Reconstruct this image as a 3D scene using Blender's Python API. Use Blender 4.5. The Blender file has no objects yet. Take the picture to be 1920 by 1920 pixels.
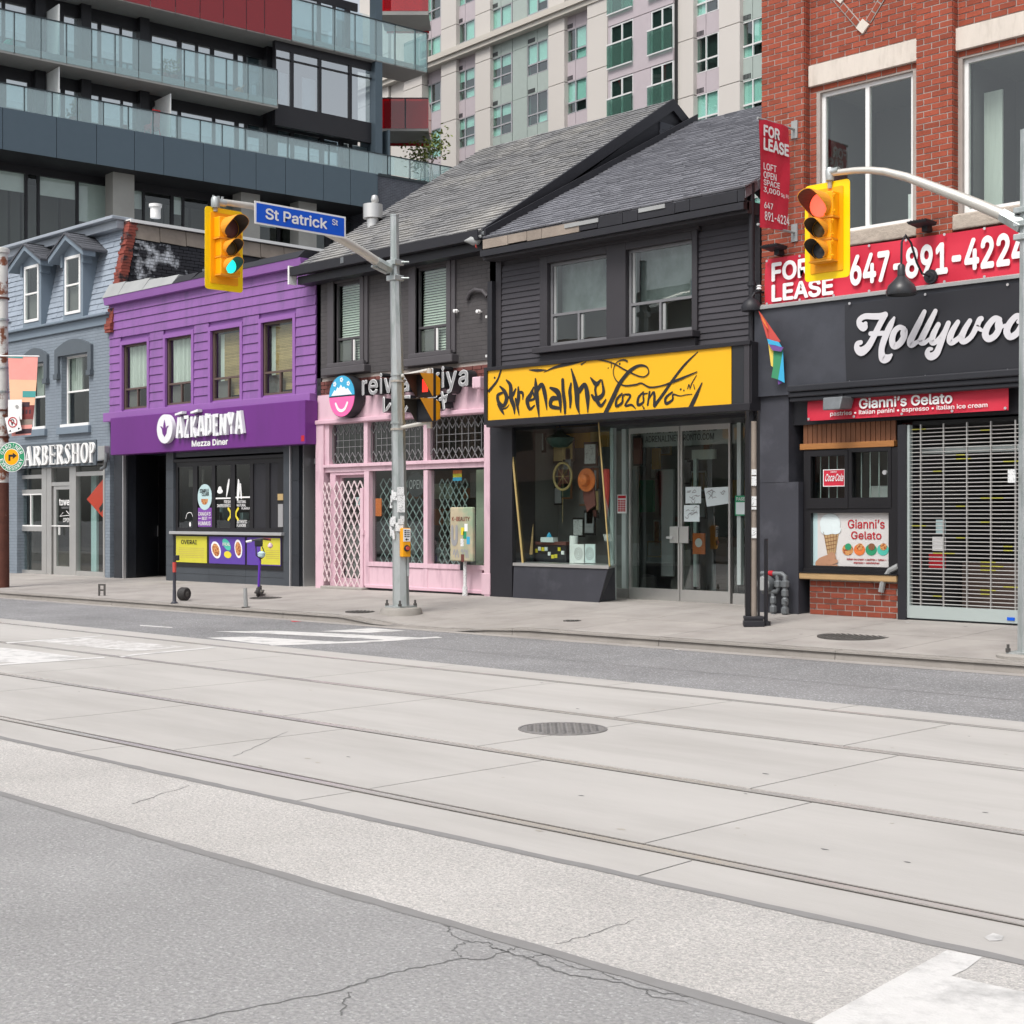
import bpy, bmesh, math, random
from mathutils import Vector, Matrix
from mathutils.geometry import interpolate_bezier, tessellate_polygon
RD = random.Random(11)
SC = bpy.context.scene
COL = SC.collection
# ---------------- camera, world, sun, exposure ----------------
H = 1.557; FL = 2772.0; V0 = 969.0; AZ = math.radians(45.45)
SA, CA = math.sin(AZ), math.cos(AZ)
cam = bpy.data.cameras.new('camera'); camo = bpy.data.objects.new('camera', cam); COL.objects.link(camo)
camo.location = (0, 0, H); camo.rotation_euler = (math.pi/2, 0, AZ)
cam.sensor_width = 36; cam.lens = 36*FL/1920; cam.shift_y = 9/1920; cam.clip_end = 2000
SC.camera = camo
W = bpy.data.worlds.new('World'); SC.world = W; W.use_nodes = True
nt = W.node_tree; bg = nt.nodes['Background']
sky = nt.nodes.new('ShaderNodeTexSky'); sky.sky_type = 'NISHITA'; sky.sun_disc = False
sky.sun_elevation = math.radians(56); sky.sun_rotation = math.radians(170)
sky.air_density = 1.0; sky.dust_density = 4.0; sky.ozone_density = 1.0; sky.altitude = 100
hs = nt.nodes.new('ShaderNodeHueSaturation'); hs.inputs['Saturation'].default_value = 0.28
nt.links.new(sky.outputs[0], hs.inputs['Color']); nt.links.new(hs.outputs[0], bg.inputs['Color'])
bg.inputs['Strength'].default_value = 0.13
sl = bpy.data.lights.new('sun', 'SUN'); sl.energy = 1.55; sl.angle = math.radians(22); sl.color = (1, .96, .9)
so = bpy.data.objects.new('sun', sl); COL.objects.link(so); so.location = (0, -20, 40)
so.rotation_euler = (math.radians(34), 0, math.radians(10))
SC.view_settings.view_transform = 'Standard'; SC.view_settings.look = 'None'
SC.view_settings.gamma = 1; SC.view_settings.use_curve_mapping = False
SC.view_settings.exposure = 0.61
SC.cycles.max_bounces = 8; SC.cycles.transparent_max_bounces = 16
# ---------------- helpers ----------------
class Frame:
    """A vertical plane in the world: origin, turn about z; local x along it, y into it."""
    def __init__(s, ox, oy, deg=0):
        s.o = Vector((ox, oy, 0)); s.deg = deg; a = math.radians(deg)
        s.e = Vector((math.cos(a), math.sin(a), 0)); s.n = Vector((-math.sin(a), math.cos(a), 0))
    def at(s, u, v=V0, dy=0):
        du = u-960; d = Vector((-SA*FL+CA*du, CA*FL+SA*du, V0-v))
        P = s.o+s.n*dy; t = P.dot(s.n)/d.dot(s.n); q = d*t
        return (q-s.o).dot(s.e), H+q.z
    def x(s, u, dy=0): return s.at(u, V0, dy)[0]
    def z(s, u, v, dy=0): return s.at(u, v, dy)[1]
    def r(s, u0, vt, u1, vb, dy=0):
        x0, zt = s.at(u0, vt, dy); zb = s.at(u0, vb, dy)[1]
        return x0, s.x(u1, dy), zb, zt
    def w(s, x, y, z): return s.o+s.e*x+s.n*y+Vector((0, 0, z))
def GS(u, v):
    z = .12
    for _ in range(6): x, y = G(u, v, z); z = zs(x, y)
    return x, y, z
def G(u, v, z=0):
    du = u-960; t = (H-z)/(v-V0); return t*(-SA*FL+CA*du), t*(CA*FL+SA*du)
def lin(c): return c/12.92 if c <= .04045 else ((c+.055)/1.055)**2.4
def hx(h, k=1): return tuple(lin(int(h[i:i+2], 16)/255)*k for i in (0, 2, 4))
MATS = {}
def mat(name, col, rough=.6, metal=0, var=0, scale=3, bump=0, bscale=60, isl=0, spec=.4, col2=None, c2s=2, c2t=(.45, .6), stretch=None, emit=0, alpha=None, speck=None, coat=0):
    if isinstance(col, str): col = hx(col)
    if isinstance(col2, str): col2 = hx(col2)
    m = bpy.data.materials.new(name); m.use_nodes = True; MATS[name] = m
    N = m.node_tree.nodes; L = m.node_tree.links; p = N['Principled BSDF']
    p.inputs['Roughness'].default_value = rough; p.inputs['Metallic'].default_value = metal
    p.inputs['Specular IOR Level'].default_value = spec
    if coat: p.inputs['Coat Weight'].default_value = coat
    m.diffuse_color = (*col, 1)
    geo = N.new('ShaderNodeNewGeometry'); pos = geo.outputs['Position']
    if stretch:
        mp = N.new('ShaderNodeMapping'); mp.inputs['Scale'].default_value = stretch
        L.new(pos, mp.inputs['Vector']); pos = mp.outputs[0]
    def noise(sc, det=4, rg=.6):
        n = N.new('ShaderNodeTexNoise'); n.inputs['Scale'].default_value = sc; n.inputs['Detail'].default_value = det
        n.inputs['Roughness'].default_value = rg; L.new(pos, n.inputs['Vector']); return n.outputs['Fac']
    def mix(f, a, b, mode='MIX'):
        x = N.new('ShaderNodeMix'); x.data_type = 'RGBA'; x.blend_type = mode
        for so_, v in ((x.inputs['Factor'], f), (x.inputs['A'], a), (x.inputs['B'], b)):
            if hasattr(v, 'links'): L.new(v, so_)
            else: so_.default_value = v
        return x.outputs['Result']
    def ramp(f, a, b):
        r = N.new('ShaderNodeMapRange'); r.inputs[1].default_value = a; r.inputs[2].default_value = b
        L.new(f, r.inputs[0]); return r.outputs[0]
    c = (*col, 1)
    if col2 is not None:
        c = mix(ramp(noise(c2s, 6, .65), *c2t), c, (*col2, 1))
    if speck:
        vo = N.new('ShaderNodeTexVoronoi'); vo.inputs['Scale'].default_value = speck[0]; L.new(pos, vo.inputs['Vector'])
        sx = N.new('ShaderNodeSeparateColor'); L.new(vo.outputs['Color'], sx.inputs[0])
        c = mix(ramp(sx.outputs[0], *speck[2]), c, (*hx(speck[1]), 1))
    if var or isl:
        hv = N.new('ShaderNodeHueSaturation')
        if hasattr(c, 'links'): L.new(c, hv.inputs['Color'])
        else: hv.inputs['Color'].default_value = c
        tot = None
        def addv(f, a):
            nonlocal tot
            q = N.new('ShaderNodeMapRange'); q.inputs[3].default_value = -a; q.inputs[4].default_value = a
            L.new(f, q.inputs[0])
            if tot is None: tot = q.outputs[0]
            else:
                ad = N.new('ShaderNodeMath'); ad.operation = 'ADD'; L.new(tot, ad.inputs[0]); L.new(q.outputs[0], ad.inputs[1]); tot = ad.outputs[0]
        if var:
            addv(ramp(noise(scale, 6, .65), .25, .75), var)
        if isl:
            addv(geo.outputs['Random Per Island'], isl)
            oi = N.new('ShaderNodeObjectInfo'); addv(oi.outputs['Random'], isl*.7)
        ad = N.new('ShaderNodeMath'); ad.operation = 'ADD'; ad.inputs[1].default_value = 1; L.new(tot, ad.inputs[0])
        L.new(ad.outputs[0], hv.inputs['Value']); c = hv.outputs[0]
    if hasattr(c, 'links'): L.new(c, p.inputs['Base Color'])
    else: p.inputs['Base Color'].default_value = c
    if bump:
        b = N.new('ShaderNodeBump'); b.inputs['Strength'].default_value = bump; b.inputs['Distance'].default_value = .02
        L.new(noise(bscale, 5), b.inputs['Height']); L.new(b.outputs[0], p.inputs['Normal'])
    if emit:
        p.inputs['Emission Color'].default_value = (*col, 1); p.inputs['Emission Strength'].default_value = emit
    return m
def brickmat(name, c1, c2, mortar, bw, bh, bumpd=.5, var=.12, rough=.8):
    """painted or distant brickwork: fine relief only; works on walls facing any way"""
    m = mat(name, c1, rough=rough); N = m.node_tree.nodes; L = m.node_tree.links; p = N['Principled BSDF']
    geo = N.new('ShaderNodeNewGeometry'); sp = N.new('ShaderNodeSeparateXYZ'); L.new(geo.outputs['Position'], sp.inputs[0])
    ad = N.new('ShaderNodeMath'); ad.operation = 'ADD'; L.new(sp.outputs[0], ad.inputs[0]); L.new(sp.outputs[1], ad.inputs[1])
    cb = N.new('ShaderNodeCombineXYZ'); L.new(ad.outputs[0], cb.inputs[0]); L.new(sp.outputs[2], cb.inputs[1])
    br = N.new('ShaderNodeTexBrick'); L.new(cb.outputs[0], br.inputs['Vector'])
    br.inputs['Scale'].default_value = 1; br.inputs['Brick Width'].default_value = bw; br.inputs['Row Height'].default_value = bh
    br.inputs['Mortar Size'].default_value = .006; br.inputs['Mortar Smooth'].default_value = .3
    br.inputs['Color1'].default_value = (*hx(c1), 1); br.inputs['Color2'].default_value = (*hx(c2), 1); br.inputs['Mortar'].default_value = (*hx(mortar), 1)
    no = N.new('ShaderNodeTexNoise'); no.inputs['Scale'].default_value = 3; no.inputs['Detail'].default_value = 6; L.new(geo.outputs['Position'], no.inputs['Vector'])
    q = N.new('ShaderNodeMapRange'); q.inputs[1].default_value = .25; q.inputs[2].default_value = .75; q.inputs[3].default_value = 1-var; q.inputs[4].default_value = 1+var
    L.new(no.outputs['Fac'], q.inputs[0])
    hv = N.new('ShaderNodeHueSaturation'); L.new(br.outputs['Color'], hv.inputs['Color']); L.new(q.outputs[0], hv.inputs['Value'])
    L.new(hv.outputs[0], p.inputs['Base Color'])
    b = N.new('ShaderNodeBump'); b.inputs['Strength'].default_value = bumpd; b.inputs['Distance'].default_value = .01; b.invert = True
    L.new(br.outputs['Fac'], b.inputs['Height']); L.new(b.outputs[0], p.inputs['Normal'])
    return m
def glassmat(name, tint, ior, base=.02, rough=.0, wave=.0, milk=0, mc='dfe6e4'):
    m = bpy.data.materials.new(name); m.use_nodes = True; MATS[name] = m
    N = m.node_tree.nodes; L = m.node_tree.links; N.remove(N['Principled BSDF'])
    tr = N.new('ShaderNodeBsdfTransparent'); tr.inputs[0].default_value = (*hx(tint), 1)
    gl = N.new('ShaderNodeBsdfAnisotropic'); gl.inputs['Roughness'].default_value = rough; gl.inputs['Color'].default_value = (.92, .95, .95, 1)
    fr = N.new('ShaderNodeFresnel'); fr.inputs['IOR'].default_value = ior
    ad = N.new('ShaderNodeMath'); ad.operation = 'ADD'; ad.use_clamp = True; ad.inputs[1].default_value = base; L.new(fr.outputs[0], ad.inputs[0])
    ge = N.new('ShaderNodeNewGeometry'); nb = N.new('ShaderNodeMath'); nb.operation = 'SUBTRACT'; nb.inputs[0].default_value = 1; L.new(ge.outputs['Backfacing'], nb.inputs[1])
    mu = N.new('ShaderNodeMath'); mu.operation = 'MULTIPLY'; L.new(ad.outputs[0], mu.inputs[0]); L.new(nb.outputs[0], mu.inputs[1]); ad = mu
    mx = N.new('ShaderNodeMixShader'); L.new(ad.outputs[0], mx.inputs[0]); L.new(tr.outputs[0], mx.inputs[1]); L.new(gl.outputs[0], mx.inputs[2])
    out = mx.outputs[0]
    if milk:
        df = N.new('ShaderNodeBsdfDiffuse'); df.inputs[0].default_value = (*hx(mc), 1); m2 = N.new('ShaderNodeMixShader'); m2.inputs[0].default_value = milk
        L.new(out, m2.inputs[1]); L.new(df.outputs[0], m2.inputs[2]); out = m2.outputs[0]
    L.new(out, N['Material Output'].inputs['Surface'])
    if wave:
        geo = N.new('ShaderNodeNewGeometry'); no = N.new('ShaderNodeTexNoise'); no.inputs['Scale'].default_value = 1.3
        L.new(geo.outputs['Position'], no.inputs['Vector'])
        b = N.new('ShaderNodeBump'); b.inputs['Strength'].default_value = wave; b.inputs['Distance'].default_value = .05
        L.new(no.outputs['Fac'], b.inputs['Height']); L.new(b.outputs[0], gl.inputs['Normal'])
    return m
class MB:
    def __init__(s): s.v = []; s.f = []; s.m = []
    def face(s, pts, m=0):
        i = len(s.v); s.v += [tuple(p) for p in pts]; s.f.append(tuple(range(i, i+len(pts)))); s.m.append(m); return s
    def box(s, x0, x1, y0, y1, z0, z1, m=0):
        if x0 > x1: x0, x1 = x1, x0
        if z0 > z1: z0, z1 = z1, z0
        if y0 > y1: y0, y1 = y1, y0
        i = len(s.v)
        s.v += [(x0, y0, z0), (x1, y0, z0), (x1, y1, z0), (x0, y1, z0), (x0, y0, z1), (x1, y0, z1), (x1, y1, z1), (x0, y1, z1)]
        for f in ((0, 3, 2, 1), (4, 5, 6, 7), (0, 1, 5, 4), (1, 2, 6, 5), (2, 3, 7, 6), (3, 0, 4, 7)):
            s.f.append(tuple(i+k for k in f)); s.m.append(m)
        return s
    def hexa(s, p, m=0):
        i = len(s.v); s.v += [tuple(q) for q in p]
        for f in ((0, 3, 2, 1), (4, 5, 6, 7), (0, 1, 5, 4), (1, 2, 6, 5), (2, 3, 7, 6), (3, 0, 4, 7)):
            s.f.append(tuple(i+k for k in f)); s.m.append(m)
        return s
    def prism(s, pts, a, b, ax='y', m=0):
        """extrude a 2-D outline between a and b along axis"""
        def P(p, t): return {'y': (p[0], t, p[1]), 'x': (t, p[0], p[1]), 'z': (p[0], p[1], t)}[ax]
        n = len(pts); i = len(s.v); s.v += [P(p, a) for p in pts]+[P(p, b) for p in pts]
        s.f.append(tuple(range(i, i+n))); s.f.append(tuple(range(i+2*n-1, i+n-1, -1))); s.m += [m, m]
        for k in range(n):
            s.f.append((i+(k+1) % n, i+k, i+n+k, i+n+(k+1) % n)); s.m.append(m)
        return s
    def tube(s, pts, r, n=10, m=0, caps=True):
        pts = [Vector(p) for p in pts]; rs = r if isinstance(r, (list, tuple)) else [r]*len(pts)
        base = len(s.v); up = Vector((0, 0, 1)); prev = None
        for k, p in enumerate(pts):
            d = (pts[min(k+1, len(pts)-1)]-pts[max(k-1, 0)]).normalized()
            if prev is None:
                a = d.cross(up)
                if a.length < .1: a = d.cross(Vector((1, 0, 0)))
            else: a = prev-d*prev.dot(d)
            a.normalize(); prev = a; b = d.cross(a)
            for j in range(n):
                t = 2*math.pi*j/n; s.v.append(tuple(p+(a*math.cos(t)+b*math.sin(t))*rs[k]))
        for k in range(len(pts)-1):
            for j in range(n):
                i0 = base+k*n+j; i1 = base+k*n+(j+1) % n; s.f.append((i0, i0+n, i1+n, i1)); s.m.append(m)
        if caps:
            s.f.append(tuple(base+j for j in range(n))); s.f.append(tuple(base+(len(pts)-1)*n+j for j in range(n-1, -1, -1))); s.m += [m, m]
        return s
    def lathe(s, prof, c=(0, 0, 0), n=20, ax='z', m=0):
        base = len(s.v)
        for r, t in prof:
            for j in range(n):
                a = 2*math.pi*j/n; x, y = r*math.cos(a), r*math.sin(a)
                p = {'z': (x, y, t), 'y': (x, t, y), 'x': (t, x, y)}[ax]
                s.v.append((p[0]+c[0], p[1]+c[1], p[2]+c[2]))
        for k in range(len(prof)-1):
            for j in range(n):
                i0 = base+k*n+j; i1 = base+k*n+(j+1) % n; s.f.append((i0, i1, i1+n, i0+n)); s.m.append(m)
        s.f.append(tuple(base+j for j in range(n))); s.f.append(tuple(base+(len(prof)-1)*n+j for j in range(n))); s.m += [m, m]
        return s
    def walls(s, x0, x1, z0, z1, y0, y1, holes, m=0):
        xs = sorted({x0, x1, *[min(max(q, x0), x1) for h in holes for q in h[:2]]}); zs = sorted({z0, z1, *[min(max(q, z0), z1) for h in holes for q in h[2:]]})
        for k in range(len(zs)-1):
            zc = (zs[k]+zs[k+1])/2; st = None
            for j in range(len(xs)):
                full = False
                if j < len(xs)-1:
                    xc = (xs[j]+xs[j+1])/2; full = not any(h[0] < xc < h[1] and h[2] < zc < h[3] for h in holes)
                if full and st is None: st = xs[j]
                if not full and st is not None:
                    s.box(st, xs[j], y0, y1, zs[k], zs[k+1], m); st = None
        return s
    def xf(s, M):
        s.v = [tuple(M @ Vector(p)) for p in s.v]; return s
    def mesh(s, name, mats, smooth=False, bevel=0, fixn=True):
        me = bpy.data.meshes.new(name); me.from_pydata(s.v, [], s.f)
        for mm in (mats if isinstance(mats, (list, tuple)) else [mats]): me.materials.append(MATS[mm] if isinstance(mm, str) else mm)
        if any(s.m): me.polygons.foreach_set('material_index', s.m)
        if fixn or bevel:
            bm = bmesh.new(); bm.from_mesh(me)
            if bevel:
                bmesh.ops.remove_doubles(bm, verts=bm.verts, dist=1e-5)
            bmesh.ops.recalc_face_normals(bm, faces=bm.faces)
            if bevel: bmesh.ops.bevel(bm, geom=[e for e in bm.edges if len(e.link_faces) == 2 and e.calc_face_angle(0) > .6], offset=bevel, segments=2, affect='EDGES', profile=.5)
            bm.to_mesh(me); bm.free()
        if smooth:
            for pl in me.polygons: pl.use_smooth = True
            try: me.set_sharp_from_angle(angle=math.radians(38))
            except Exception: pass
        return me
    def build(s, name, mats, parent=None, smooth=False, bevel=0, loc=None, fixn=True):
        return link(name, s.mesh(name, mats, smooth, bevel, fixn), parent, loc)
def link(name, me, parent=None, loc=None, rz=0):
    o = bpy.data.objects.new(name, me); COL.objects.link(o)
    if parent: o.parent = parent
    if loc is not None: o.location = loc
    if rz: o.rotation_euler = (0, 0, rz)
    return o
def tag(o, label, cat, group=None):
    o['label'] = label; o['category'] = cat
    if group: o['group'] = group
    return o
def thing(name, label, cat, loc=(0, 0, 0), deg=0, group=None):
    o = link(name, None, None, loc, math.radians(deg)); o.empty_display_size = .2
    return tag(o, label, cat, group)
def fthing(name, label, cat, fr, group=None):
    return thing(name, label, cat, fr.o, fr.deg, group)
def struct(o): o['kind'] = 'structure'; return o
def stuff(o): o['kind'] = 'stuff'; return o
def copytree(src, loc=None, deg=None, parent=None):
    o = src.copy(); COL.objects.link(o)
    if parent: o.parent = parent
    if loc is not None: o.location = loc
    if deg is not None: o.rotation_euler = (0, 0, math.radians(deg))
    for ch in list(src.children): copytree(ch, parent=o)
    return o
_tc = {}; _ti = {}; TS = bpy.data.scenes.new('type_setting')
try:    # the sans face bundled with Blender; the built-in face otherwise
    FONT = bpy.data.fonts.load(bpy.utils.system_resource('DATAFILES', path='fonts')+'/Inter.woff2')
except Exception: FONT = None
def tmesh(body, bold=0.0):
    """text outline as verts/faces (2-D)"""
    k = body; bold = 0
    if k not in _tc:
        c = bpy.data.curves.new('t', 'FONT'); c.font = FONT or c.font; c.body = body
        o = bpy.data.objects.new('t', c); TS.collection.objects.link(o); TS.view_layers[0].update(); dg = TS.view_layers[0].depsgraph
        cu = o.evaluated_get(dg).to_curve(dg); LP = []
        for sp_ in cu.splines:
            b = sp_.bezier_points; P = []
            for q in range(len(b)):
                a, e = b[q], b[(q+1) % len(b)]; ch_ = (e.co-a.co).xy; L = ch_.length
                dv = max(abs(ch_.x*(h-a.co).y-ch_.y*(h-a.co).x) for h in (a.handle_right, e.handle_left))/(L or 1)
                if L < 1e-5: continue
                P += [p.xy for p in interpolate_bezier(a.co, a.handle_right, e.handle_left, e.co, 2 if dv < .002 else 5)[:-1]]
            if len(P) > 2: LP.append((sum(p.x*q.y-q.x*p.y for p, q in zip(P, P[1:]+P[:1]))/2, P))
        o.to_curve_clear() if hasattr(o, 'to_curve_clear') else None
        bpy.data.objects.remove(o); bpy.data.curves.remove(c)
        sg = 1 if max(LP, key=lambda l: abs(l[0]))[0] > 0 else -1
        def inside(p, P):
            r = False
            for a, b in zip(P, P[1:]+P[:1]):
                if (a.y > p.y) != (b.y > p.y) and p.x < (b.x-a.x)*(p.y-a.y)/(b.y-a.y)+a.x: r = not r
            return r
        outs = [[abs(a), P, []] for a, P in LP if a*sg > 0]
        for a, P in LP:
            if a*sg < 0:
                cand = [u for u in outs if inside(P[0], u[1])]
                if cand: min(cand, key=lambda u: u[0])[2].append(P)
        V, Fc = [], []
        for _, P, hs_ in outs:
            allp = P+[p for h in hs_ for p in h]; i0 = len(V); V += [(p.x, p.y) for p in allp]
            Fc += [tuple(i0+q for q in t) for t in tessellate_polygon([[p.to_3d() for p in l] for l in [P]+hs_])]
        pr = list(range(len(V)))
        def fd(i):
            while pr[i] != i: pr[i] = pr[pr[i]]; i = pr[i]
            return i
        for f in Fc:
            for q in f[1:]: pr[fd(q)] = fd(f[0])
        ids = {}; isl_ = [ids.setdefault(fd(i), len(ids)) % 3 for i in range(len(V))]; _ti[k] = isl_
        _tc[k] = (V, Fc)
    return _tc[k]
def tadd(mb, body, x0, x1, z0, z1, y, depth=.004, bold=.0, m=0, M=None, shear=0):
    """text stretched into the box, front at y-depth, back at y"""
    V, Fc = tmesh(body)
    if not V: return mb
    B = max(bold, 0)
    if z1-z0 < .13: B = min(B, .012)
    if B:    # heavier weight: the outline repeated round a small circle, each copy a hair prouder
        V0_, F0 = V, Fc; V, Fc = [], []; ys_ = []
        for q in range(9):
            r_ = B if q < 8 else 0; i = len(V); V = V+[(x+r_*math.cos(q*.7854), z+r_*math.sin(q*.7854)) for x, z in V0_]; Fc = Fc+[tuple(i+k for k in f) for f in F0]; ys_ += [q*.0004+t*.00013 for t in _ti[body]]
    else: ys_ = [t*.0002 for t in _ti[body]]
    a, b = min(v[0] for v in V), max(v[0] for v in V); c, d = min(v[1] for v in V), max(v[1] for v in V)
    def P(v, yy, o=0):
        yy -= o; q = ((v[0]-a)/(b-a), (v[1]-c)/(d-c)); p = Vector((x0+(x1-x0)*q[0]+shear*q[1], yy, z0+(z1-z0)*q[1]))
        return tuple(M @ p) if M else tuple(p)
    i = len(mb.v); n = len(V); mb.v += [P(v, y-depth, o) for v, o in zip(V, ys_)]
    ec = {}
    for f in Fc:
        mb.f.append(tuple(i+k for k in f)); mb.m.append(m)
        for k in range(len(f)):
            e = (f[k], f[(k+1) % len(f)]); ec[e] = ec.get(e, 0)+1
    if depth < .006: return mb
    mb.v += [P(v, y) for v in V]
    for (p, q) in ec:
        if (q, p) not in ec: mb.f.append((i+q, i+p, i+n+p, i+n+q)); mb.m.append(m)
    return mb
def text(body, x0, x1, z0, z1, y, mt, parent, name='lettering', depth=.004, bold=.0, shear=0):
    return tadd(MB(), body, x0, x1, z0, z1, y, depth, bold, 0, None, shear).build(name, mt, parent, fixn=False)
def letters(body, x0, x1, z0, z1, y, mt, parent, name='letter', depth=.05, bold=0, fn=None, dz=None):
    """each letter an object of its own"""
    V, _ = tmesh(body, bold); A0, B0 = min(v[0] for v in V), max(v[0] for v in V); C0, D0 = min(v[1] for v in V), max(v[1] for v in V)
    k = (x1-x0)/(B0-A0); kz = (z1-z0)/(D0-C0); out = []
    for i, ch in enumerate(body):
        if ch == ' ': continue
        Vp, _ = tmesh(body[:i+1], bold); Vc, _ = tmesh(ch, bold)
        cw = max(v[0] for v in Vc)-min(v[0] for v in Vc); xe = max(v[0] for v in Vp)
        c0, d0 = min(v[1] for v in Vc), max(v[1] for v in Vc)
        dd = dz[i] if dz else 0
        bx = (x0+(xe-cw-A0)*k, x0+(xe-A0)*k, z0+(c0-C0)*kz+dd, z0+(d0-C0)*kz+dd)
        if fn: out.append(fn(ch, *bx))
        else: out.append(text(ch, *bx, y, mt, parent, name, depth, bold))
    return out
def smooth_path(p, k=6):
    out = []
    for i in range(len(p)-1):
        a, b, c, d = p[max(i-1, 0)], p[i], p[i+1], p[min(i+2, len(p)-1)]
        for j in range(k):
            t = j/k
            out.append(tuple(.5*((2*b[q])+(-a[q]+c[q])*t+(2*a[q]-5*b[q]+4*c[q]-d[q])*t*t+(-a[q]+3*b[q]-3*c[q]+d[q])*t**3) for q in range(3)))
    out.append(tuple(p[-1])); return out
_sk = [0]
def stroke(mb, path, y, depth=.003, m=0, round_=True, k=6):
    """painted or cut stroke: points (x, z, width)"""
    p = smooth_path(path, k) if len(path) > 2 and k > 1 else path
    _sk[0] = (_sk[0]+1) % 40; y1_ = y-depth-(_sk[0] % 24)*.0003
    Lp, Rp = [], []
    for i, q in enumerate(p):
        a, b = p[max(i-1, 0)], p[min(i+1, len(p)-1)]
        dx, dz = b[0]-a[0], b[1]-a[1]; l = math.hypot(dx, dz) or 1; nx, nz = -dz/l, dx/l; w = max(q[2], .0005)/2
        Lp.append((q[0]+nx*w, q[1]+nz*w)); Rp.append((q[0]-nx*w, q[1]-nz*w))
    for i in range(len(p)-1):
        yf = y1_-i*2e-5
        mb.face([(Lp[i][0], yf, Lp[i][1]), (Rp[i][0], yf, Rp[i][1]), (Rp[i+1][0], yf, Rp[i+1][1]), (Lp[i+1][0], yf, Lp[i+1][1])], m)
        for S_ in (Lp, Rp) if depth > .006 else ():
            mb.face([(S_[i][0], yf, S_[i][1]), (S_[i+1][0], yf, S_[i+1][1]), (S_[i+1][0], y, S_[i+1][1]), (S_[i][0], y, S_[i][1])], m)
    if round_:
        for q in (p[0], p[-1]):
            if q[2] > .01: mb.face([(q[0]+q[2]/2*math.cos(t*math.pi/8), yf-.0001, q[1]+q[2]/2*math.sin(t*math.pi/8)) for t in range(16)], m)
    return mb
def disc(mb, x, z, r, y0, y1, m=0, n=28, rz=None):
    rz = rz or r; return mb.prism([(x+r*math.cos(2*math.pi*k/n), z+rz*math.sin(2*math.pi*k/n)) for k in range(n)], y0, y1, 'y', m)
def window(par, x0, x1, z0, z1, y, fm, fw=.05, cells=((0, 1, 0, 1),), glass='glass', back=None, bm=None, fd=.06, name='window', rec=.3, split=.02, room=None, bspec=None):
    """frame + a pane for each cell + blind/curtain behind + dark room"""
    ix0, ix1, iz0, iz1 = x0+fw, x1-fw, z0+fw, z1-fw; hs_ = []
    for a, b, c, d in cells:
        hs_.append((ix0+(ix1-ix0)*a+(split if a > 0 else 0), ix0+(ix1-ix0)*b-(split if b < 1 else 0), iz0+(iz1-iz0)*c+(split if c > 0 else 0), iz0+(iz1-iz0)*d-(split if d < 1 else 0)))
    f = MB().walls(x0, x1, z0, z1, y, y+fd, hs_).build(name, fm, par, fixn=False)
    for h in hs_:
        MB().box(h[0]-.004, h[1]+.004, y+fd*.45, y+fd*.45+.008, h[2]-.004, h[3]+.004).build('pane', glass, f, fixn=False)
    yb = y+fd+.05
    if back:
        bx = bspec or (0, 1, 0, 1)
        a, b, c, d = ix0+(ix1-ix0)*bx[0], ix0+(ix1-ix0)*bx[1], iz0+(iz1-iz0)*bx[2], iz0+(iz1-iz0)*bx[3]
        mb = MB()
        if back == 'slats':
            n = max(4, int((d-c)/.045))
            for k in range(n):
                zz = c+(d-c)*(k+.5)/n; mb.face([(a, yb-.012, zz-.02), (b, yb-.012, zz-.02), (b, yb+.012, zz+.018), (a, yb+.012, zz+.018)])
            mb.build('blind', bm, f, fixn=False)
        elif back == 'curtain':
            n = 36; P = [(a+(b-a)*k/n, yb+.03*math.sin(k*1.7)+.012*math.sin(k*.9+2)) for k in range(n+1)]
            for k in range(n): mb.face([(P[k][0], P[k][1], c), (P[k+1][0], P[k+1][1], c), (P[k+1][0], P[k+1][1], d), (P[k][0], P[k][1], d)])
            mb.build('curtain', bm, f, smooth=True, fixn=False)
        else:
            mb.box(a, b, yb, yb+.01, c, d).build('blind', bm, f, fixn=False)
    rb = MB(); q = yb+.06; q2 = q+rec
    rb.face([(x0, q2, z0), (x1, q2, z0), (x1, q2, z1), (x0, q2, z1)]).face([(x0, y+fd, z0), (x0, q2, z0), (x0, q2, z1), (x0, y+fd, z1)]).face([(x1, y+fd, z0), (x1, q2, z0), (x1, q2, z1), (x1, y+fd, z1)])
    rb.face([(x0, y+fd, z0), (x1, y+fd, z0), (x1, q2, z0), (x0, q2, z0)]).face([(x0, y+fd, z1), (x1, y+fd, z1), (x1, q2, z1), (x0, q2, z1)])
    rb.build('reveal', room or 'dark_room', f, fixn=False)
    return f
def many(name, me, items, parent, plural, near=None, cap=300):
    """items: (x,y,z,sx,sy,sz[,rx]) ; the largest-showing 300 single, the rest joined"""
    Pw = parent.matrix_basis if parent.parent is None else parent.parent.matrix_basis @ parent.matrix_basis
    items = sorted(items, key=lambda i: (Pw @ Vector(i[:3])-Vector((0, 0, H))).length)
    for it in items[:cap]:
        o = link(name, me, parent, it[:3]); o.scale = it[3:6]
        if len(it) > 6: o.rotation_euler = (it[6], 0, 0)
    rest = items[cap:]
    if rest:
        vs = [v.co.copy() for v in me.vertices]; fs = [tuple(p.vertices) for p in me.polygons]; mb = MB()
        for it in rest:
            M = Matrix.Translation(it[:3]) @ (Matrix.Rotation(it[6], 4, 'X') if len(it) > 6 else Matrix()) @ Matrix.Diagonal((*it[3:6], 1))
            i = len(mb.v); mb.v += [tuple(M @ v) for v in vs]; mb.f += [tuple(i+k for k in f) for f in fs]; mb.m += [0]*len(fs)
        stuff(mb.build(plural, me.materials[0], parent, fixn=False))
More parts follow.
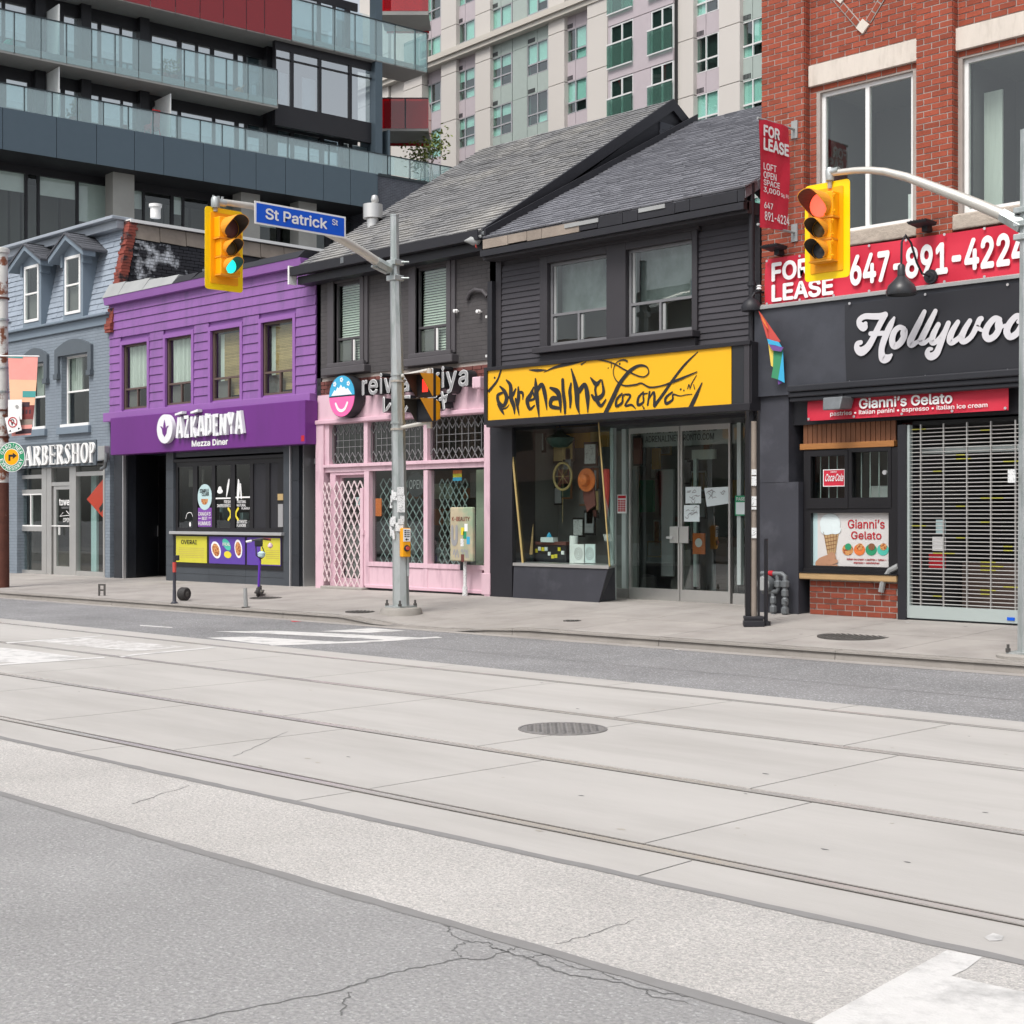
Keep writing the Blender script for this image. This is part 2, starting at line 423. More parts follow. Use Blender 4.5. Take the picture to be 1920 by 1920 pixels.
# ---------------- materials ----------------
mat('concrete', (.447, .43, .412), .85, var=.07, scale=1.2, bump=.15, bscale=70, col2=(.37, .353, .335), c2s=.8, c2t=(.45, .75), stretch=(.3, 1.3, 1))
mat('joint_dark', (.2, .19, .18), .9)
mat('rail_steel', (.72, .70, .675), .25, metal=.5, var=.05, scale=2)  # pale base colour stands in for the sky highlight along the rail heads
mat('rail_groove', (.05, .045, .04), .8, var=.2, scale=3)
mat('rail_rust', (.37, .34, .3), .85, var=.15, scale=4)
mat('asphalt_light', (.48, .463, .448), .9, var=.14, scale=.9, bump=.5, bscale=55, speck=(150, 'd8d3ce', (.55, 1.2)), col2=(.34, .33, .32), c2s=50, c2t=(.4, .62))
mat('asphalt_near', (.35, .345, .342), .9, var=.15, scale=.7, bump=.6, bscale=45, speck=(110, 'd2d2d4', (.88, 1.2)), col2=(.245, .243, .245), c2s=55, c2t=(.38, .64))
mat('asphalt_far', (.225, .223, .226), .9, var=.16, scale=.6, bump=.4, bscale=60, speck=(75, 'c8c8cc', (.78, 1.15)), col2=(.18, .18, .183), c2s=.5, c2t=(.4, .65))
mat('tar', (.235, .23, .228), .8, var=.1, scale=8)
mat('crack', (.15, .15, .15), .95)
mat('road_paint', (.62, .61, .6), .8, var=.07, scale=14, col2=(.40, .395, .39), c2s=3.2, c2t=(.5, .66), bump=.3)
mat('road_paint_worn', (.62, .61, .6), .75, col2=(.43, .415, .4), c2s=5, c2t=(.42, .58), bump=.2)
mat('sidewalk', (.345, .322, .302), .88, var=.12, scale=1.3, bump=.25, bscale=60, isl=.05, col2=(.27, .25, .235), c2s=1.1, c2t=(.45, .7))
mat('kerbstone', (.27, .25, .23), .88, var=.15, scale=2.5, bump=.3, bscale=40, isl=.04)
mat('iron', (.10, .095, .09), .7, metal=.3, var=.2, scale=6, bump=.2)
mat('iron_light', (.26, .25, .245), .65, metal=.4, var=.2, scale=8)
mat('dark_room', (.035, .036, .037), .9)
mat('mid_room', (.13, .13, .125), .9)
mat('shop_wall', (.24, .24, .235), .9, var=.15, scale=1)
mat('print_skin', 'b08468', .6, var=.1)
mat('grey_brick_trim', '5f6a72', .8, var=.06, bump=.15)
brickmat('grey_brick', '818b95', '7c8690', '737d87', .23, .072, .9, .05)
mat('grey_dark', '565e65', .75, var=.06)
mat('grey_trim', '74818d', .7, var=.05)
mat('grey_fascia', '979fa8', .6, var=.05)
mat('slate_grey', '8e98a4', .8, var=.08, isl=.09, bump=.2, scale=5)
mat('shingle_dark', '4d4f55', .9, isl=.12, var=.1, bump=.3)
mat('shingle_pale', '7a7a7b', .9, isl=.09, var=.14, bump=.3, scale=1, col2='9a9894', c2s=.6, c2t=(.5, .7))
mat('shingle_blue', '77787e', .9, isl=.09, var=.1, bump=.3, scale=1)
mat('white_frame', (.78, .78, .77), .5, var=.03)
mat('white_paint', (.8, .8, .79), .5)
mat('flash_grey', '9a9c9c', .6, var=.12, scale=2, metal=.1)
mat('red_brick_edge', '86443a', .85, isl=.25, var=.2, col2='3a3032', c2s=5, c2t=(.52, .62))
mat('black_board', '35353a', .8, isl=.12, var=.18, scale=2, col2='8f9096', c2s=1.4, c2t=(.63, .8))
mat('weathered', '8e8379', .85, isl=.15, var=.25, scale=2, bump=.3)
mat('black_brick_peel', '303036', .8, isl=.12, var=.2, col2='d5d8de', c2s=1.1, c2t=(.53, .62))
mat('purple_board', '885b9a', .55, var=.06, scale=1, isl=.04, bump=.08, col2='755487', c2s=1.8, c2t=(.48, .72), stretch=(2.5, 2.5, .5))
mat('purple_trim', '8c5da0', .55, var=.04)
mat('purple_sign', '682a7c', .38, var=.07, scale=.6, col2='5d2870', c2s=1.2, c2t=(.5, .75), stretch=(2, 2, .4))
mat('purple_soft', '7d46a0', .5, var=.04)
mat('brown_frame', '5f4f49', .55, var=.05)
mat('curtain_white', (.62, .64, .60), .9, var=.1, scale=6, stretch=(6, 6, .3))
mat('bamboo', 'b39a6c', .9, isl=.14, var=.12, scale=8)
mat('blind_pale', (.66, .7, .62), .7)
mat('blind_white', (.78, .81, .81), .8, var=.05)
mat('screen_grey', '6e6b69', .8, var=.06)
mat('tile_black', '2a2d33', .38, var=.25, scale=2, isl=.1)
mat('tile_gray', '43484e', .4, var=.15, scale=1.5, isl=.06)
mat('black_frame', '1d1c1f', .4, var=.1)
mat('black_paint', '26262b', .5, var=.15, scale=2, bump=.08)
mat('steel_trim', (.6, .6, .61), .35, metal=.6)
mat('yellow_panel', 'c9c33f', .4, var=.06)
mat('violet_panel', '5b3f9c', .4, var=.05)
mat('print_white', (.82, .82, .82), .5)
mat('print_black', (.02, .02, .022), .5)
mat('print_grey', (.3, .3, .31), .5)
mat('print_red', 'b5202c', .5)
mat('print_yellow', 'e0cd3a', .5)
mat('print_teal', '4fb7a5', .5)
mat('print_orange', 'd9753a', .6, var=.2, scale=30)
mat('print_food', 'c9925a', .6, var=.3, scale=40, col2='8f3b22', c2s=30, c2t=(.5, .55))
mat('print_green', '2f8f66', .5)
mat('ornament_green', '2f4a44', .5)
mat('reflection_tone', '858b8b', .6, var=.2, scale=2.2, col2='4c5655', c2s=1.6, c2t=(.42, .66), stretch=(1.2, 1.2, .8))  # mottled grey that paints smudgy reflections for the upstairs panes
mat('diamond_orange', 'e8452a', .4)
mat('poster_pale', 'cfccca', .5)
mat('print_pale', 'b9d3d6', .5)
mat('paper', (.66, .74, .75), .7, var=.05)
mat('led_white', (.75, .76, .78), .4)
mat('led_side', (.38, .38, .41), .5)
brickmat('brown_brick', '4d4a4b', '494647', '434142', .22, .075, .55, .10)
mat('brown_trim', '4e4b4e', .6, var=.08)
mat('raw_brick', '6b3f3a', .85, isl=.2, var=.15)
mat('pink', 'd6b6c1', .5, var=.05, scale=1.5, bump=.1, col2='b896a3', c2s=2.2, c2t=(.52, .76), stretch=(2.5, 2.5, .5))
mat('pink_shade', 'd3afbc', .5, var=.04)
mat('sign_black', (.03, .032, .036), .35)
mat('logo_blue', '3fa6cf', .4)
mat('logo_pink', 'ee6aa8', .4)
mat('lattice_pale', 'e8d6d8', .4, metal=.2)
mat('lattice_teal', '9fb0ae', .4, metal=.3)
mat('lead', (.22, .22, .225), .5)
mat('pale_green_wall', '9ba392', .8, var=.06)
mat('clapboard', '3e3c41', .6, var=.14, isl=.1, scale=3, bump=.1)
mat('clap_trim', '39373b', .55, var=.1, bump=.1)
mat('win_grey', '77777a', .5, var=.1)
mat('sign_yellow', 'e9b126', .3, var=.02, scale=.5)
mat('sign_frame', '2a292d', .35)
mat('alu', (.62, .615, .60), .32, metal=.75, var=.05)
mat('alu_pale', 'b9c4c2', .35, metal=.3)
mat('ochre_wall', 'c8963a', .8, var=.1)
mat('gold_trim', 'b09a64', .5)
mat('wood', '7d5238', .6, var=.18, isl=.14, scale=8, stretch=(6, 6, .6))
mat('wood_beam', 'a06c3c', .55, var=.2, scale=6, stretch=(.8, 6, 14))
mat('wood_sill', 'b3946a', .6, var=.22, scale=5, stretch=(.8, 6, 14))
mat('brick_red', '8c4431', .85, isl=.2, var=.12, scale=6, bump=.3, bscale=50)
mat('brick_low', '83402f', .85, isl=.35, var=.15, scale=6, bump=.3)
mat('mortar', 'a59c96', .95, var=.1, bump=.3)
mat('stone', 'cfc6bc', .8, var=.08, bump=.15, bscale=40, col2='b3aa9f', c2s=2.5, c2t=(.5, .75), stretch=(2.5, 2.5, .6))
mat('stone_rough', 'aea397', .9, var=.15, bump=1, bscale=12, scale=4)
mat('banner_red', 'c72a40', .5, var=.05, scale=1.5)
mat('banner_black', '2c2d32', .42, var=.08, scale=1)
mat('panel_black', '3a3c43', .45, var=.12, scale=1.2, col2='43454c', c2s=1.1)
mat('pilaster', '3a3b42', .55, var=.16, scale=1.8, col2='4c4d54', c2s=1.6, c2t=(.5, .7))
mat('hollywood', (.62, .61, .64), .5)
mat('shutter', (.5, .49, .475), .35, metal=.6)
mat('shutter_y', 'b9b65a', .4, metal=.3)
mat('signal_yellow', 'f5a60a', .35, var=.03)
mat('signal_plate', 'fcd400', .35, var=.02)
mat('signal_visor', 'e39a30', .45)
mat('visor_in', (.06, .05, .04), .6)
mat('lens_red_on', (1, .10, .06), .3, emit=1.3)
mat('lens_green_on', (.02, .75, .62), .3, emit=.9)
mat('lens_red_off', '5e3a38', .25)
mat('lens_amber_off', '5f5238', .25)
mat('lens_green_off', '45464a', .25)
mat('hand_red', (1, .05, .03), .3, emit=.7)
mat('galv', (.50, .53, .53), .42, metal=.55, var=.13, scale=5, bump=.1, stretch=(3, 3, .8), col2=(.34, .38, .37), c2s=2.5)
mat('arm_alu', (.62, .6, .55), .4, metal=.5, var=.08, scale=4)
mat('street_blue', '0c58cf', .35)
mat('conc_base', (.33, .31, .285), .9, var=.15, bump=.4)
mat('pole_paint', (.6, .6, .57), .7, var=.15, scale=4, col2='7b4a34', c2s=2.2, c2t=(.52, .58))
mat('pole_rust', '5b362c', .85, var=.25, scale=6, bump=.3, col2='b6aba0', c2s=9, c2t=(.68, .74))
mat('button_yellow', 'efa312', .4)
mat('sticker_white', (.72, .73, .73), .6, col2=(.3, .3, .3), c2s=60, c2t=(.55, .6))
mat('rubber', (.035, .033, .033), .7)
mat('scooter_purple', '5b2fa0', .4)
mat('flag_red', 'c14a43', .7)
mat('flag_yellow', 'e0c55a', .7)
mat('flag_green', '3a8a62', .7)
mat('flag_blue', '3aa6d0', .7)
mat('flag_violet', '6d4a8e', .7)
mat('gas_grey', '6f7376', .5, metal=.3, var=.15, scale=12)
mat('condo_panel', '53616b', .35, metal=.35, var=.03, isl=.03)
mat('condo_dark', '2b2b2f', .45, metal=.2)
mat('condo_soffit', '242529', .6)
mat('slab_grey', (.3, .295, .285), .85, var=.05)
mat('slab_edge', (.5, .52, .5), .8, var=.05)
mat('col_conc', (.33, .33, .31), .85, var=.12, scale=.8)
mat('rail_dark', '3a4246', .5, metal=.4)
mat('tower_conc', (.53, .50, .47), .85, var=.05, scale=.1)
mat('tower_band', (.5, .47, .42), .85, var=.05, scale=.1)
mat('tower_pink', (.43, .38, .405), .75, var=.04)
mat('tower_green', (.33, .385, .36), .6, var=.05)
mat('tower_frame', (.62, .62, .62), .5)
mat('tower_frame_dark', (.33, .33, .35), .5)
mat('balcony_red', '9c1c26', .3, var=.1)
mat('red_bright', 'c41f22', .5)
brickmat('dark_brick', '4b4f58', '43464f', '6a6d74', .24, .08, .5, .1)
mat('leaf', (.13, .16, .035), .7, isl=.35)
mat('bark', (.1, .08, .06), .9)
mat('opp_a', 'a08575', .85, var=.1); mat('opp_b', '9a958c', .85, var=.1); mat('opp_c', '5a5a60', .8, var=.1)
glassmat('glass', 'f2f7f5', 1.7, .02, wave=.02)
glassmat('shop_glass', 'f3f8f6', 1.75, .035, wave=.02)
glassmat('glass_condo', 'e4eef2', 3.2, .32, wave=.012)
glassmat('glass_rail', 'e2f3f4', 1.8, .1, milk=.2, mc='cde3e6')
glassmat('glass_red', 'd83040', 1.5, .05, milk=.35, mc='b82430')
glassmat('glass_tower', 'dff3ee', 1.9, .06, wave=.01)
glassmat('glass_juliet', 'c4ddd6', 1.7, .06, milk=.15, mc='7fa89c')
# ---------------- ground ----------------
def yl(y, x, k=.02): return y+k*x
YK = lambda x: 14.15+.042*x
def zs(x, y):
    yk = YK(x); back = .24-.0055*max(0, -x-19); t = min(1, max(0, (y-yk)/(17-yk)))
    kz = .1
    if -17 < x < -14: kz = .1-.088*min(1, min(x+17, -14-x)/.7)
    return kz+(back-kz)*t
struct(MB().face([(-500, -300, -.09), (500, -300, -.09), (500, 700, -.09), (-500, 700, -.09)]).build('ground', 'asphalt_far'))
def strip(name, m, ya, ka, yb, kb, z, x0=-70, x1=25):
    return struct(MB().face([(x0, ya+ka*x0, z), (x1, ya+ka*x1, z), (x1, yb+kb*x1, z), (x0, yb+kb*x0, z)]).build(name, m))
far = strip('road_far_lane', 'asphalt_far', 10.75, .02, 14.3, .042, 0)
light = strip('road_light_strip', 'asphalt_light', 3.81, .005, 4.95, .02, 0)
near = strip('road_near_lane', 'asphalt_near', -3, 0, 3.81, .005, 0)
bed = strip('track_bed', 'joint_dark', 4.95, .02, 10.75, .02, -.012)
# concrete slabs between the rails
RL = [10.3, 8.72, 6.97, 5.43]
edges = [10.75]+RL+[4.95]
jl = {0: 2.4, 1: 2.0, 2: 2.0, 3: 2.0, 4: 2.4}; off = {0: -.3, 1: .4, 2: -.3, 3: -.6, 4: -.2}
def wob(x, s): return .012*math.sin(x*3.1+s)+.007*math.sin(x*9.7+s*2)
for i in range(5):
    ya, yb = edges[i+1], edges[i]
    ga = .06 if i < 4 else 0; gb = .06 if i > 0 else 0
    x = -40+off[i]
    while x < 4:
        x2 = x+jl[i]*(1 if i != 2 else 1.1); g = .006
        p = [(x+g+.02*math.sin(x), yl(ya, x)+ga), (x2-g+.02*math.sin(x2), yl(ya, x2)+ga), (x2-g, yl(yb, x2)-gb), (x+g, yl(yb, x)-gb)]
        MB().prism(p, -.1, 0, 'z').build('concrete_slab', 'concrete', bed)
        x = x2
for i, y0 in enumerate(RL):
    mb = MB(); xs = [-70+k*.5 for k in range(190)]
    sgn = -1 if i in (0, 2) else 1   # grooved side faces the track centre
    def seg(a, b, z, m, w=0):
        for k in range(len(xs)-1):
            xa, xb = xs[k], xs[k+1]
            mb.face([(xa, yl(y0+a, xa)+w*wob(xa, i), z), (xb, yl(y0+a, xb)+w*wob(xb, i), z), (xb, yl(y0+b, xb)+w*wob(xb, i+3), z), (xa, yl(y0+b, xa)+w*wob(xa, i+3), z)], m)
    seg(-.065, .07, -.005, 2, 0)
    seg(-.028*sgn, .024*sgn, .002, 0, 0); seg(.024*sgn, .056*sgn, -.003, 1, .05); seg(-.042*sgn, -.029*sgn, -.003, 1, .05)
    for k in range(len(xs)-1):
        for a in (-.028*sgn, .024*sgn): mb.face([(xs[k], yl(y0+a, xs[k]), .002), (xs[k+1], yl(y0+a, xs[k+1]), .002), (xs[k+1], yl(y0+a, xs[k+1]), -.006), (xs[k], yl(y0+a, xs[k]), -.006)], 0)
    struct(mb.build('streetcar_rail', ['rail_steel', 'rail_groove', 'rail_rust']))
def band(name, m, y0, k, w, z_, x0=-40, x1=6, s=0):
    z = z_; mb = MB(); n = int((x1-x0)/.12); e = [RD.uniform(-1, 1)*.007 for _ in range(n+1)]; e2 = [RD.uniform(-1, 1)*.007 for _ in range(n+1)]
    for q in range(n):
        xa, xb = x0+q*.12, x0+(q+1)*.12
        mb.face([(xa, y0+k*xa-w/2+e[q], z), (xb, y0+k*xb-w/2+e[q+1], z), (xb, y0+k*xb+w/2+e2[q+1], z), (xa, y0+k*xa+w/2+e2[q], z)])
    return struct(mb.build(name, m))
band('tar_seam', 'tar', 4.94, .02, .065, .002); band('tar_seam', 'tar', 3.82, .005, .065, .002)
band('tar_seam', 'tar', 12.05, .033, .02, .002)
def ground_line(name, m, pts, z=.0015, jit=.012, sub=7):
    """wobbly crack or line through picture-measured ground points (u, v, width m)"""
    P = [(*G(u, v), w*.5) for u, v, w in pts]; Q = []
    for a, b in zip(P, P[1:]):
        for j in range(sub): Q.append((a[0]+(b[0]-a[0])*j/sub+RD.uniform(-1, 1)*jit, a[1]+(b[1]-a[1])*j/sub+RD.uniform(-1, 1)*jit, a[2]+(b[2]-a[2])*j/sub))
    Q.append(P[-1]); mb = MB()
    for i in range(len(Q)-1):
        a, b = Q[i], Q[i+1]; d = Vector((b[0]-a[0], b[1]-a[1])).normalized(); n = Vector((-d.y, d.x))
        wa, wb = a[2]/2*RD.uniform(.6, 1.3), b[2]/2*RD.uniform(.6, 1.3)
        mb.face([(a[0]+n.x*wa, a[1]+n.y*wa, z), (a[0]-n.x*wa, a[1]-n.y*wa, z), (b[0]-n.x*wb, b[1]-n.y*wb, z), (b[0]+n.x*wb, b[1]+n.y*wb, z)])
    return struct(mb.build(name, m))
for pts in ([(330, 1920, .014), (470, 1890, .014), (640, 1855, .016), (700, 1835, .016), (780, 1815, .014), (862, 1798, .014), (905, 1800, .02), (945, 1786, .012), (975, 1776, .01)],
            [(835, 1735, .01), (850, 1757, .014), (880, 1766, .012), (915, 1768, .01), (925, 1778, .014), (945, 1784, .02), (990, 1797, .02), (1030, 1818, .024), (1080, 1830, .02), (1150, 1840, .022), (1230, 1860, .018), (1320, 1875, .014), (1400, 1900, .014)],
            [(866, 1796, .01), (848, 1778, .01), (880, 1766, .008)], [(985, 1797, .01), (1020, 1790, .01), (1060, 1812, .01), (1120, 1820, .014), (1165, 1838, .012)],
            [(1205, 1855, .012), (1220, 1868, .012), (1290, 1882, .012)], [(1045, 1770, .008), (1110, 1752, .01), (1190, 1725, .006)], [(655, 1860, .01), (645, 1878, .014), (640, 1905, .012)],
            [(250, 1508, .02), (300, 1490, .012), (355, 1473, .008)], [(1595, 1293, .012), (1680, 1280, .008)],
            [(440, 1418, .01), (480, 1400, .012), (540, 1372, .008)]):
    ground_line('road_crack', 'crack', pts)
for k in range(46):
    u, v = RD.uniform(30, 1900), RD.uniform(1280, 1620)
    x, y = G(u, v); a = RD.uniform(.008, .024)
    if 5.1 < y < 10: struct(MB().face([(x+a*math.cos(t*.9)*RD.uniform(.5, 1.6), y+a*.6*math.sin(t*.9), .0015) for t in range(7)]).build('gum_spot', 'rail_rust' if k % 3 else 'crack'))
# painted markings
def gpoly(name, m, pts, z=.002):
    z = min(z, .003); return struct(MB().face([(*G(u, v), z) for u, v in pts]).build(name, m))
gpoly('crosswalk_block', 'road_paint', [(1515, 1924), (1776, 1782), (1842, 1795), (1812, 1818), (1784, 1831), (1925, 1862), (1925, 1924)], .002)
gpoly('paint_spot', 'road_paint', [(1845, 1758), (1862, 1750), (1882, 1756), (1878, 1764), (1855, 1765)], .002)
gpoly('crosswalk_bar', 'road_paint', [(400, 1184), (520, 1183), (790, 1196), (730, 1200), (600, 1193)])
gpoly('crosswalk_bar', 'road_paint', [(388, 1196), (470, 1194), (640, 1204), (560, 1208), (500, 1209)])
gpoly('crosswalk_line', 'road_paint', [(500, 1208), (680, 1202), (820, 1194), (830, 1196), (690, 1205), (510, 1211)], .008)
gpoly('crosswalk_line', 'road_paint', [(600, 1184), (700, 1178), (760, 1183), (690, 1187)], .005)
gpoly('crosswalk_bar', 'road_paint', [(-30, 1212), (30, 1217), (150, 1232), (60, 1244), (-30, 1240)])
gpoly('crosswalk_line', 'road_paint', [(-30, 1250), (-30, 1247), (195, 1232), (197, 1234)], .008)
gpoly('crosswalk_bar', 'road_paint_worn', [(60, 1202), (170, 1196), (350, 1213), (250, 1222)])
gpoly('crosswalk_line', 'road_paint', [(222, 1232), (250, 1227), (405, 1213), (405, 1215), (255, 1229), (228, 1233)], .008)
gpoly('crosswalk_line', 'road_paint', [(10, 1205), (190, 1192), (192, 1193.5), (14, 1207)], .008)
gpoly('lane_line', 'road_paint', [(262, 1172), (322, 1176), (324, 1177.5), (263, 1173.5)])
gpoly('survey_mark', 'banner_red', [(545, 1164), (562, 1163.5), (566, 1165.5), (548, 1166)])
# pavement
sw = MB(); sxs = [-45+i*.75 for i in range(60)]
for a, b in zip(sxs, sxs[1:]):
    for t0, t1 in ((0, .5), (.5, 1)):
        q = []
        for x, t in ((a, t0), (b, t0), (b, t1), (a, t1)):
            y = YK(x)+t*(17.1-YK(x)); q.append((x, y, zs(x, y)-.02))
        sw.face(q)
    sw.face([(a, 17.1, zs(a, 17.1)-.02), (b, 17.1, zs(b, 17.1)-.02), (b, 20, zs(b, 17.1)-.02), (a, 20, zs(a, 17.1)-.02)])
sw = struct(sw.build('sidewalk', 'joint_dark'))
x = -44.5
while x < -1:
    x2 = x+1.5; g = .004
    for t0, t1 in ((0, .48), (.48, 1.0)):
        xm = [x+g, (x+x2)/2, x2-g]; mb = MB()
        for a, b in zip(xm, xm[1:]):
            P = []
            for xx, t, e in ((a, t0, g), (b, t0, g), (b, t1, -g), (a, t1, -g)):
                ya = YK(xx)+.17; y = ya+t*(17.0-ya)+e; P.append((xx, y, zs(xx, y)))
            mb.hexa([(p[0], p[1], p[2]-.05) for p in P]+P)
        mb.build('sidewalk_slab', 'sidewalk', sw)
    mb = MB(); P = [(x+g, 17.0+g, zs(x, 17)), (x2-g, 17.0+g, zs(x2, 17)), (x2-g, 19.9, zs(x2, 17)+.02), (x+g, 19.9, zs(x, 17)+.02)]
    mb.hexa([(p[0], p[1], p[2]-.05) for p in P]+P); mb.build('sidewalk_slab', 'sidewalk', sw)
    x = x2
kb = struct(MB().box(0, .01, 0, .01, -.05, -.04).build('kerb', 'joint_dark'))
x = -45
while x < -1:
    x2 = x+2.4; n = 6; mb = MB()
    for i in range(n):
        a, b = x+(x2-x)*i/n+(.004 if i == 0 else 0), x+(x2-x)*(i+1)/n-(.004 if i == n-1 else 0)
        def kz(xx): return zs(xx, YK(xx))
        P = [(a, YK(a), -.06), (b, YK(b), -.06), (b, YK(b)+.165, -.06), (a, YK(a)+.165, -.06), (a, YK(a)+.03, kz(a)-.004), (b, YK(b)+.03, kz(b)-.004), (b, YK(b)+.165, kz(b)+.002), (a, YK(a)+.165, kz(a)+.002)]
        mb.hexa(P)
    mb.build('kerb_stone', 'kerbstone', kb); x = x2
lt = MB()
for k in range(90):
    x = RD.uniform(-30, -5); y = RD.uniform(YK(x)-.25, YK(x)+.1) if RD.random() < .5 else RD.uniform(YK(x)+.2, 16.9); z = zs(x, y)+.003 if y > YK(x)+.17 else .006
    if YK(x)-.02 < y <= YK(x)+.17: continue
    a = RD.uniform(.008, .03); lt.face([(x+a*math.cos(t*1.26+k)*RD.uniform(.5, 1.4), y+a*math.sin(t*1.26+k)*RD.uniform(.5, 1.2), z) for t in range(5)], k % 3)
stuff(lt.build('litter', ['weathered', 'crack', 'sticker_white']))
struct(MB().face([(-70, -3, .1), (25, -3, .1), (25, -8, .1), (-70, -8, .1)]).build('far_side_sidewalk', 'sidewalk'))
strip('gutter_pan', 'sidewalk', 13.93, .042, 14.16, .042, .003)
# covers in the ground
def manhole(u, v, z, ru, label, m, waffle):
    x, y, z = GS(u, v) if z else (*G(u, v), 0); r = ru*(-SA*x+CA*y)/FL
    t = thing('manhole_cover', label, 'manhole cover', (x, y, z+.002))
    MB().lathe([(r, -.02), (r, .004), (r*.95, .004), (r*.95, -.004)], n=36).build('ring', 'iron' if not waffle else 'iron_light', t)
    mb = MB().lathe([(r*.94, -.02), (r*.94, .003)], n=32)
    k = int(r/.045)
    for i in range(-k, k+1):
        for j in range(-k, k+1):
            px, py = i*.042, j*.042
            if math.hypot(px, py) < r*.88 and (i+j) % 2 == 0: mb.box(px-.016, px+.016, py-.016, py+.016, .003, .008)
    mb.build('lid', m, t)
manhole(1055, 1367, 0, 84, 'round waffle-patterned grey manhole cover in the concrete between the streetcar rails', 'iron_light', 1)
manhole(1600, 1193, .19, 67, 'large dark round manhole cover in the pavement in front of the gelato window', 'iron', 0)
manhole(675, 1147, .13, 28, 'small dark oval cover in the pavement just left of the signal pole base', 'iron', 0)
manhole(500, 1121, .13, 32, 'dark round cover in the pavement under the purple scooter', 'iron', 0)
manhole(1073, 1164, .17, 17, 'tiny dark valve cover in the pavement below the black bulkhead window', 'iron', 0)
# ================= grey barbershop house =================
FG = Frame(-35.6, 17, 0); gx1 = -30.25+35.6
gh = fthing('grey_house', 'blue-grey painted brick house with slate mansard and two white-windowed dormers', 'house', FG)
zc0, zc1 = FG.z(14, 643), FG.z(14, 623)
wA = FG.r(61, 682, 85, 806); wB = FG.r(125, 667, 165, 801); wA = (FG.x(60, .12), *wA[1:]); wB = (FG.x(124, .12), FG.x(167), *wB[2:])
hA = (wA[0], wA[1], wA[2], wA[3]); hB = (wB[0], wB[1], wB[2], wB[3])
st = FG.r(32, 872, 197, 1078)
MB().walls(-.6, gx1, .1, zc0, 0, .26, [hA, hB, (st[0], st[1], 0, st[3])]).build('wall', 'grey_brick', gh)
MB().box(-.6, gx1, 3.4, 9, .1, 6.3).build('rear_body', 'grey_brick', gh)
MB().box(-.6, gx1+.02, -.05, .3, zc0, zc1-.06).box(-.6, gx1+.05, -.14, .3, zc1-.06, zc1).build('cornice', 'grey_trim', gh, bevel=.012)
# arched hoods
for (x0, x1, z0, z1), hu in ((hA, 0), (hB, 1)):
    a, b = x0-.22, x1+.2; zb = z1-.42; mb = MB(); n = 12
    arc = [(a+(b-a)*k/n, z1+.16+.2*math.sin(math.pi*k/n)) for k in range(n+1)]
    mb.prism(arc+[(b, z1+.0), (a, z1+.0)], -.07, .02)
    mb.box(a, a+.16, -.07, .02, zb, z1); mb.box(b-.16, b, -.07, .02, zb, z1); mb.box(a-.02, a+.18, -.1, .02, zb-.12, zb); mb.box(b-.18, b+.02, -.1, .02, zb-.12, zb)
    mb.build('window_hood', 'grey_dark', gh)
    window(gh, x0, x1, z0, z1, .14, 'white_frame', .05, [(0, 1, .5, 1), (0, 1, 0, .5)], back='curtain', bm='curtain_white', bspec=(0, .45, .5, 1))
    MB().box(x0-.12, x1+.1, -.08, .14, z0-.17, z0).build('window_sill', 'grey_trim', gh, bevel=.01)
    MB().box(x0-.02, x1+.02, -.03, .13, z0-.002, z0+.07).build('sill_board', 'white_frame', gh)
# mansard
zm0, zm1 = zc1, FG.z(205, 418)-.05; ym0, ym1 = .02, .42
man = MB().prism([(ym0+.03, zm0), (ym1+.03, zm1), (6, zm1), (6, zm0)], -.6, gx1, 'x').build('mansard', 'slate_grey', gh)
sh = MB().hexa([(-.5, -.012, 0), (.5, -.012, 0), (.5, .0, 0), (-.5, .0, 0), (-.5, -.002, 1), (.5, -.002, 1), (.5, .004, 1), (-.5, .004, 1)]).mesh('shingle', 'slate_grey')
its = []; rows = 15; Lm = math.hypot(ym1-ym0, zm1-zm0); tilt = -math.atan2(ym1-ym0, zm1-zm0)
for r_ in range(rows):
    xx = -.6+(r_ % 2)*.13
    while xx < gx1-.05:
        w = RD.choice((.24, .3, .36)); w = min(w, gx1-xx)
        if RD.random() > .015: its.append((xx+w/2, ym0+(ym1-ym0)*r_/rows+.005, zm0+(zm1-zm0)*r_/rows, w-.006, 1+RD.random(), Lm/rows*1.04, tilt+RD.uniform(-.03, .0)))
        xx += w
many('shingle', sh, its, man, 'shingles')
zt0, zt1 = FG.z(205, 428), FG.z(205, 414)
MB().box(-.75, gx1-.05, .2, .6, zm1-.03, zm1+.16).box(-.75, gx1-.0, .05, .6, zm1+.16, zm1+.24).build('roof_fascia', 'grey_fascia', gh, bevel=.015)
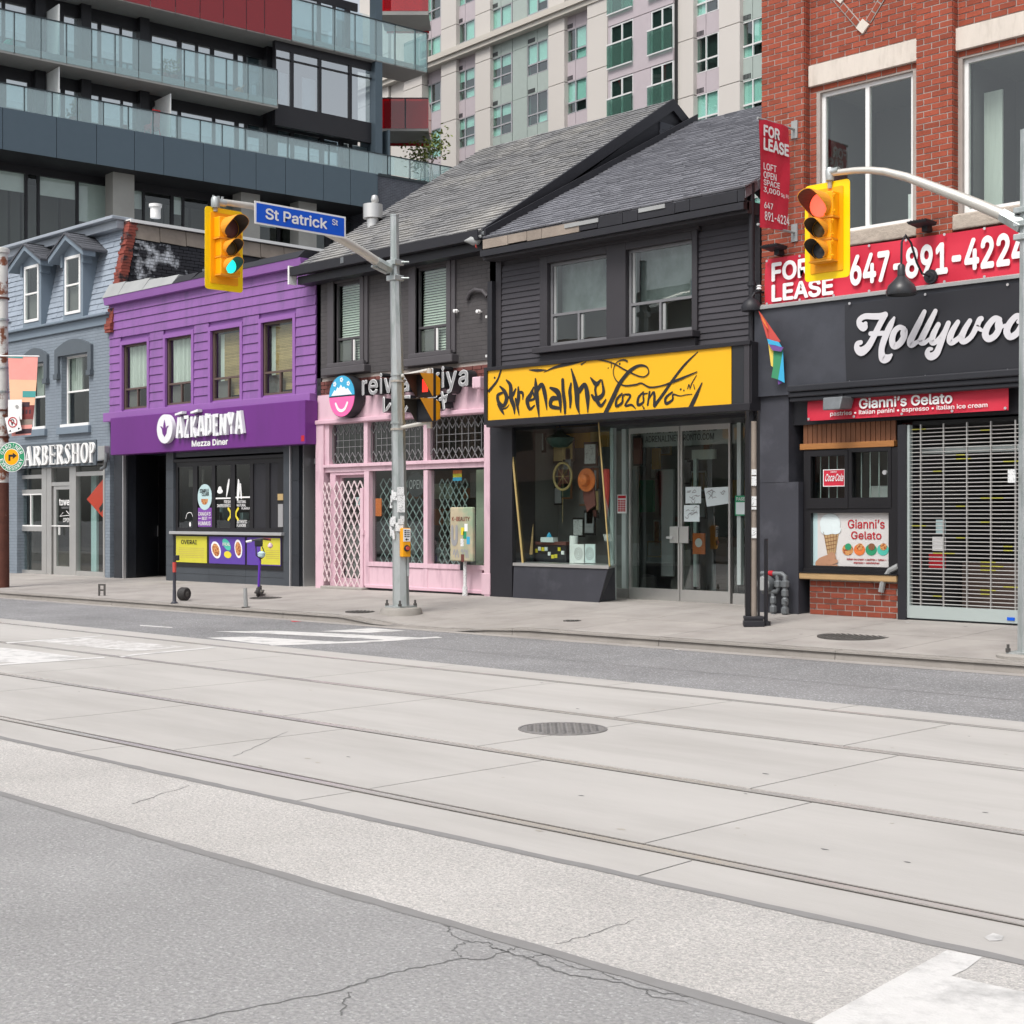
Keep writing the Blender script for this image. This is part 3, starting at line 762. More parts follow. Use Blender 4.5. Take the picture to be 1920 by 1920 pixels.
for u0, u1, vt, vb, up, vp, xr in ((45, 72, 501, 606, 42, 465, 1), (121, 150, 483, 591, 119, 445, 1)):
    x0, x1, z0, z1 = FG.r(u0, vt, u1, vb, -.12); zp = FG.z(up, vp, -.12); m = (x0+x1)/2
    d = MB(); a, b = x0-.1, x1+.1
    ct = z1+.12
    d.walls(a, b, z0-.12, ct, -.1, .55, [(x0, x1, z0, z1)])
    d.prism([(a, ct), (b, ct), (m, zp-.16)], -.1, .9)
    dm = d.build('dormer', 'grey_trim', gh)
    window(dm, x0, x1, z0, z1, -.12, 'white_frame', .065, [(0, 1, .5, 1), (0, 1, 0, .5)], back='flat', bm='screen_grey', bspec=(0, 1, 0, .48), rec=.25)
    ez = ct-.1; ex = .36
    for sx in (-1, 1):
        e = m+sx*((b-a)/2+ex)
        P = [(m, zp), (e, ez), (e, ez-.13), (m, zp-.14)]
        MB().prism(P, -.3, .02).build('bargeboard', 'grey_trim', dm)
        rf = MB(); P2 = [(m, zp+.03), (e+sx*.03, ez+.03), (e+sx*.03, ez-.02), (m, zp-.01)]
        rf.prism(P2, -.33, 1.0); rf.build('dormer_roof', 'shingle_dark', dm)
        cs = MB()
        for r_ in range(6):
            t = r_/6; px_, pz = e+(m-e)*t, ez+(zp-ez)*t
            q, pz2 = e+(m-e)*(t+.2), ez+(zp-ez)*(t+.2)
            for k in range(5):
                y0 = -.33+k*.26+(r_ % 2)*.1; cs.hexa([(px_, y0, pz+.03), (px_, y0+.25, pz+.03), (q, y0+.25, pz2+.03), (q, y0, pz2+.03), (px_, y0, pz+.052), (px_, y0+.25, pz+.052), (q, y0+.25, pz2+.036), (q, y0, pz2+.036)])
        stuff(cs.build('shingles', 'shingle_dark', dm))
    MB().box(b-.02, b+.08, -.14, .1, ct-.35, ct-.02).box(a-.08, a+.02, -.14, .1, ct-.35, ct-.02).build('bracket', 'grey_trim', dm, bevel=.01)
# side party wall, black boards and peeling brick, seen above the purple roof
ys1 = 6.6
gv = lambda u, v: Frame(-30.25, 17, 90).at(u, v)
sw_ = MB().prism([(ym0, 5.6), (ys1, 5.6), (ys1, zm1+.1), (ym1, zm1+.1)], gx1-.01, gx1+.12, 'x').build('side_wall', 'black_board', gh)
for k in range(16):
    z0 = 5.7+k*.155
    y0 = 2.7+RD.uniform(-.05, .05); zz1 = z0+.15
    if zz1 > zm1-.25: break
    MB().hexa([(gx1+.12, y0, z0), (gx1+.15, y0, z0), (gx1+.15, ys1, z0), (gx1+.12, ys1, z0), (gx1+.12, y0, zz1), (gx1+.13, y0, zz1), (gx1+.13, ys1, zz1), (gx1+.12, ys1, zz1)]).build('board', 'black_board', sw_)
bk = MB().box(-.5, .5, -.5, .5, -.5, .5).mesh('brick', 'black_brick_peel')
its = []
for r_ in range(33):
    z = 5.75+r_*.075
    if z > zm1-.28: break
    ysl = ym0+(ym1-ym0)*(z-zm0)/(zm1-zm0)+.12
    y = ysl+.2+(r_ % 2)*.115
    while y < 2.6:
        its.append((gx1+.125+RD.uniform(0, .012), y, z, .05, .218, .064)); y += .232
many('brick', bk, its, sw_, 'bricks')
its = []; be = MB().box(-.5, .5, -.5, .5, -.5, .5).mesh('edge_brick', 'red_brick_edge')
for r_ in range(40):
    z = 5.75+r_*.07
    if z > zm1+.12: break
    ysl = ym0+(ym1-ym0)*(z-zm0)/(zm1-zm0)
    its.append((gx1+.06, ysl+.06+RD.uniform(-.015, .015), z, .26, .2+RD.uniform(-.03, .03), .062))
many('edge_brick', be, its, sw_, 'edge_bricks')
for k in range(9):
    y0 = .5+k*.7; MB().hexa([(gx1+.13, y0, zm1-.26+RD.uniform(-.03, .03)), (gx1+.18, y0, zm1-.25), (gx1+.18, y0+.68, zm1-.27), (gx1+.13, y0+.68, zm1-.26), (gx1+.12, y0, zm1+.08), (gx1+.15, y0, zm1+.08), (gx1+.15, y0+.68, zm1+.08), (gx1+.12, y0+.68, zm1+.08)]).build('weathered_plank', 'weathered', sw_)
MB().box(gx1-.1, gx1+.22, .4, ys1, zm1+.1, zm1+.17).build('roof_edge_flashing', 'white_paint', sw_)
# storefront
x0, x1, z0, z1 = st; z0 = .12
def fx(u): return FG.x(u, .16)
def fz(u, v): return FG.z(u, v, .16)
sf = MB(); al = 'alu'
vb = [(32, 38.5), (81, 90), (90.5, 99), (133, 145), (196, 199)]
shopfront = MB()
for a, b in vb: shopfront.box(fx(a), fx(b), .12, .24, z0, z1)
def hb(ua, ub, v, w, y=.13): zz = fz(ua, v); shopfront.box(fx(ua), fx(ub), y, .23, zz-w/2, zz+w/2)
hb(38.5, 81, 895, .09); hb(38.5, 81, 922, .09); hb(38.5, 81, 991, .12); hb(38.5, 81, 1073, .14); hb(38.5, 81, 876, .05)
hb(99, 133, 908, .09); hb(99, 133, 876, .05); hb(145, 196, 889, .10); hb(145, 196, 1075, .12); hb(145, 196, 872, .05)
sfo = shopfront.build('shopfront', al, gh)
for ua, ub, va, vb_ in ((38, 81, 877, 893), (38, 81, 898, 919), (38, 81, 994, 1069), (99, 133, 877, 905), (145, 196, 874, 886), (145, 196, 893, 1071)):
    MB().box(fx(ua), fx(ub), .19, .2, fz(ua, va), fz(ua, vb_)).build('pane', 'shop_glass', sfo)
sl_ = window(sfo, fx(38.5), fx(81), fz(38, 988), fz(38, 925), .14, 'white_frame', .05, [(0, .48, 0, 1), (.48, 1, 0, 1)], rec=.05)
dr = MB().walls(fx(101), fx(133), z0, fz(101, 912), .15, .21, [(fx(106), fx(131), z0+.25, fz(106, 918))]).build('door', al, gh)
MB().box(fx(105), fx(132), .18, .19, z0+.2, fz(106, 916)).build('pane', 'shop_glass', dr)
MB().box(fx(101), fx(134), .1, .13, fz(101, 987), fz(101, 985)).box(fx(114), fx(115.5), .1, .13, fz(114, 1003), fz(114, 988)).build('push_bar', 'white_frame', dr)
text('tower', fx(110.5), fx(133), fz(111, 948), fz(111, 935), .17, 'print_white', dr, bold=.02)
text('BARBERSHOP', fx(115), fx(131), fz(115, 954), fz(115, 950), .17, 'print_grey', dr)
MB().tube([(fx(118), .165, fz(118, 961)), (fx(112), .165, fz(112, 968)), (fx(131), .165, fz(131, 966)), (fx(124), .165, fz(124, 958))], .008, 5).build('hanger_mark', 'print_white', dr)
text('OPEN', fx(118), fx(131), fz(118, 979), fz(118, 971), .17, 'print_white', dr, bold=.02)
room = MB()
room.face([(x0-.1, 3.2, 0), (x1+.1, 3.2, 0), (x1+.1, 3.2, z1), (x0-.1, 3.2, z1)]).face([(x0-.1, .36, .14), (x1+.1, .36, .14), (x1+.1, 3.2, .14), (x0-.1, 3.2, .14)])
room.face([(x0-.1, .36, 0), (x0-.1, 3.2, 0), (x0-.1, 3.2, z1), (x0-.1, .36, z1)]).face([(x1+.1, .36, 0), (x1+.1, 3.2, 0), (x1+.1, 3.2, z1), (x1+.1, .36, z1)]).face([(x0-.1, .36, z1), (x1+.1, .36, z1), (x1+.1, 3.2, z1), (x0-.1, 3.2, z1)])
room.build('interior', 'mid_room', gh, fixn=False)
MB().box(fx(146), fx(156), .5, .56, .2, z1-.3).build('inner_screen', 'print_pale', gh)
MB().box(fx(40), fx(80), 1.0, 1.5, .2, fz(40, 1035)).box(fx(150), fx(196), 1.2, 1.7, .2, fz(150, 1030)).build('counter', 'weathered', gh)
ds = thing('road_work_sign', 'orange diamond road-work sign with a black bar seen in the barbershop window', 'sign', FG.w(fx(198), .235, fz(197, 937)), 0)
MB().prism([(-1.0, 0.02), (0, .62), (.0, -.55)], -.008, .008).build('plate', 'diamond_orange', ds); MB().prism([(-.42, -.2), (-.34, -.3), (0, -.03), (0, .12)], -.012, -.008).build('bar_mark', 'print_black', ds)
bs = fthing('barbershop_sign', 'raised white serif letters spelling BARBERSHOP on the grey brick lintel', 'sign', FG)
xa, za = FG.at(27, 0, -.1)[0], 0; zb0, zb1 = FG.z(46, 873.5, -.1), FG.z(46, 838, -.1)
MB().box(FG.x(24), FG.x(182), -.03, .01, zb0-.06, zb1+.06).build('backing_board', 'grey_dark', bs)
def serif(ch, a, b, c, d):
    mb = MB(); w = b-a; h = d-c; T = .27*w; t = h*.055; y0, y1 = -.075, -.03
    def st_(x, ww=T, lo=c, hi=d): mb.box(x-ww/2, x+ww/2, y0, y1, lo, hi)
    def sf_(x, z, ww=T*1.7): mb.box(x-ww/2, x+ww/2, y0-.002, y1, z, z+t*.7)
    L = a+T*.75
    def bowl(xc, z0, z1, rx, top=False):
        pts = [(xc, z1-t/2, t)]+[(xc+rx*math.sin(q*math.pi/6), (z0+z1)/2+((z1-z0)/2-t/2)*math.cos(q*math.pi/6), t+(T-t)*math.sin(q*math.pi/6)) for q in range(1, 6)]+[(xc, z0+t/2, t)]
        stroke(mb, pts, y1, y1-y0-.004, k=3, round_=False)
    if ch in 'BRP':
        st_(L); sf_(L, c); sf_(L, d-t*.7)
        bowl(L+T*.4, c+h*.48, d, w*.42)
        if ch == 'B': bowl(L+T*.4, c, c+h*.54, w*.48)
        if ch == 'R': stroke(mb, [(L+w*.2, c+h*.5, T*.8), (b-T*.4, c+.0, T*.9)], y1, y1-y0-.002, k=1, round_=False); sf_(b-T*.3, c, T)
    elif ch == 'A':
        stroke(mb, [(a+w*.12, c, t*1.3), (a+w*.52, d, t*1.3)], y1, y1-y0, k=1, round_=False); stroke(mb, [(b-w*.16, c, T), (a+w*.5, d, T)], y1, y1-y0, k=1, round_=False)
        mb.box(a+w*.25, b-w*.25, y0, y1, c+h*.3, c+h*.3+t); sf_(a+w*.12, c, T*1.2); sf_(b-w*.15, c, T*1.5)
    elif ch == 'E':
        st_(L); sf_(L, c); sf_(L, d-t*.7)
        for z in (c, d-t, c+h*.47): mb.box(L, b-w*.05*(2 if z not in (c, d-t) else 1), y0, y1, z, z+t)
        mb.box(b-w*.1, b-w*.04, y0, y1, c, c+h*.25); mb.box(b-w*.14, b-w*.08, y0, y1, d-h*.2, d); mb.box(b-w*.24, b-w*.18, y0, y1, c+h*.4, c+h*.62)
    elif ch == 'H':
        st_(L); st_(b-T*.75); [sf_(q, z) for q in (L, b-T*.75) for z in (c, d-t*.7)]; mb.box(L, b-T*.75, y0, y1, c+h*.48, c+h*.48+t)
    elif ch == 'O':
        for s_ in (-1, 1):
            pts = [((a+b)/2+s_*(w/2-T*.45)*math.sin(q*math.pi/8), (c+d)/2+(h/2-t/2)*math.cos(q*math.pi/8), t+(T-t)*math.sin(q*math.pi/8)) for q in range(9)]
            stroke(mb, pts, y1, y1-y0-.004, k=2, round_=False)
    elif ch == 'S':
        m_ = (a+b)/2; stroke(mb, [(b-w*.14, d-h*.25, t), (b-w*.22, d-h*.1, t*1.2), (m_, d-t/2, t), (a+w*.22, d-h*.2, T*.8), (m_-w*.05, c+h*.56, T), (m_+w*.12, c+h*.42, T), (b-w*.2, c+h*.2, T*.8), (m_-w*.02, c+t/2, t), (a+w*.2, c+h*.1, t*1.2), (a+w*.12, c+h*.28, t)], y1, y1-y0-.004, k=4, round_=False)
        mb.box(b-w*.17, b-w*.1, y0, y1, d-h*.28, d-h*.03); mb.box(a+w*.1, a+w*.17, y0, y1, c+h*.03, c+h*.3)
    return mb.build('letter', 'white_paint', bs)
xs_ = [27, 44, 61, 77, 91, 105, 119, 133, 150, 166, 179]
for i, ch in enumerate('BARBERSHOP'): serif(ch, FG.x(xs_[i], -.07)+.03, FG.x(xs_[i+1], -.07)-.03, zb0, zb1)
ub = thing('utility_box', 'grey metal utility box with curved conduit at the right end of the barbershop letters', 'utility box', FG.w(FG.x(195), 0, FG.z(195, 850)))
MB().box(-.04, .26, -.14, 0, -.16, .16).build('box', 'flash_grey', ub, bevel=.015)
MB().tube([(.3, -.1, .0), (.3, -.12, -.2), (.22, -.1, -.32), (.05, -.1, -.36)], .04, 8).build('conduit', 'gas_grey', ub)
# ================= purple diner =================
FP = Frame(-30.25, 17, 0); pw = -22.55+30.25
pd = fthing('purple_diner', 'two-storey purple board-sided diner with black tiled ground floor', 'restaurant', FP)
ztop = FP.z(200, 575); zled = FP.z(200, 776)
wins = [FP.r(234, 647, 274, 768.5), FP.r(315, 634, 357, 759), FP.r(400, 620, 448, 753), FP.r(495, 605, 547, 740)]
zwb = sum(w[2] for w in wins)/4; zwt = sum(w[3] for w in wins)/4
wins = [(FP.x(u, .05), FP.x(v, -.03), zwb, zwt) for u, v in ((234, 275), (315, 358), (400, 449), (495, 548))]
MB().walls(0, pw, 3.0, ztop+.03, .03, .3, wins).build('wall', 'purple_trim', pd)
MB().box(0, pw, 3.2, 9, .1, 6.2).build('rear_body', 'black_paint', pd)
nb = 13; bh = (ztop-zled)/nb
for k in range(nb+1):
    z1 = ztop-k*bh+(.03 if k == 0 else 0); z0 = ztop-(k+1)*bh
    cuts = [w for w in wins if w[2]-.02 < z1 and w[3]+.05 > z0] if k < nb else []
    segs = []; xx = 0
    for w in cuts: segs.append((xx, w[0]-.09)); xx = w[1]+.09
    segs.append((xx, pw-.01))
    if k >= nb: continue
    for a, b in segs:
        if b-a > .05: MB().hexa([(a, -.022, z0), (b, -.022, z0), (b, .03, z0), (a, .03, z0), (a, -.002, z1-.007), (b, -.002, z1-.007), (b, .03, z1-.007), (a, .03, z1-.007)]).build('siding_board', 'purple_board', pd)
kinds = ['curtain', 'curtain', 'bamboo', 'bamboo']
for w, kd in zip(wins, kinds):
    for a, b, c, d in ((w[0]-.085, w[0], w[2]-.05, w[3]+.085), (w[1], w[1]+.085, w[2]-.05, w[3]+.085), (w[0], w[1], w[3], w[3]+.085)):
        MB().box(a, b, -.03, .05, c, d).build('window_trim', 'purple_trim', pd)
    f = window(pd, w[0], w[1], w[2], w[3], .045, 'brown_frame', .045, [(0, 1, .3, 1), (0, .52, 0, .3), (.52, 1, 0, .3)], back='curtain' if kd == 'curtain' else None, bm='curtain_white', bspec=(0, 1, .3, 1))
    if kd == 'bamboo':
        mb = MB(); n = 40; za, zb_ = w[2]+.1, w[3]-.06
        for i in range(n): mb.box(w[0]+.2, w[1]-.05, .19, .2+.004*(i % 2), za+(zb_-za)*i/n, za+(zb_-za)*(i+.85)/n)
        mb.build('blind', 'bamboo', f); MB().box(w[0]+.05, w[0]+.19, .2, .21, za, zb_).build('curtain', 'curtain_white', f)
    MB().box(w[0]+.05, w[0]+(w[1]-w[0])*.5, .135, .14, w[2]+.06, w[2]+(w[3]-w[2])*.28).build('insect_screen', 'screen_grey', f)
MB().hexa([(-.02, -.13, ztop+.0), (pw-.3, -.13, ztop+.0), (pw-.3, .2, ztop), (-.02, .2, ztop), (-.02, -.16, ztop+.16), (pw-.3, -.16, ztop+.16), (pw-.3, .2, ztop+.16), (-.02, .2, ztop+.16)]).build('eave_fascia', 'purple_trim', pd)
mb = MB(); xx = -.05; k = 0
while xx < pw-.35:
    w = RD.uniform(.5, 1.1) if xx < 3 else 2.2; b = min(xx+w, pw-.35); hh = .32-.16*min(1, xx/3.2)
    MB().hexa([(xx, -.17, ztop+.165), (b-.01, -.17, ztop+.165), (b-.01, .25, ztop+.165), (xx, .25, ztop+.165), (xx, .02+RD.uniform(-.03, .03), ztop+.17+hh), (b-.01, .02+RD.uniform(-.03, .03), ztop+.17+hh), (b-.01, .3, ztop+.17+hh), (xx, .3, ztop+.17+hh)]).build('parapet_flashing', 'flash_grey' if xx < 2.6 else 'black_paint', pd); xx = b
MB().box(0, pw, .2, 6, 6.0, 6.25).build('flat_roof', 'black_paint', pd)
MB().box(-.03, pw, -.16, .1, zled-.2, zled).build('ledge', 'purple_trim', pd, bevel=.01)
# sign box
FS = Frame(-30.25, 16.68, 0)
sgn = fthing('diner_sign', 'long deep-purple fascia sign reading AZKADENYA Mezza Diner with round tulip emblem', 'sign', FS)
sx0, sx1, sz0, sz1 = FS.r(207, 784, 572, 853.5)
MB().box(sx0, sx1, 0, .3, sz0, sz1).build('sign_box', 'purple_sign', sgn, bevel=.012)
MB().box(sx1+.05, pw, .17, .3, sz0+.03, sz1+.02).build('end_panel', 'purple_soft', pd)
ex, ez = FS.at(307, 804, -.12); em = MB().lathe([(.305, -.1), (.305, -.01)], (ex, 0, ez), 36, 'y').build('emblem_disc', 'led_white', sgn, smooth=True)
tul = [(0, .19), (.045, .07), (.05, .0), (.09, .05), (.17, .06), (.10, .0), (.075, -.1), (0, -.17), (-.075, -.1), (-.10, .0), (-.17, .06), (-.09, .05), (-.05, .0), (-.045, .07)]
MB().prism([(ex+p[0], ez+p[1]) for p in tul], -.106, -.1).build('tulip_mark', 'purple_sign', em)
def az(ch, a, b, c, d):
    T = .085; y0, y1 = -.085, -.01; mb = MB(); w = b-a; sk_ = RD.uniform(-.015, .015)
    P = {'A': [((0, 0), (.42, 1)), ((1, 0), (.58, 1)), ((.25, .3), (.75, .3))], 'Z': [((.05, .93), (.95, .93)), ((.8, .9), (.2, .1)), ((.05, .07), (.95, .07))], 'K': [((.18, 0), (.18, 1)), ((.9, 1), (.3, .5)), ((.3, .5), (.9, 0))],
         'D': [((.18, 0), (.18, 1)), ((.2, .93), (.8, .8)), ((.85, .85), (.85, .15)), ((.2, .07), (.8, .2))], 'E': [((.18, 0), (.18, 1)), ((.1, .93), (.95, .93)), ((.1, .5), (.8, .5)), ((.1, .07), (.95, .07))],
         'N': [((.15, 0), (.15, 1)), ((.2, .95), (.8, .05)), ((.85, 0), (.85, 1))], 'Y': [((.05, 1), (.5, .45)), ((.95, 1), (.5, .45)), ((.5, .5), (.5, 0))]}[ch]
    for i, (p, q) in enumerate(P):
        tt = T if p[0] == q[0] or abs(p[0]-q[0]) < .5 else T*.8
        stroke(mb, [(a+w*p[0]+sk_, c+(d-c)*p[1], tt), (a+w*q[0], c+(d-c)*q[1], tt*RD.uniform(.8, 1.2))], y1, y1-y0-.006*i, k=1, round_=False)
    return mb.build('letter', 'led_white', sgn)
la, lb = FS.x(328, -.1), FS.x(453, -.1); lz0, lz1 = FS.z(328, 821, -.1), FS.z(328, 783, -.1); n = 9
for i, ch in enumerate('AZKADENYA'):
    a = la+(lb-la)*i/n; az(ch, a+.035, a+(lb-la)/n-.03, lz0+RD.uniform(-.02, .01), lz1+RD.uniform(-.02, .03))
for a, b, z in ((.1, 1.1, lz1+.06), (2.3, 3.3, lz1+.07)):
    q = (lb-la)/n; MB().hexa([(la+a*q, -.12, z-.02), (la+b*q, -.12, z+.01), (la+b*q, -.01, z+.01), (la+a*q, -.01, z-.02), (la+a*q, -.12, z+.02), (la+b*q, -.12, z+.06), (la+b*q, -.01, z+.06), (la+a*q, -.01, z+.02)]).build('accent_mark', 'led_white', sgn)
text('Mezza Diner', FS.x(360), FS.x(428), FS.z(360, 838, 0), FS.z(360, 826, 0), -.002, 'print_white', sgn, 'small_lettering', .004, .03)
MB().box(sx1-.12, sx1-.02, -.004, .0, sz0+.05, sz0+.16).build('red_sticker', 'print_red', sgn)
# ground floor
z2 = sz0+.05
def px_(u, dy=0): return FP.x(u, dy)
def pz(u, v, dy=0): return FP.z(u, v, dy)
def tiles(x0, x1, z0, z1, y, nx, nz, m, par, d=.03):
    for i in range(nx):
        for j in range(nz):
            a, b = x0+(x1-x0)*i/nx, x0+(x1-x0)*(i+1)/nx; c, d_ = z0+(z1-z0)*j/nz, z0+(z1-z0)*(j+1)/nz
            MB().box(a+.003, b-.003, y-d, y, c+.003, d_-.003).build('wall_tile', m, par)
bx = lambda x0, x1, y0, y1, z0, z1, n, m, par=pd: MB().box(x0, x1, y0, y1, z0, z1).build(n, m, par)
bx(px_(213), px_(231), .04, .3, .1, z2, 'pier_core', 'tile_black'); tiles(px_(213), px_(231), .1, z2, .04, 1, 5, 'tile_black', pd)
bx(px_(231), px_(232.5), -.02, .06, .1, z2, 'edge_strip', 'steel_trim')
MB().prism([(px_(232.5), .05), (px_(290, 1.3), 1.3), (px_(290, 1.3), 1.5), (px_(232.5), .3)], .1, z2, 'z').build('entry_side_wall', 'tile_black', pd)
for j in range(5):
    a = Vector((px_(233), .05)); b = Vector((px_(290, 1.3), 1.3)); nrm = Vector((b.y-a.y, -(b.x-a.x))).normalized()*.02
    for i in range(3):
        p, q = a+(b-a)*(i/3+.004), a+(b-a)*((i+1)/3-.004); z0, z1 = .12+(z2-.12)*j/5, .12+(z2-.12)*(j+1)/5-.006
        MB().hexa([(p.x, p.y, z0), (q.x, q.y, z0), (q.x+nrm.x, q.y+nrm.y, z0), (p.x+nrm.x, p.y+nrm.y, z0), (p.x, p.y, z1), (q.x, q.y, z1), (q.x+nrm.x, q.y+nrm.y, z1), (p.x+nrm.x, p.y+nrm.y, z1)]).build('wall_tile', 'tile_black', pd)
a = Vector((px_(233), .05)); b = Vector((px_(290, 1.3), 1.3)); ang = math.atan2(b.y-a.y, b.x-a.x); fr_ = Vector((math.cos(ang), math.sin(ang)))
Mx = Matrix.Translation((a.x, a.y, 0)) @ Matrix.Rotation(ang, 4, 'Z')
tadd(MB(), '235', .38, .68, pz(248, 950, .2), pz(248, 940, .2), -.025, .01, 0, 0, Mx).build('house_number', 'print_grey', pd, fixn=False)
bx(px_(290, 1.3), px_(312, 1.3)+.9, 1.32, 1.4, .1, z2-.25, 'entry_door', 'black_frame'); bx(px_(290, 1.3), px_(312, 1.3)+.9, 1.3, 1.5, z2-.25, z2, 'entry_header', 'black_paint')
MB().tube([(px_(292, 1.2), 1.25, 1.1), (px_(292, 1.2), 1.25, 1.35)], .015, 6).build('door_handle', 'steel_trim', pd)
# window unit
ua, ub_ = px_(312), px_(545)
bx(ua, ua+.02+px_(326)-px_(312), .02, 1.4, .1, z2, 'pier_core', 'tile_gray'); tiles(ua, px_(326), .1, z2, .02, 1, 7, 'tile_gray', pd)
bx(ua, px_(545), .05, .3, .1, pz(326, 1050), 'base_wall', 'tile_gray'); tiles(px_(326), px_(532), .12, pz(326, 1053), .05, 3, 2, 'tile_gray', pd)
bx(px_(326), px_(545), .03, .3, pz(326, 858), z2, 'header_panel', 'tile_gray')
bx(px_(532), px_(545), .02, .3, .1, z2, 'pier_core', 'tile_gray'); tiles(px_(532), px_(545), .1, z2, .02, 1, 5, 'tile_gray', pd)
bx(px_(544), px_(545.5), -.02, .03, .1, z2, 'edge_strip', 'steel_trim')
bx(px_(545.5), px_(560), .04, .4, .1, z2, 'pier_core', 'tile_black'); tiles(px_(545.5), px_(560), .1, z2, .04, 1, 4, 'tile_black', pd)
# dark side door at right
bx(px_(560), px_(561.5), .1, .4, .1, z2, 'edge_strip', 'steel_trim')
dd = bx(px_(561), px_(592, .4), .45, .5, .1, z2-.5, 'side_door', 'black_frame'); bx(px_(561), px_(592, .4), .4, .9, z2-.5, z2, 'side_door_header', 'black_paint')
MB().box(px_(563, .4), px_(590, .4), .43, .45, pz(563, 1005, .4), pz(563, 1002, .4)).build('crash_bar', 'brown_frame', dd); MB().box(px_(565, .4), px_(566.5, .4), .43, .45, pz(565, 950, .4), pz(565, 900, .4)).build('pull_handle', 'steel_trim', dd)
MB().box(px_(564), px_(589), .3, .42, pz(564, 870), pz(564, 858)).build('door_lamp', 'print_grey', dd, bevel=.02)
wz0, wz1 = pz(326, 996), pz(326, 862)
wx0, wx1 = px_(325), px_(532)
fb = MB(); holes = [(px_(331), px_(359)), (px_(367.5), px_(394.5)), (px_(401), px_(430)), (px_(438), px_(466)), (px_(472), px_(496)), (px_(503), px_(518))]
ph = [(a, b, wz0+.08, wz1-.16) for a, b in holes]
wf = MB().walls(wx0, wx1, wz0, wz1, .03, .14, ph).box(wx0, wx1, -.01, .05, wz1-.06, wz1).build('window_unit', 'black_frame', pd)
for i, h in enumerate(ph):
    MB().box(h[0], h[1], .05, .058, h[2], h[3]).build('pane' if i < 4 else 'shutter_panel', 'shop_glass' if i < 4 else 'black_paint', wf)
    if i >= 4: MB().box(h[0], h[1], .07, .1, (h[2]+h[3])/2+.25, (h[2]+h[3])/2+.29).build('rail', 'black_frame', wf)
MB().box(wx0-.03, px_(534), -.09, .06, wz0-.06, wz0).build('counter_sill', 'steel_trim', pd, bevel=.006)
rm = MB(); rx0, rx1, ry = wx0, wx1, 2.4
rm.face([(rx0, ry, .3), (rx1, ry, .3), (rx1, ry, wz1), (rx0, ry, wz1)]).face([(rx0, .2, .3), (rx0, ry, .3), (rx0, ry, wz1), (rx0, .2, wz1)]).face([(rx1, .2, .3), (rx1, ry, .3), (rx1, ry, wz1), (rx1, .2, wz1)]).face([(rx0, .2, wz1), (rx1, .2, wz1), (rx1, ry, wz1), (rx0, ry, wz1)]).face([(rx0, .2, .9), (rx1, .2, .9), (rx1, ry, .9), (rx0, ry, .9)])
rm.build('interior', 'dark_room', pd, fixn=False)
for k in range(26): x = RD.uniform(rx0+.1, rx1-.3); y = RD.choice((.9, 1.4, 2.2)); z = RD.choice((.9, 1.5, 1.95)); MB().box(x, x+RD.uniform(.08, .35), y, y+.15, z, z+RD.uniform(.12, .4)).build('shop_fitting', RD.choice(['screen_grey', 'mid_room', 'steel_trim', 'bamboo', 'print_pale']), pd)
MB().box(rx0+.1, rx1-.1, 2.1, 2.35, 1.9, 1.94).box(rx0+.1, rx1-.1, 2.1, 2.35, 1.45, 1.49).build('wall_shelf', 'screen_grey', pd)
MB().box(ph[0][0], ph[0][1], .3, .32, ph[0][3]-.42, ph[0][3]-.05).build('roller_blind', 'screen_grey', wf)
yy = .046
pst = MB().box(ph[1][0]+.01, ph[1][1]-.01, yy-.004, yy, ph[1][2]+.02, FP.z(370, 952)).build('poster', 'purple_soft', wf)
cxp, czp = (ph[1][0]+ph[1][1])/2, FP.z(381, 932); pe = MB(); disc(pe, cxp, czp, .265, yy-.01, yy-.002, rz=.27); pe.build('poster_oval', 'print_pale', wf)
pe = MB(); pe.prism([(cxp+.13*math.cos(t*math.pi/10), czp-.04-.12*math.sin(t*math.pi/10)) for t in range(11)], yy-.014, yy-.01); pe.build('bowl_print', 'print_food', wf)
for s_, a, b, va, vb_ in (('SIMPLE', 372, 389, 917, 924), ('CLEAN', 376, 389, 924, 930)): text(s_, px_(a), px_(b), pz(a, vb_), pz(a, va), yy-.011, 'print_black', wf, bold=.02)
for s_, a, b, va, vb_ in (("CANADA'S", 369, 392, 960, 967), ('BEST', 376, 386, 969, 975), ('HUMMUS', 369, 392, 977.5, 985)): text(s_, px_(a), px_(b), pz(a, vb_), pz(a, va), yy-.005, 'print_white', wf, bold=.03)
for a, b, v in ((369, 374, 972), (388, 393, 971)): MB().box(px_(a), px_(b), yy-.008, yy-.004, pz(a, v)-.005, pz(a, v)+.005).build('dash', 'print_white', wf)
for s_, a, b, va, vb_ in (('FRESH', 417, 429, 938, 944), ('INGREDIENTS', 404, 429, 945.5, 951), ('THINGS', 441, 458, 938, 943.5), ('MADE IN', 441, 458, 945, 950), ('KITCHEN', 450, 466, 951, 955.5), ('AUTHENTIC', 441, 460, 975, 981), ('FLAVORS', 441, 458, 982, 988)):
    if s_ in ('THINGS', 'MADE IN', 'KITCHEN'): s_ = {'THINGS': 'TRADITIONAL', 'MADE IN': 'NATURAL', 'KITCHEN': 'FLAVOUR'}[s_]
    text(s_, px_(a), px_(b), pz(a, vb_), pz(a, va), yy, 'print_white', wf, bold=.03)
for a, b, v in ((401, 431, 934.5), (438.5, 467, 932.5)): MB().box(px_(a), px_(b), yy-.004, yy, pz(a, v)-.015, pz(a, v)+.015).build('rule_line', 'print_white', wf)
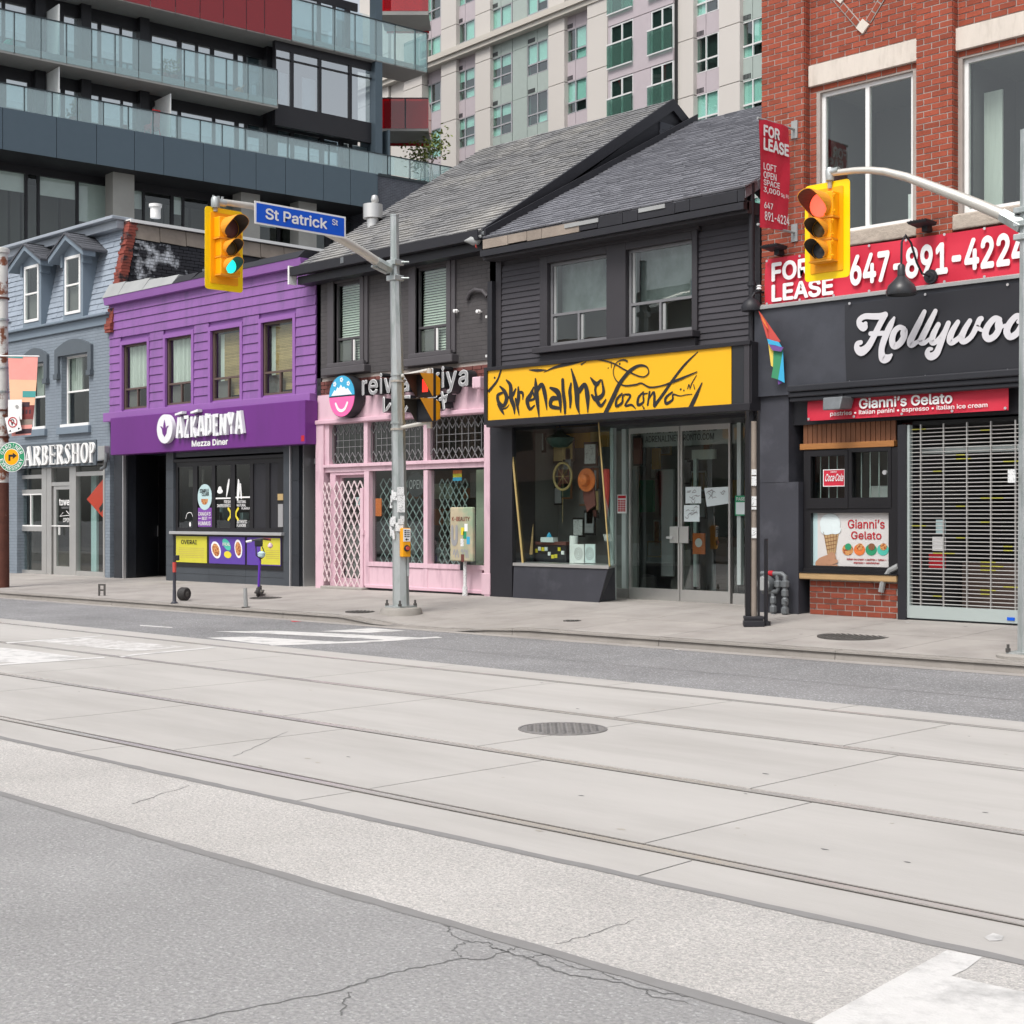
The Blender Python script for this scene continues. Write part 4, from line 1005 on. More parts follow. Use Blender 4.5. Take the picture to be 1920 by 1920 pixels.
for a, s_ in ((427, 1), (441, -1)):
    mb = MB(); c = FP.at(a, 964); stroke(mb, [(c[0]-s_*.04, c[1]+.11, .06), (c[0]+s_*.03, c[1]+.04, .05), (c[0]+s_*.03, c[1]-.04, .05), (c[0]-s_*.04, c[1]-.11, .06)], yy); mb.build('arc_mark', 'print_yellow', wf)
mb = MB(); c = FP.at(409, 921)
disc(mb, c[0], c[1], .10, yy-.003, yy, rz=.05); disc(mb, c[0], c[1]+.05, .06, yy-.005, yy-.002, rz=.05); c = FP.at(424, 914); mb.build('food_icon', 'print_white', wf); mb = MB(); stroke(mb, [(c[0]-.05, c[1]-.18, .03), (c[0], c[1], .07), (c[0]+.04, c[1]+.15, .05)], yy); mb.build('food_icon', 'print_white', wf); mb = MB(); c = FP.at(445, 917)
stroke(mb, [(c[0]-.05, c[1]-.2, .06), (c[0]-.02, c[1], .1), (c[0]-.02, c[1]+.18, .05)], yy); stroke(mb, [(c[0]+.08, c[1]-.18, .05), (c[0]+.05, c[1]+.1, .04)], yy); mb.build('food_icon', 'print_white', wf)
mb = MB(); c = FP.at(353, 968); stroke(mb, [(c[0]-.16, c[1]-.05, .015), (c[0]-.1, c[1]+.06, .015), (c[0]+.05, c[1]+.07, .015), (c[0]+.12, c[1]-.03, .015)], yy); disc(mb, c[0]+.0, c[1]-.17, .035, yy-.003, yy, rz=.05); mb.build('dish_icon', 'print_white', wf)
bx(px_(520), px_(529), .015, .03, pz(520, 988), pz(520, 945), 'menu_strip', 'print_grey', pd); bx(px_(519.5), px_(529.5), .012, .03, pz(520, 938), pz(520, 926), 'notice', 'bamboo', pd)
# low panels
qz0, qz1 = pz(331, 1053.5), pz(331, 1005)
lp = MB().box(px_(327), px_(533), .0, .06, qz0-.09, qz1+.05).build('panel_surround', 'black_frame', pd)
for a, b, m in ((331, 388.5, 'yellow_panel'), (393, 460, 'violet_panel'), (464, 527, 'violet_panel')):
    MB().box(px_(a), px_(b), -.012, 0, qz0, qz1).build('picture_panel', m, lp)
text('OVERAI', px_(341), px_(370), pz(341, 1020), pz(341, 1012), -.013, 'print_black', lp, bold=.02)
MB().box(px_(490), px_(526.5), -.016, -.012, qz0+.02, qz1-.01).build('picture_panel', 'yellow_panel', lp)
g_ = MB()
for i in range(6): g_.box(px_(336), px_(384), -.014, -.012, pz(336, 1027+i*3.4)-.003, pz(336, 1027+i*3.4)+.003)
for i in range(5): g_.box(px_(500), px_(525), -.019, -.016, pz(500, 1032+i*3.6)-.003, pz(500, 1032+i*3.6)+.003)
g_.build('fine_print', 'bamboo', lp)
def plate(u, v, rx, rz, tilt, m):
    c = FP.at(u, v); o = MB(); o.prism([(c[0]+rx*math.cos(t*.2618)*math.cos(tilt)-rz*math.sin(t*.2618)*math.sin(tilt), c[1]+rx*math.cos(t*.2618)*math.sin(tilt)+rz*math.sin(t*.2618)*math.cos(tilt)) for t in range(24)], -.016, -.012); o.build('plate_print', 'print_white' if m not in ('print_teal', 'print_yellow') else m, lp)
    if m not in ('print_teal', 'print_yellow'):
        o = MB(); o.prism([(c[0]+.75*(rx*math.cos(t*.2618)*math.cos(tilt)-rz*math.sin(t*.2618)*math.sin(tilt)), c[1]+.75*(rx*math.cos(t*.2618)*math.sin(tilt)+rz*math.sin(t*.2618)*math.cos(tilt))) for t in range(24)], -.019, -.016); o.build('food_print', m, lp)
plate(406, 1031, .2, .15, -.75, 'print_food'); plate(448, 1029, .13, .19, .25, 'print_food'); plate(426, 1021, .17, .09, -.6, 'print_teal'); plate(428, 1040, .13, .07, -.1, 'print_yellow')
text('HALAL', px_(419), px_(433), pz(419, 1023), pz(419, 1017), -.017, 'print_white', lp, bold=.02)
# ================= pink shop =================
FK = Frame(-22.53, 17, 0); kw = FK.x(928)
kx, kz = FK.x, FK.z
ps = fthing('pink_shop', 'dark brown-grey brick house with pale pink shopfront and arched window surrounds', 'shop', FK)
bk = lambda n, m, u0, vt, u1, vb, y0=-.02, y1=.1, par=None, bev=0: (lambda r: MB().box(r[0], r[1], y0, y1, r[2], r[3]).build(n, m, par or ps, bevel=bev))(FK.r(u0, vt, u1, vb))
def roofpart(par, x0, x1, ye, ze, yr, zr, m, seed, sgn=1, th=.0):
    """sloping roof with separate shingles; local coords of par"""
    rf = MB().hexa([(x0, ye, ze-.14), (x1, ye, ze-.14), (x1, yr, zr-.14), (x0, yr, zr-.14), (x0, ye, ze), (x1, ye, ze), (x1, yr, zr), (x0, yr, zr)]).build('roof', m, par)
    L = math.hypot(yr-ye, zr-ze); a = math.atan2(zr-ze, yr-ye); rows = int(L/.14); rr = random.Random(seed)
    me = MB().hexa([(-.5, 0, 0), (.5, 0, 0), (.5, 1, -.01), (-.5, 1, -.01), (-.5, 0, .02), (.5, 0, .02), (.5, 1, .003), (-.5, 1, .003)]).mesh('shingle', m)
    its = []
    for r_ in range(rows):
        x = x0-.02+rr.random()*.2-.2; t = r_/rows
        while x < x1:
            w = .27*rr.choice((.7, 1, 1, 1.25)); xa, xb = max(x, x0-.02), min(x+w, x1+.02)
            if xb-xa > .04: its.append(((xa+xb)/2, ye+(yr-ye)*t-.02*math.cos(a)-.005+rr.uniform(-.012, .012), ze+(zr-ze)*t+.002, xb-xa-.006, L/rows*1.06, 1+rr.random()*.5, a+rr.uniform(0, .012)))
            x += w
    many('shingle', me, its, rf, 'shingles')
    return rf
ye, ze = -.32, kz(905, 432, -.32)-.02
yr = 21.59-17; zr = 9.36
roofpart(ps, -.25, kw+.02, ye, ze, yr, zr, 'shingle_pale', 3)
MB().hexa([(-.25, yr, zr-.14), (kw+.02, yr, zr-.14), (kw+.02, yr+4.5, zr-2.9), (-.25, yr+4.5, zr-2.9), (-.25, yr, zr), (kw+.02, yr, zr), (kw+.02, yr+4.5, zr-2.75), (-.25, yr+4.5, zr-2.75)]).build('rear_roof', 'shingle_pale', ps)
MB().prism([(.0, .2), (8.8, .2), (8.8, 6.5), (yr, zr-.15), (.0, 6.1)], kw-.12, kw, 'x').build('gable_wall', 'black_paint', ps)
MB().prism([(.0, .2), (8.8, .2), (8.8, 6.5), (yr, zr-.15), (.0, 6.1)], .0, .12, 'x').build('gable_wall', 'black_paint', ps)
MB().prism([(ye, ze-.16), (yr, zr-.19), (yr, zr+.03), (ye, ze+.05)], kw+.0, kw+.06, 'x').build('bargeboard', 'black_paint', ps)
MB().prism([(yr, zr-.19), (yr+2.5, zr-1.72), (yr+2.5, zr-1.5), (yr, zr+.03)], kw+.0, kw+.06, 'x').build('bargeboard', 'black_paint', ps)
k = 0
for r_ in range(8):
    for c_ in range(5):
        y = yr-.35+c_*.3; z = zr-1.15+r_*.14
        if z+.14 < zr-.2-abs(y+.15-yr)*.64-.12: MB().box(kw+.001, kw+.025, y, y+.29, z, z+.135).build('gable_shingle', 'shingle_dark', ps)
gut = MB().prism([(ye-.12, ze-.14), (ye+.02, ze-.14), (ye+.02, ze+.02), (ye-.02, ze-.005), (ye-.03, ze-.11), (ye-.10, ze-.11), (ye-.11, ze+.02), (ye-.13, ze+.02)], -.27, kw+.05, 'x').build('gutter', 'black_paint', ps)
MB().box(-.2, kw, ye+.02, .0, ze-.3, ze-.15).build('eave_soffit', 'black_paint', ps)
MB().box(-.3, -.26, ye-.14, ye+.04, ze-.3, ze+.05).build('gutter_end', 'white_frame', ps)
ov = []; W1 = FK.r(636, 531, 681, 684); W2 = FK.r(788, 502, 839, 666); W1 = (kx(632, .05), kx(684, -.05), *W1[2:]); W2 = (kx(784, .05), kx(843, -.05), *W2[2:])
zk0 = kz(594, 710)
MB().walls(.0, kw, zk0, ze-.1, 0, .2, [W1, W2]).build('wall', 'brown_brick', ps)
MB().box(.13, kw-.13, 2.6, 8, .1, 6.2).build('rear_body', 'dark_room', ps)
for r, (u0, u1) in ((W1, (617, 692)), (W2, (769, 856))):
    a, b = kx(u0), kx(u1); zt = r[3]; mb = MB()
    t = .1
    for o_, (e, d) in enumerate(((0, .04), (.1, .06))):
        A, B = a+e, b-e; zz = zt+.17-e*.6; n = 12
        for sx in (A, B-t): mb.box(sx, sx+t, -d, .02, r[2]-.02, zz)
        top = [(A+(B-A)*q/n, zz+(.26-e*.5)*math.sin(math.pi*q/n)) for q in range(n+1)]
        for p, q in zip(top, top[1:]): mb.hexa([(p[0], -d, p[1]-t), (q[0], -d, q[1]-t), (q[0], .02, q[1]-t), (p[0], .02, p[1]-t), (p[0], -d, p[1]), (q[0], -d, q[1]), (q[0], .02, q[1]), (p[0], .02, p[1])])
    mb.prism([(a+.2+(b-a-.4)*q/8, zt+.1+.2*math.sin(math.pi*q/8)) for q in range(9)]+[(b-.2, zt), (a+.2, zt)], -.03, .02)
    mb.box(a+.2, r[0]+.01, -.03, .02, r[2], zt+.1); mb.box(r[1]-.01, b-.2, -.03, .02, r[2], zt+.1)
    mb.build('window_surround', 'brown_trim', ps)
    MB().box(a-.05, b+.05, -.16, .02, r[2]-.2, r[2]-.06).box(a+.05, b-.05, -.1, .02, r[2]-.06, r[2]+.03).build('window_sill', 'brown_trim', ps, bevel=.015)
    f = window(ps, r[0], r[1], r[2], r[3], .03, 'brown_trim', .05, [(0, 1, .3, 1), (0, .5, 0, .3), (.5, 1, 0, .3)], back='slats', bm='blind_pale', bspec=(0, 1, 0, 1))
    MB().box(r[0]+.07, r[0]+(r[1]-r[0])*.5, .07, .075, r[2]+.07, r[2]+(r[3]-r[2])*.28).build('insect_screen', 'screen_grey', f)
    MB().box((r[0]+r[1])/2+.02, (r[0]+r[1])/2+.06, .04, .07, r[2]+.06, r[2]+(r[3]-r[2])*.29).build('slider_stile', 'white_frame', f)
# raw brick band
zb1, zb0 = zk0-.0, kz(597, 742)
its = []; me = MB().box(-.5, .5, -.5, .5, -.5, .5).mesh('brick', 'raw_brick')
MB().box(.02, kw-.05, .03, .2, zb0-.2, zb1).build('brick_backing', 'mortar', ps)
for r_ in range(int((zb1-zb0+.1)/.075)):
    x = .02+(r_ % 2)*.11
    while x < kw-.1: its.append((x+.1, .03, zb0-.08+r_*.075, .2, .06, .064)); x += .215
many('brick', me, its, ps, 'bricks')
# fascia and shopfront
fa0, fa1 = kz(597, 792), kz(597, 742)
MB().hexa([(.02, -.02, fa0), (kw-.02, -.02, fa0), (kw-.02, .2, fa0), (.02, .2, fa0), (.02, .0, fa1), (kw-.02, .0, fa1), (kw-.02, .2, fa1), (.02, .2, fa1)]).build('fascia_board', 'pink', ps)
MB().box(-.0, kw, -.09, .05, fa0-.05, fa0+.03).build('cornice_moulding', 'pink_shade', ps, bevel=.015)
zb = .12
for a, b in ((596, 611), (912, 923)): MB().box(kx(a), kx(b), -.06, .12, zb, fa0-.05).build('pilaster', 'pink', ps, bevel=.01)
zt0, zt1 = kz(618, 872), kz(618, 795)
bars = [(611, 619), (684, 691), (796, 803), (911, 913)]
hz = MB()
hz.box(kx(611), kx(913), -.02, .1, kz(611, 886), kz(611, 871)); hz.box(kx(611), kx(913), -.07, .05, kz(611, 877), kz(611, 872)); hz.box(kx(611), kx(913), -.02, .1, kz(611, 797), fa0-.03)
for a, b in bars: hz.box(kx(a), kx(b), -.025, .1, kz(a, 873 if a < 620 else 871), fa0-.03)
hz.build('transom_frame', 'pink', ps)
for a, b in ((619, 684), (691, 796), (803, 911)):
    x0, x1 = kx(a), kx(b); f = MB().box(x0, x1, .06, .068, zt0, zt1).build('transom_pane', 'shop_glass', ps)
    mb = MB(); w = .008; d0, d1 = .052, .06
    def ln(p, q):
        stroke(mb, [(p[0], p[1], w), (q[0], q[1], w)], d1, d1-d0, k=1, round_=False)
    n = max(4, round((x1-x0)/.16)); h = zt1-zt0
    for i in range(n):
        xa, xb = x0+(x1-x0)*i/n, x0+(x1-x0)*(i+1)/n; xm = (xa+xb)/2
        for zc_ in (zt0+.11, zt1-.11):
            ln((xa, zc_), (xm, zc_+.11)); ln((xm, zc_+.11), (xb, zc_)); ln((xa, zc_), (xm, zc_-.11)); ln((xm, zc_-.11), (xb, zc_))
        ln((xa, zt0+.11), (xa, zt1-.11))
    for q in (.42, .58): ln((x0+(x1-x0)*.12, zt0+h*q), (x1-(x1-x0)*.12, zt0+h*q))
    mb.build('lead_came', 'lead', f)
# interior behind
rm = MB(); z9 = fa0
rm.face([(.1, 2.2, .1), (kw-.1, 2.2, .1), (kw-.1, 2.2, z9), (.1, 2.2, z9)]).face([(.14, .3, .1), (.14, 2.2, .1), (.14, 2.2, z9), (.14, .3, z9)]).face([(kw-.14, .3, .1), (kw-.14, 2.2, .1), (kw-.14, 2.2, z9), (kw-.14, .3, z9)]).face([(.1, .3, z9), (kw-.1, .3, z9), (kw-.1, 2.2, z9), (.1, 2.2, z9)]).face([(.1, .1, .25), (kw-.1, .1, .25), (kw-.1, 2.2, .25), (.1, 2.2, .25)])
rm.build('interior', 'mid_room', ps, fixn=False)
MB().box(kx(867), kx(912), .32, .36, .6, kz(867, 880)).build('inner_partition', 'pale_green_wall', ps)
def lattice(x0, x1, z0, z1, y, m, par, nx, n_, w=.02, name='lattice_gate'):
    mb = MB(); dx = (x1-x0)/nx; k_ = (z1-z0)/n_
    for i in range(nx):
        for j in range(n_):
            xa, xb = x0+dx*i, x0+dx*(i+1); za, zb_ = z0+k_*j, z0+k_*(j+1); xm = (xa+xb)/2; zm = (za+zb_)/2
            for p, q in (((xa, zm), (xm, zb_)), ((xm, zb_), (xb, zm)), ((xa, zm), (xm, za)), ((xm, za), (xb, zm))):
                stroke(mb, [(p[0], p[1], w), (q[0], q[1], w)], y, .014, k=1, round_=False)
    return mb.build(name, m, par)
# door with folding gate
d0, d1, dz0, dz1 = kx(629), kx(683), .3, kz(629, 891)
MB().walls(kx(619), kx(691), .27, kz(619, 884), -.0, .1, [(d0, d1, dz0, dz1)]).build('door_frame', 'pink_shade', ps)
dr = MB().walls(d0, d1, dz0, dz1, .1, .15, [(d0+.06, d1-.06, dz0+.12, dz1-.05)]).build('door', 'pink', ps)
MB().box(d0+.05, d1-.05, .12, .128, dz0+.1, dz1-.04).build('pane', 'shop_glass', dr)
MB().box(kx(656), kx(668), .14, .15, kz(656, 947), kz(656, 932)).build('door_notice', 'print_pale', dr)
MB().box(d0+.1, d1-.1, .16, .17, dz0+.15, kz(640, 985)).build('door_sheet', 'screen_grey', dr)
gt = lattice(d0-.0, d1+.02, dz0-.04, kz(629, 903), -.03, 'lattice_pale', ps, 5, 7, .019, 'folding_gate')
lattice(kx(612), kx(627), .35, kz(612, 905), -.07, 'lattice_pale', ps, 2, 7, .014, 'folded_gate')
MB().box(d1-.05, d1+.03, -.06, -.02, dz0-.05, kz(680, 915)).box(d1-.0, d1+.05, -.07, -.01, kz(680, 1003), kz(680, 994)).build('gate_stile', 'pink', ps)
# big windows
MB().box(kx(685), kx(694), -.03, .12, .3, kz(685, 884)).box(kx(796.5), kx(804), -.03, .12, .3, kz(796, 882)).box(kx(691), kx(913), -.04, .1, kz(691, 1061), kz(691, 1053)).build('window_frame', 'pink', ps)
for a, b, lm in ((694, 797, 797), (804, 912, 862)):
    r = (kx(a), kx(b), kz(a, 1053), kz(a, 883)); MB().box(r[0], r[1], .06, .068, r[2], r[3]).build('pane', 'shop_glass', ps)
    nn = 8 if a < 700 else 5
    lattice(r[0]+.06, kx(lm), r[2]-.05, r[3]-.14, .2, 'lattice_teal', ps, nn, 7, .014, 'inner_lattice')
ob = MB(); c = FK.at(772, 908); disc(ob, c[0], c[1], .24, .10, .13, rz=.22); o_ = ob.build('open_neon_sign', 'sign_black', ps); text('OPEN', c[0]-.18, c[0]+.18, c[1]-.08, c[1]+.08, .1, 'print_grey', o_)
mb = MB(); c = FK.at(850, 886)
for i, m in enumerate((0, 1, 2)): mb.box(c[0]-.11, c[0]+.11, .09, .1, c[1]-.02-i*.06, c[1]+.04-i*.06, i)
mb.build('rainbow_sticker', ['print_orange', 'print_yellow', 'logo_blue'], ps)
nb_ = MB(); c = FK.at(700, 947); nb_.box(c[0]-.05, c[0]+.12, .09, .1, c[1]-.2, c[1]+.12); nb_.build('window_notice', 'print_orange', ps)
mb = MB()
for k in range(30):
    x = RD.uniform(1.2, kw-.5); y = RD.choice((1.2, 1.6, 2.0)); z = RD.choice((.3, .9, 1.4, 1.9)); MB().box(x, x+RD.uniform(.1, .5), y, y+.2, z, z+RD.uniform(.15, .45)).build('shop_fitting', RD.choice(['screen_grey', 'mid_room', 'curtain_white', 'pale_green_wall', 'wood', 'print_pale']), ps)
for k in range(14): mb.box(kx(705)+k*.13, kx(705)+k*.13+RD.uniform(.06, .13), .5+RD.random()*.5, .9, .7, .8+RD.uniform(.1, .6), 0 if k % 3 else 1)
mb.build('shelf_goods', ['screen_grey', 'mid_room'], ps)
# bulkhead
for a, b in ((691, 796), (803, 905)): MB().box(kx(a), kx(b), -.02, .15, .29, kz(a, 1062 if a < 700 else 1063)).build('bulkhead_panel', 'pink', ps, bevel=.008)
MB().box(kx(688), kx(918), -.05, .12, .27, .33).build('bulkhead_base', 'pink_shade', ps, bevel=.01)
MB().box(kx(690), kx(918), .03, .2, .1, .28).build('plinth', 'tile_gray', ps)
MB().box(kx(613), kx(690), -.16, .2, .1, .27).build('door_step', 'conc_base', ps, bevel=.015)
MB().box(kx(908), kx(924), -.07, .15, .26, .62).build('corner_block', 'pink', ps, bevel=.01)
bx_ = FK.at(895, 718, -.15); MB().box(bx_[0]-.08, bx_[0]+.12, -.2, -.02, bx_[1]-.09, bx_[1]+.1).build('sensor_box', 'pink', ps, bevel=.015)
MB().tube([(kx(878), -.03, kz(878, 562)), (kx(885), -.05, kz(885, 550)), (kx(896), -.07, kz(896, 544)), (kx(910), -.06, kz(910, 546)), (kx(918), -.05, kz(918, 556))], .035, 8).build('conduit_arch', 'brown_trim', ps)
for u, v in ((860, 584), (903, 585)): MB().lathe([(.01, -.12), (.03, -.11), (.03, -.085), (.018, -.08), (.034, -.07), (.034, -.045), (.014, -.04), (.012, .02)], (kx(u), 0, kz(u, v)), 12, 'y').build('insulator', 'print_white', ps, smooth=True)
dp = thing('downpipe', 'black downpipe on the seam between the brown brick and the clapboard house', 'pipe', FK.w(kx(927), 0, 3.1))
MB().box(-.05, .06, -.12, 0, .3, 2.35).build('pipe', 'black_paint', dp, bevel=.01)
for z in (.5, 1.1, 1.75): MB().box(-.08, -.05, -.13, -.05, z, z+.04).build('clip', 'white_frame', dp)
# sign
FKs = Frame(-22.53, 16.88, 0); rs = fthing('takeaway_sign', 'black channel-letter sign reiwatakiya with round mountain and smile emblem', 'sign', FKs)
c = FKs.at(643, 743, -.12); dm = MB().lathe([(.385, -.14), (.385, .08)], (c[0], 0, c[1]), 40, 'y').build('emblem_disc', 'sign_black', rs, smooth=True)
def half(s_, m, n_):
    P = [(c[0]+.37*math.cos(t*math.pi/18), c[1]+s_*(.012+.362*math.sin(t*math.pi/18))) for t in range(19)]
    MB().prism(P, -.15, -.14).build(n_, m, dm)
half(1, 'logo_blue', 'emblem_top'); half(-1, 'logo_pink', 'emblem_base')
mt_ = [(-.3, .02), (-.21, .12), (-.17, .1), (-.12, .17), (-.08, .14), (-.02, .21), (.03, .15), (.07, .17), (.13, .12), (.18, .14), (.3, .02)]
MB().prism([(c[0]+p[0], c[1]+p[1]) for p in mt_], -.155, -.15).build('mountain_mark', 'print_white', dm)
mb = MB()
for x, z in ((-.2, .23), (.0, .3), (.2, .22)):
    for k in range(5): disc(mb, c[0]+x+.03*math.cos(k*1.257), c[1]+z+.03*math.sin(k*1.257), .018, -.155, -.15, n=8)
mb.build('blossom_mark', 'print_white', dm)
mb = MB(); stroke(mb, [(c[0]-.17, c[1]-.13, .05), (c[0]-.1, c[1]-.23, .055), (c[0], c[1]-.265, .055), (c[0]+.1, c[1]-.23, .055), (c[0]+.17, c[1]-.13, .05)], -.15, .004); mb.build('smile_mark', 'print_white', dm)
def chan(ch, a, b, cc, d):
    o = text(ch, a, b, cc, d, .1, 'sign_black', rs, 'letter', .2, .02)
    text(ch, a, b, cc, d, -.1025, 'print_white', o, 'outline', .003, .02)
    text(ch, a+.009, b-.009, cc+.009, d-.009, -.108, 'print_grey', o, 'face', .003, .003)
    return o
letters('reiwatakiya', FKs.x(679, -.1), FKs.x(878, -.1), FKs.z(679, 752, -.1), FKs.z(679, 703, -.1), 0, None, rs, fn=chan, bold=.0)
kj = {'レ': 717, 'イ': 742, 'ワ': 754, 'タ': 780, 'キ': 803, 'ヤ': 825}; kz0, kz1 = FKs.z(717, 774, -.1), FKs.z(717, 747, -.1)
KT = {'レ': [[(.2, 1), (.2, .05), (.5, .2), (.9, .55)]], 'イ': [[(.9, 1), (.5, .65), (.1, .5)], [(.55, .65), (.55, 0)]], 'ワ': [[(.1, .5), (.1, .95), (.9, .95), (.8, .45), (.35, 0)]],
      'タ': [[(.4, 1), (.1, .5)], [(.35, .85), (.9, .85), (.7, .35), (.2, 0)], [(.35, .5), (.7, .35)]], 'キ': [[(.1, .75), (.9, .85)], [(.05, .4), (.95, .5)], [(.42, 1), (.6, 0)]], 'ヤ': [[(.05, .6), (.9, .8), (.65, .45)], [(.3, 1), (.5, 0)]]}
for ch, u in kj.items():
    a_, b_ = FKs.x(u, -.1), FKs.x(u+17, -.1); bk_ = MB(); ol_ = MB(); fc_ = MB()
    for ps_ in KT[ch]:
        P = [(a_+(b_-a_)*x, kz0+(kz1-kz0)*z) for x, z in ps_]
        stroke(bk_, [(*p, .06) for p in P], .08, .18, k=1); stroke(ol_, [(*p, .06) for p in P], -.108, .003, k=1); stroke(fc_, [(*p, .03) for p in P], -.119, .003, k=1)
    o = bk_.build('letter', 'sign_black', rs, fixn=False); ol_.build('outline', 'print_white', o, fixn=False); fc_.build('face', 'print_grey', o, fixn=False)
# ================= clapboard tattoo shop =================
FY = Frame(-17.62, 17, 0); yw = 17.62-12.3; yx, yz = FY.x, FY.z
ys = fthing('clapboard_shop', 'charcoal clapboard house with shingled roof above a glass-doored shop', 'shop', FY)
ye, ze = -.36, yz(915, 446, -.36)
roofpart(ys, .07, yw, ye, ze, 22.2-17, 9.06, 'shingle_blue', 5)
MB().hexa([(.07, 5.2, 8.9), (yw, 5.2, 8.9), (yw, 9, 7), (.07, 9, 7), (.07, 5.2, 9.06), (yw, 5.2, 9.06), (yw, 9, 7.15), (.07, 9, 7.15)]).build('rear_roof', 'shingle_blue', ys)
MB().prism([(ye, ze-.02), (5.2, 9.04), (5.2, 9.2), (ye, ze+.16)], .062, .10, 'x').build('step_flashing', 'black_paint', ys)
mb = MB(); xx = .05
while xx < yw:
    w = RD.uniform(.25, .9); b = min(xx+w, yw); MB().box(xx, b-.01, ye-.015, ye+.04, ze-.17+RD.uniform(-.01, .01), ze-.02).build('eave_board', 'weathered' if (xx < 1.7 or RD.random() < .08) else 'black_paint', ys); xx = b
MB().box(.0, yw, ye+.04, -.0, ze-.34, ze-.17).build('eave_soffit', 'clap_trim', ys)
MB().prism([(ye-.05, ze-.3), (ye+.08, ze-.3), (ye+.08, ze-.18), (ye-.05, ze-.2)], .02, yw, 'x').build('gutter', 'black_paint', ys)
for a, b, dz in ((1.9, 2.6, .0), (3.4, 3.9, .02)): MB().box(a, b, ye-.03, ye-.015, ze-.09+dz, ze-.03+dz).build('gutter_flap', 'flash_grey', ys)
wz = [FY.r(1030, 493, 1141, 646, .0), FY.r(1177, 471, 1301, 634, .0)]
zt, zb = (wz[0][3]+wz[1][3])/2, (wz[0][2]+wz[1][2])/2; wz = [(w[0], w[1], zb, zt) for w in wz]
zs1 = yz(920, 690); zs0 = yz(920, 790)
MB().walls(.0, yw, zs0-.1, ze-.3, .02, .2, wz).build('wall', 'clapboard', ys)
MB().box(.1, yw-.05, 3.6, 9, .1, 6).build('rear_body', 'dark_room', ys)
gl, gr = yx(1016), yx(1311); n = int((ze-.34-zs1)/.092)
for k in range(n):
    z0 = zs1+k*.092; z1 = z0+.092
    sg = [(.12, gl), (gr, yw-.06)] if zb-.2 < z0 < zt+.3 else [(.12, yw-.06)]
    for a, b in sg: MB().hexa([(a, -.018, z0), (b, -.018, z0), (b, .02, z0), (a, .02, z0), (a, .0, z1), (b, .0, z1), (b, .02, z1), (a, .02, z1)]).build('clapboard', 'clapboard', ys)
MB().box(.0, .12, -.03, .05, zs1, ze-.3).build('corner_board', 'clap_trim', ys); MB().box(yw-.08, yw, -.03, .05, zs0, ze-.3).build('corner_board', 'clap_trim', ys)
for (a, b, c, d) in ((gl, wz[0][0], zb-.1, zt+.12), (wz[0][1], wz[1][0], zb-.1, zt+.12), (wz[1][1], gr, zb-.1, zt+.12), (gl-.03, gr+.03, zt+.12, zt+.26), (wz[0][0], wz[0][1], zt, zt+.12), (wz[1][0], wz[1][1], zt, zt+.12)):
    MB().box(a, b, -.055, .05, c, d).build('window_trim', 'clap_trim', ys, bevel=.008)
MB().box(gl-.04, gr+.03, -.2, .04, zb-.13, zb-.03).box(gl+.05, gr, -.1, .04, zb-.3, zb-.13).build('window_sill', 'clap_trim', ys, bevel=.012)
for w in wz:
    f = window(ys, *w, .03, 'win_grey', .045, [(0, 1, .36, 1), (0, .48, 0, .36), (.48, 1, 0, .36)], back='flat', bm='screen_grey', bspec=(0, .0, 0, 0), rec=.6, room='mid_room')
    wd = w[1]-w[0]; h = w[3]-w[2]
    for a, c, d in ((.045, .38, .97), (.045, .04, .34), (.51, .04, .34)): MB().box(w[0]+a*wd, w[0]+a*wd+.05, .05, .085, w[2]+c*h, w[2]+d*h).build('white_stile', 'flash_grey', f)
    MB().box(w[0]+.05, w[1]-.05, .25, .27, w[2]+h*.4, w[3]).build('painted_reflection', 'reflection_tone', f)  # added sheet behind the glass, coloured to imitate its smudged reflections
# sign
FYs = Frame(-17.62, 16.62, 0); ts = fthing('tattoo_shop_sign', 'long yellow sign hand-lettered adrenaline Toronto in black', 'sign', FYs)
s0, s1, c0, c1 = FYs.r(915, 696, 1371, 788.5); sR = FYs.x(1408)
MB().box(s0-.06, sR, .012, .38, c0-.11, c1+.05).build('sign_box', 'sign_frame', ts, bevel=.01)
fc = MB().box(s0, s1, .0, .02, c0, c1).build('sign_face', 'sign_yellow', ts)
for a, b, c, d in ((s0-.07, s0, c0-.07, c1+.06), (s0, sR, c1, c1+.06), (s0, sR, c0-.10, c0)): MB().box(a, b, -.03, .03, c, d).build('sign_edge', 'sign_frame', ts, bevel=.006)
MB().box(s1+.02, sR-.12, -.0, .012, c0, c1).build('end_panel', 'sign_black', ts); MB().box(sR-.11, sR-.02, -.01, .012, c0-.05, c1+.02).build('end_panel', 'clap_trim', ts)
def lp_(p, zx, zy, sc, fr, wk=1.4, dy=0):
    out = []
    for x, y, w in p:
        u, v = zx+x/sc, zy+y/sc; q = fr.at(u, v, dy); dpt = fr.at(u, v-1, dy)[1]-q[1]; out.append((q[0], q[1], max(.004, w/sc*dpt*wk)))
    return out
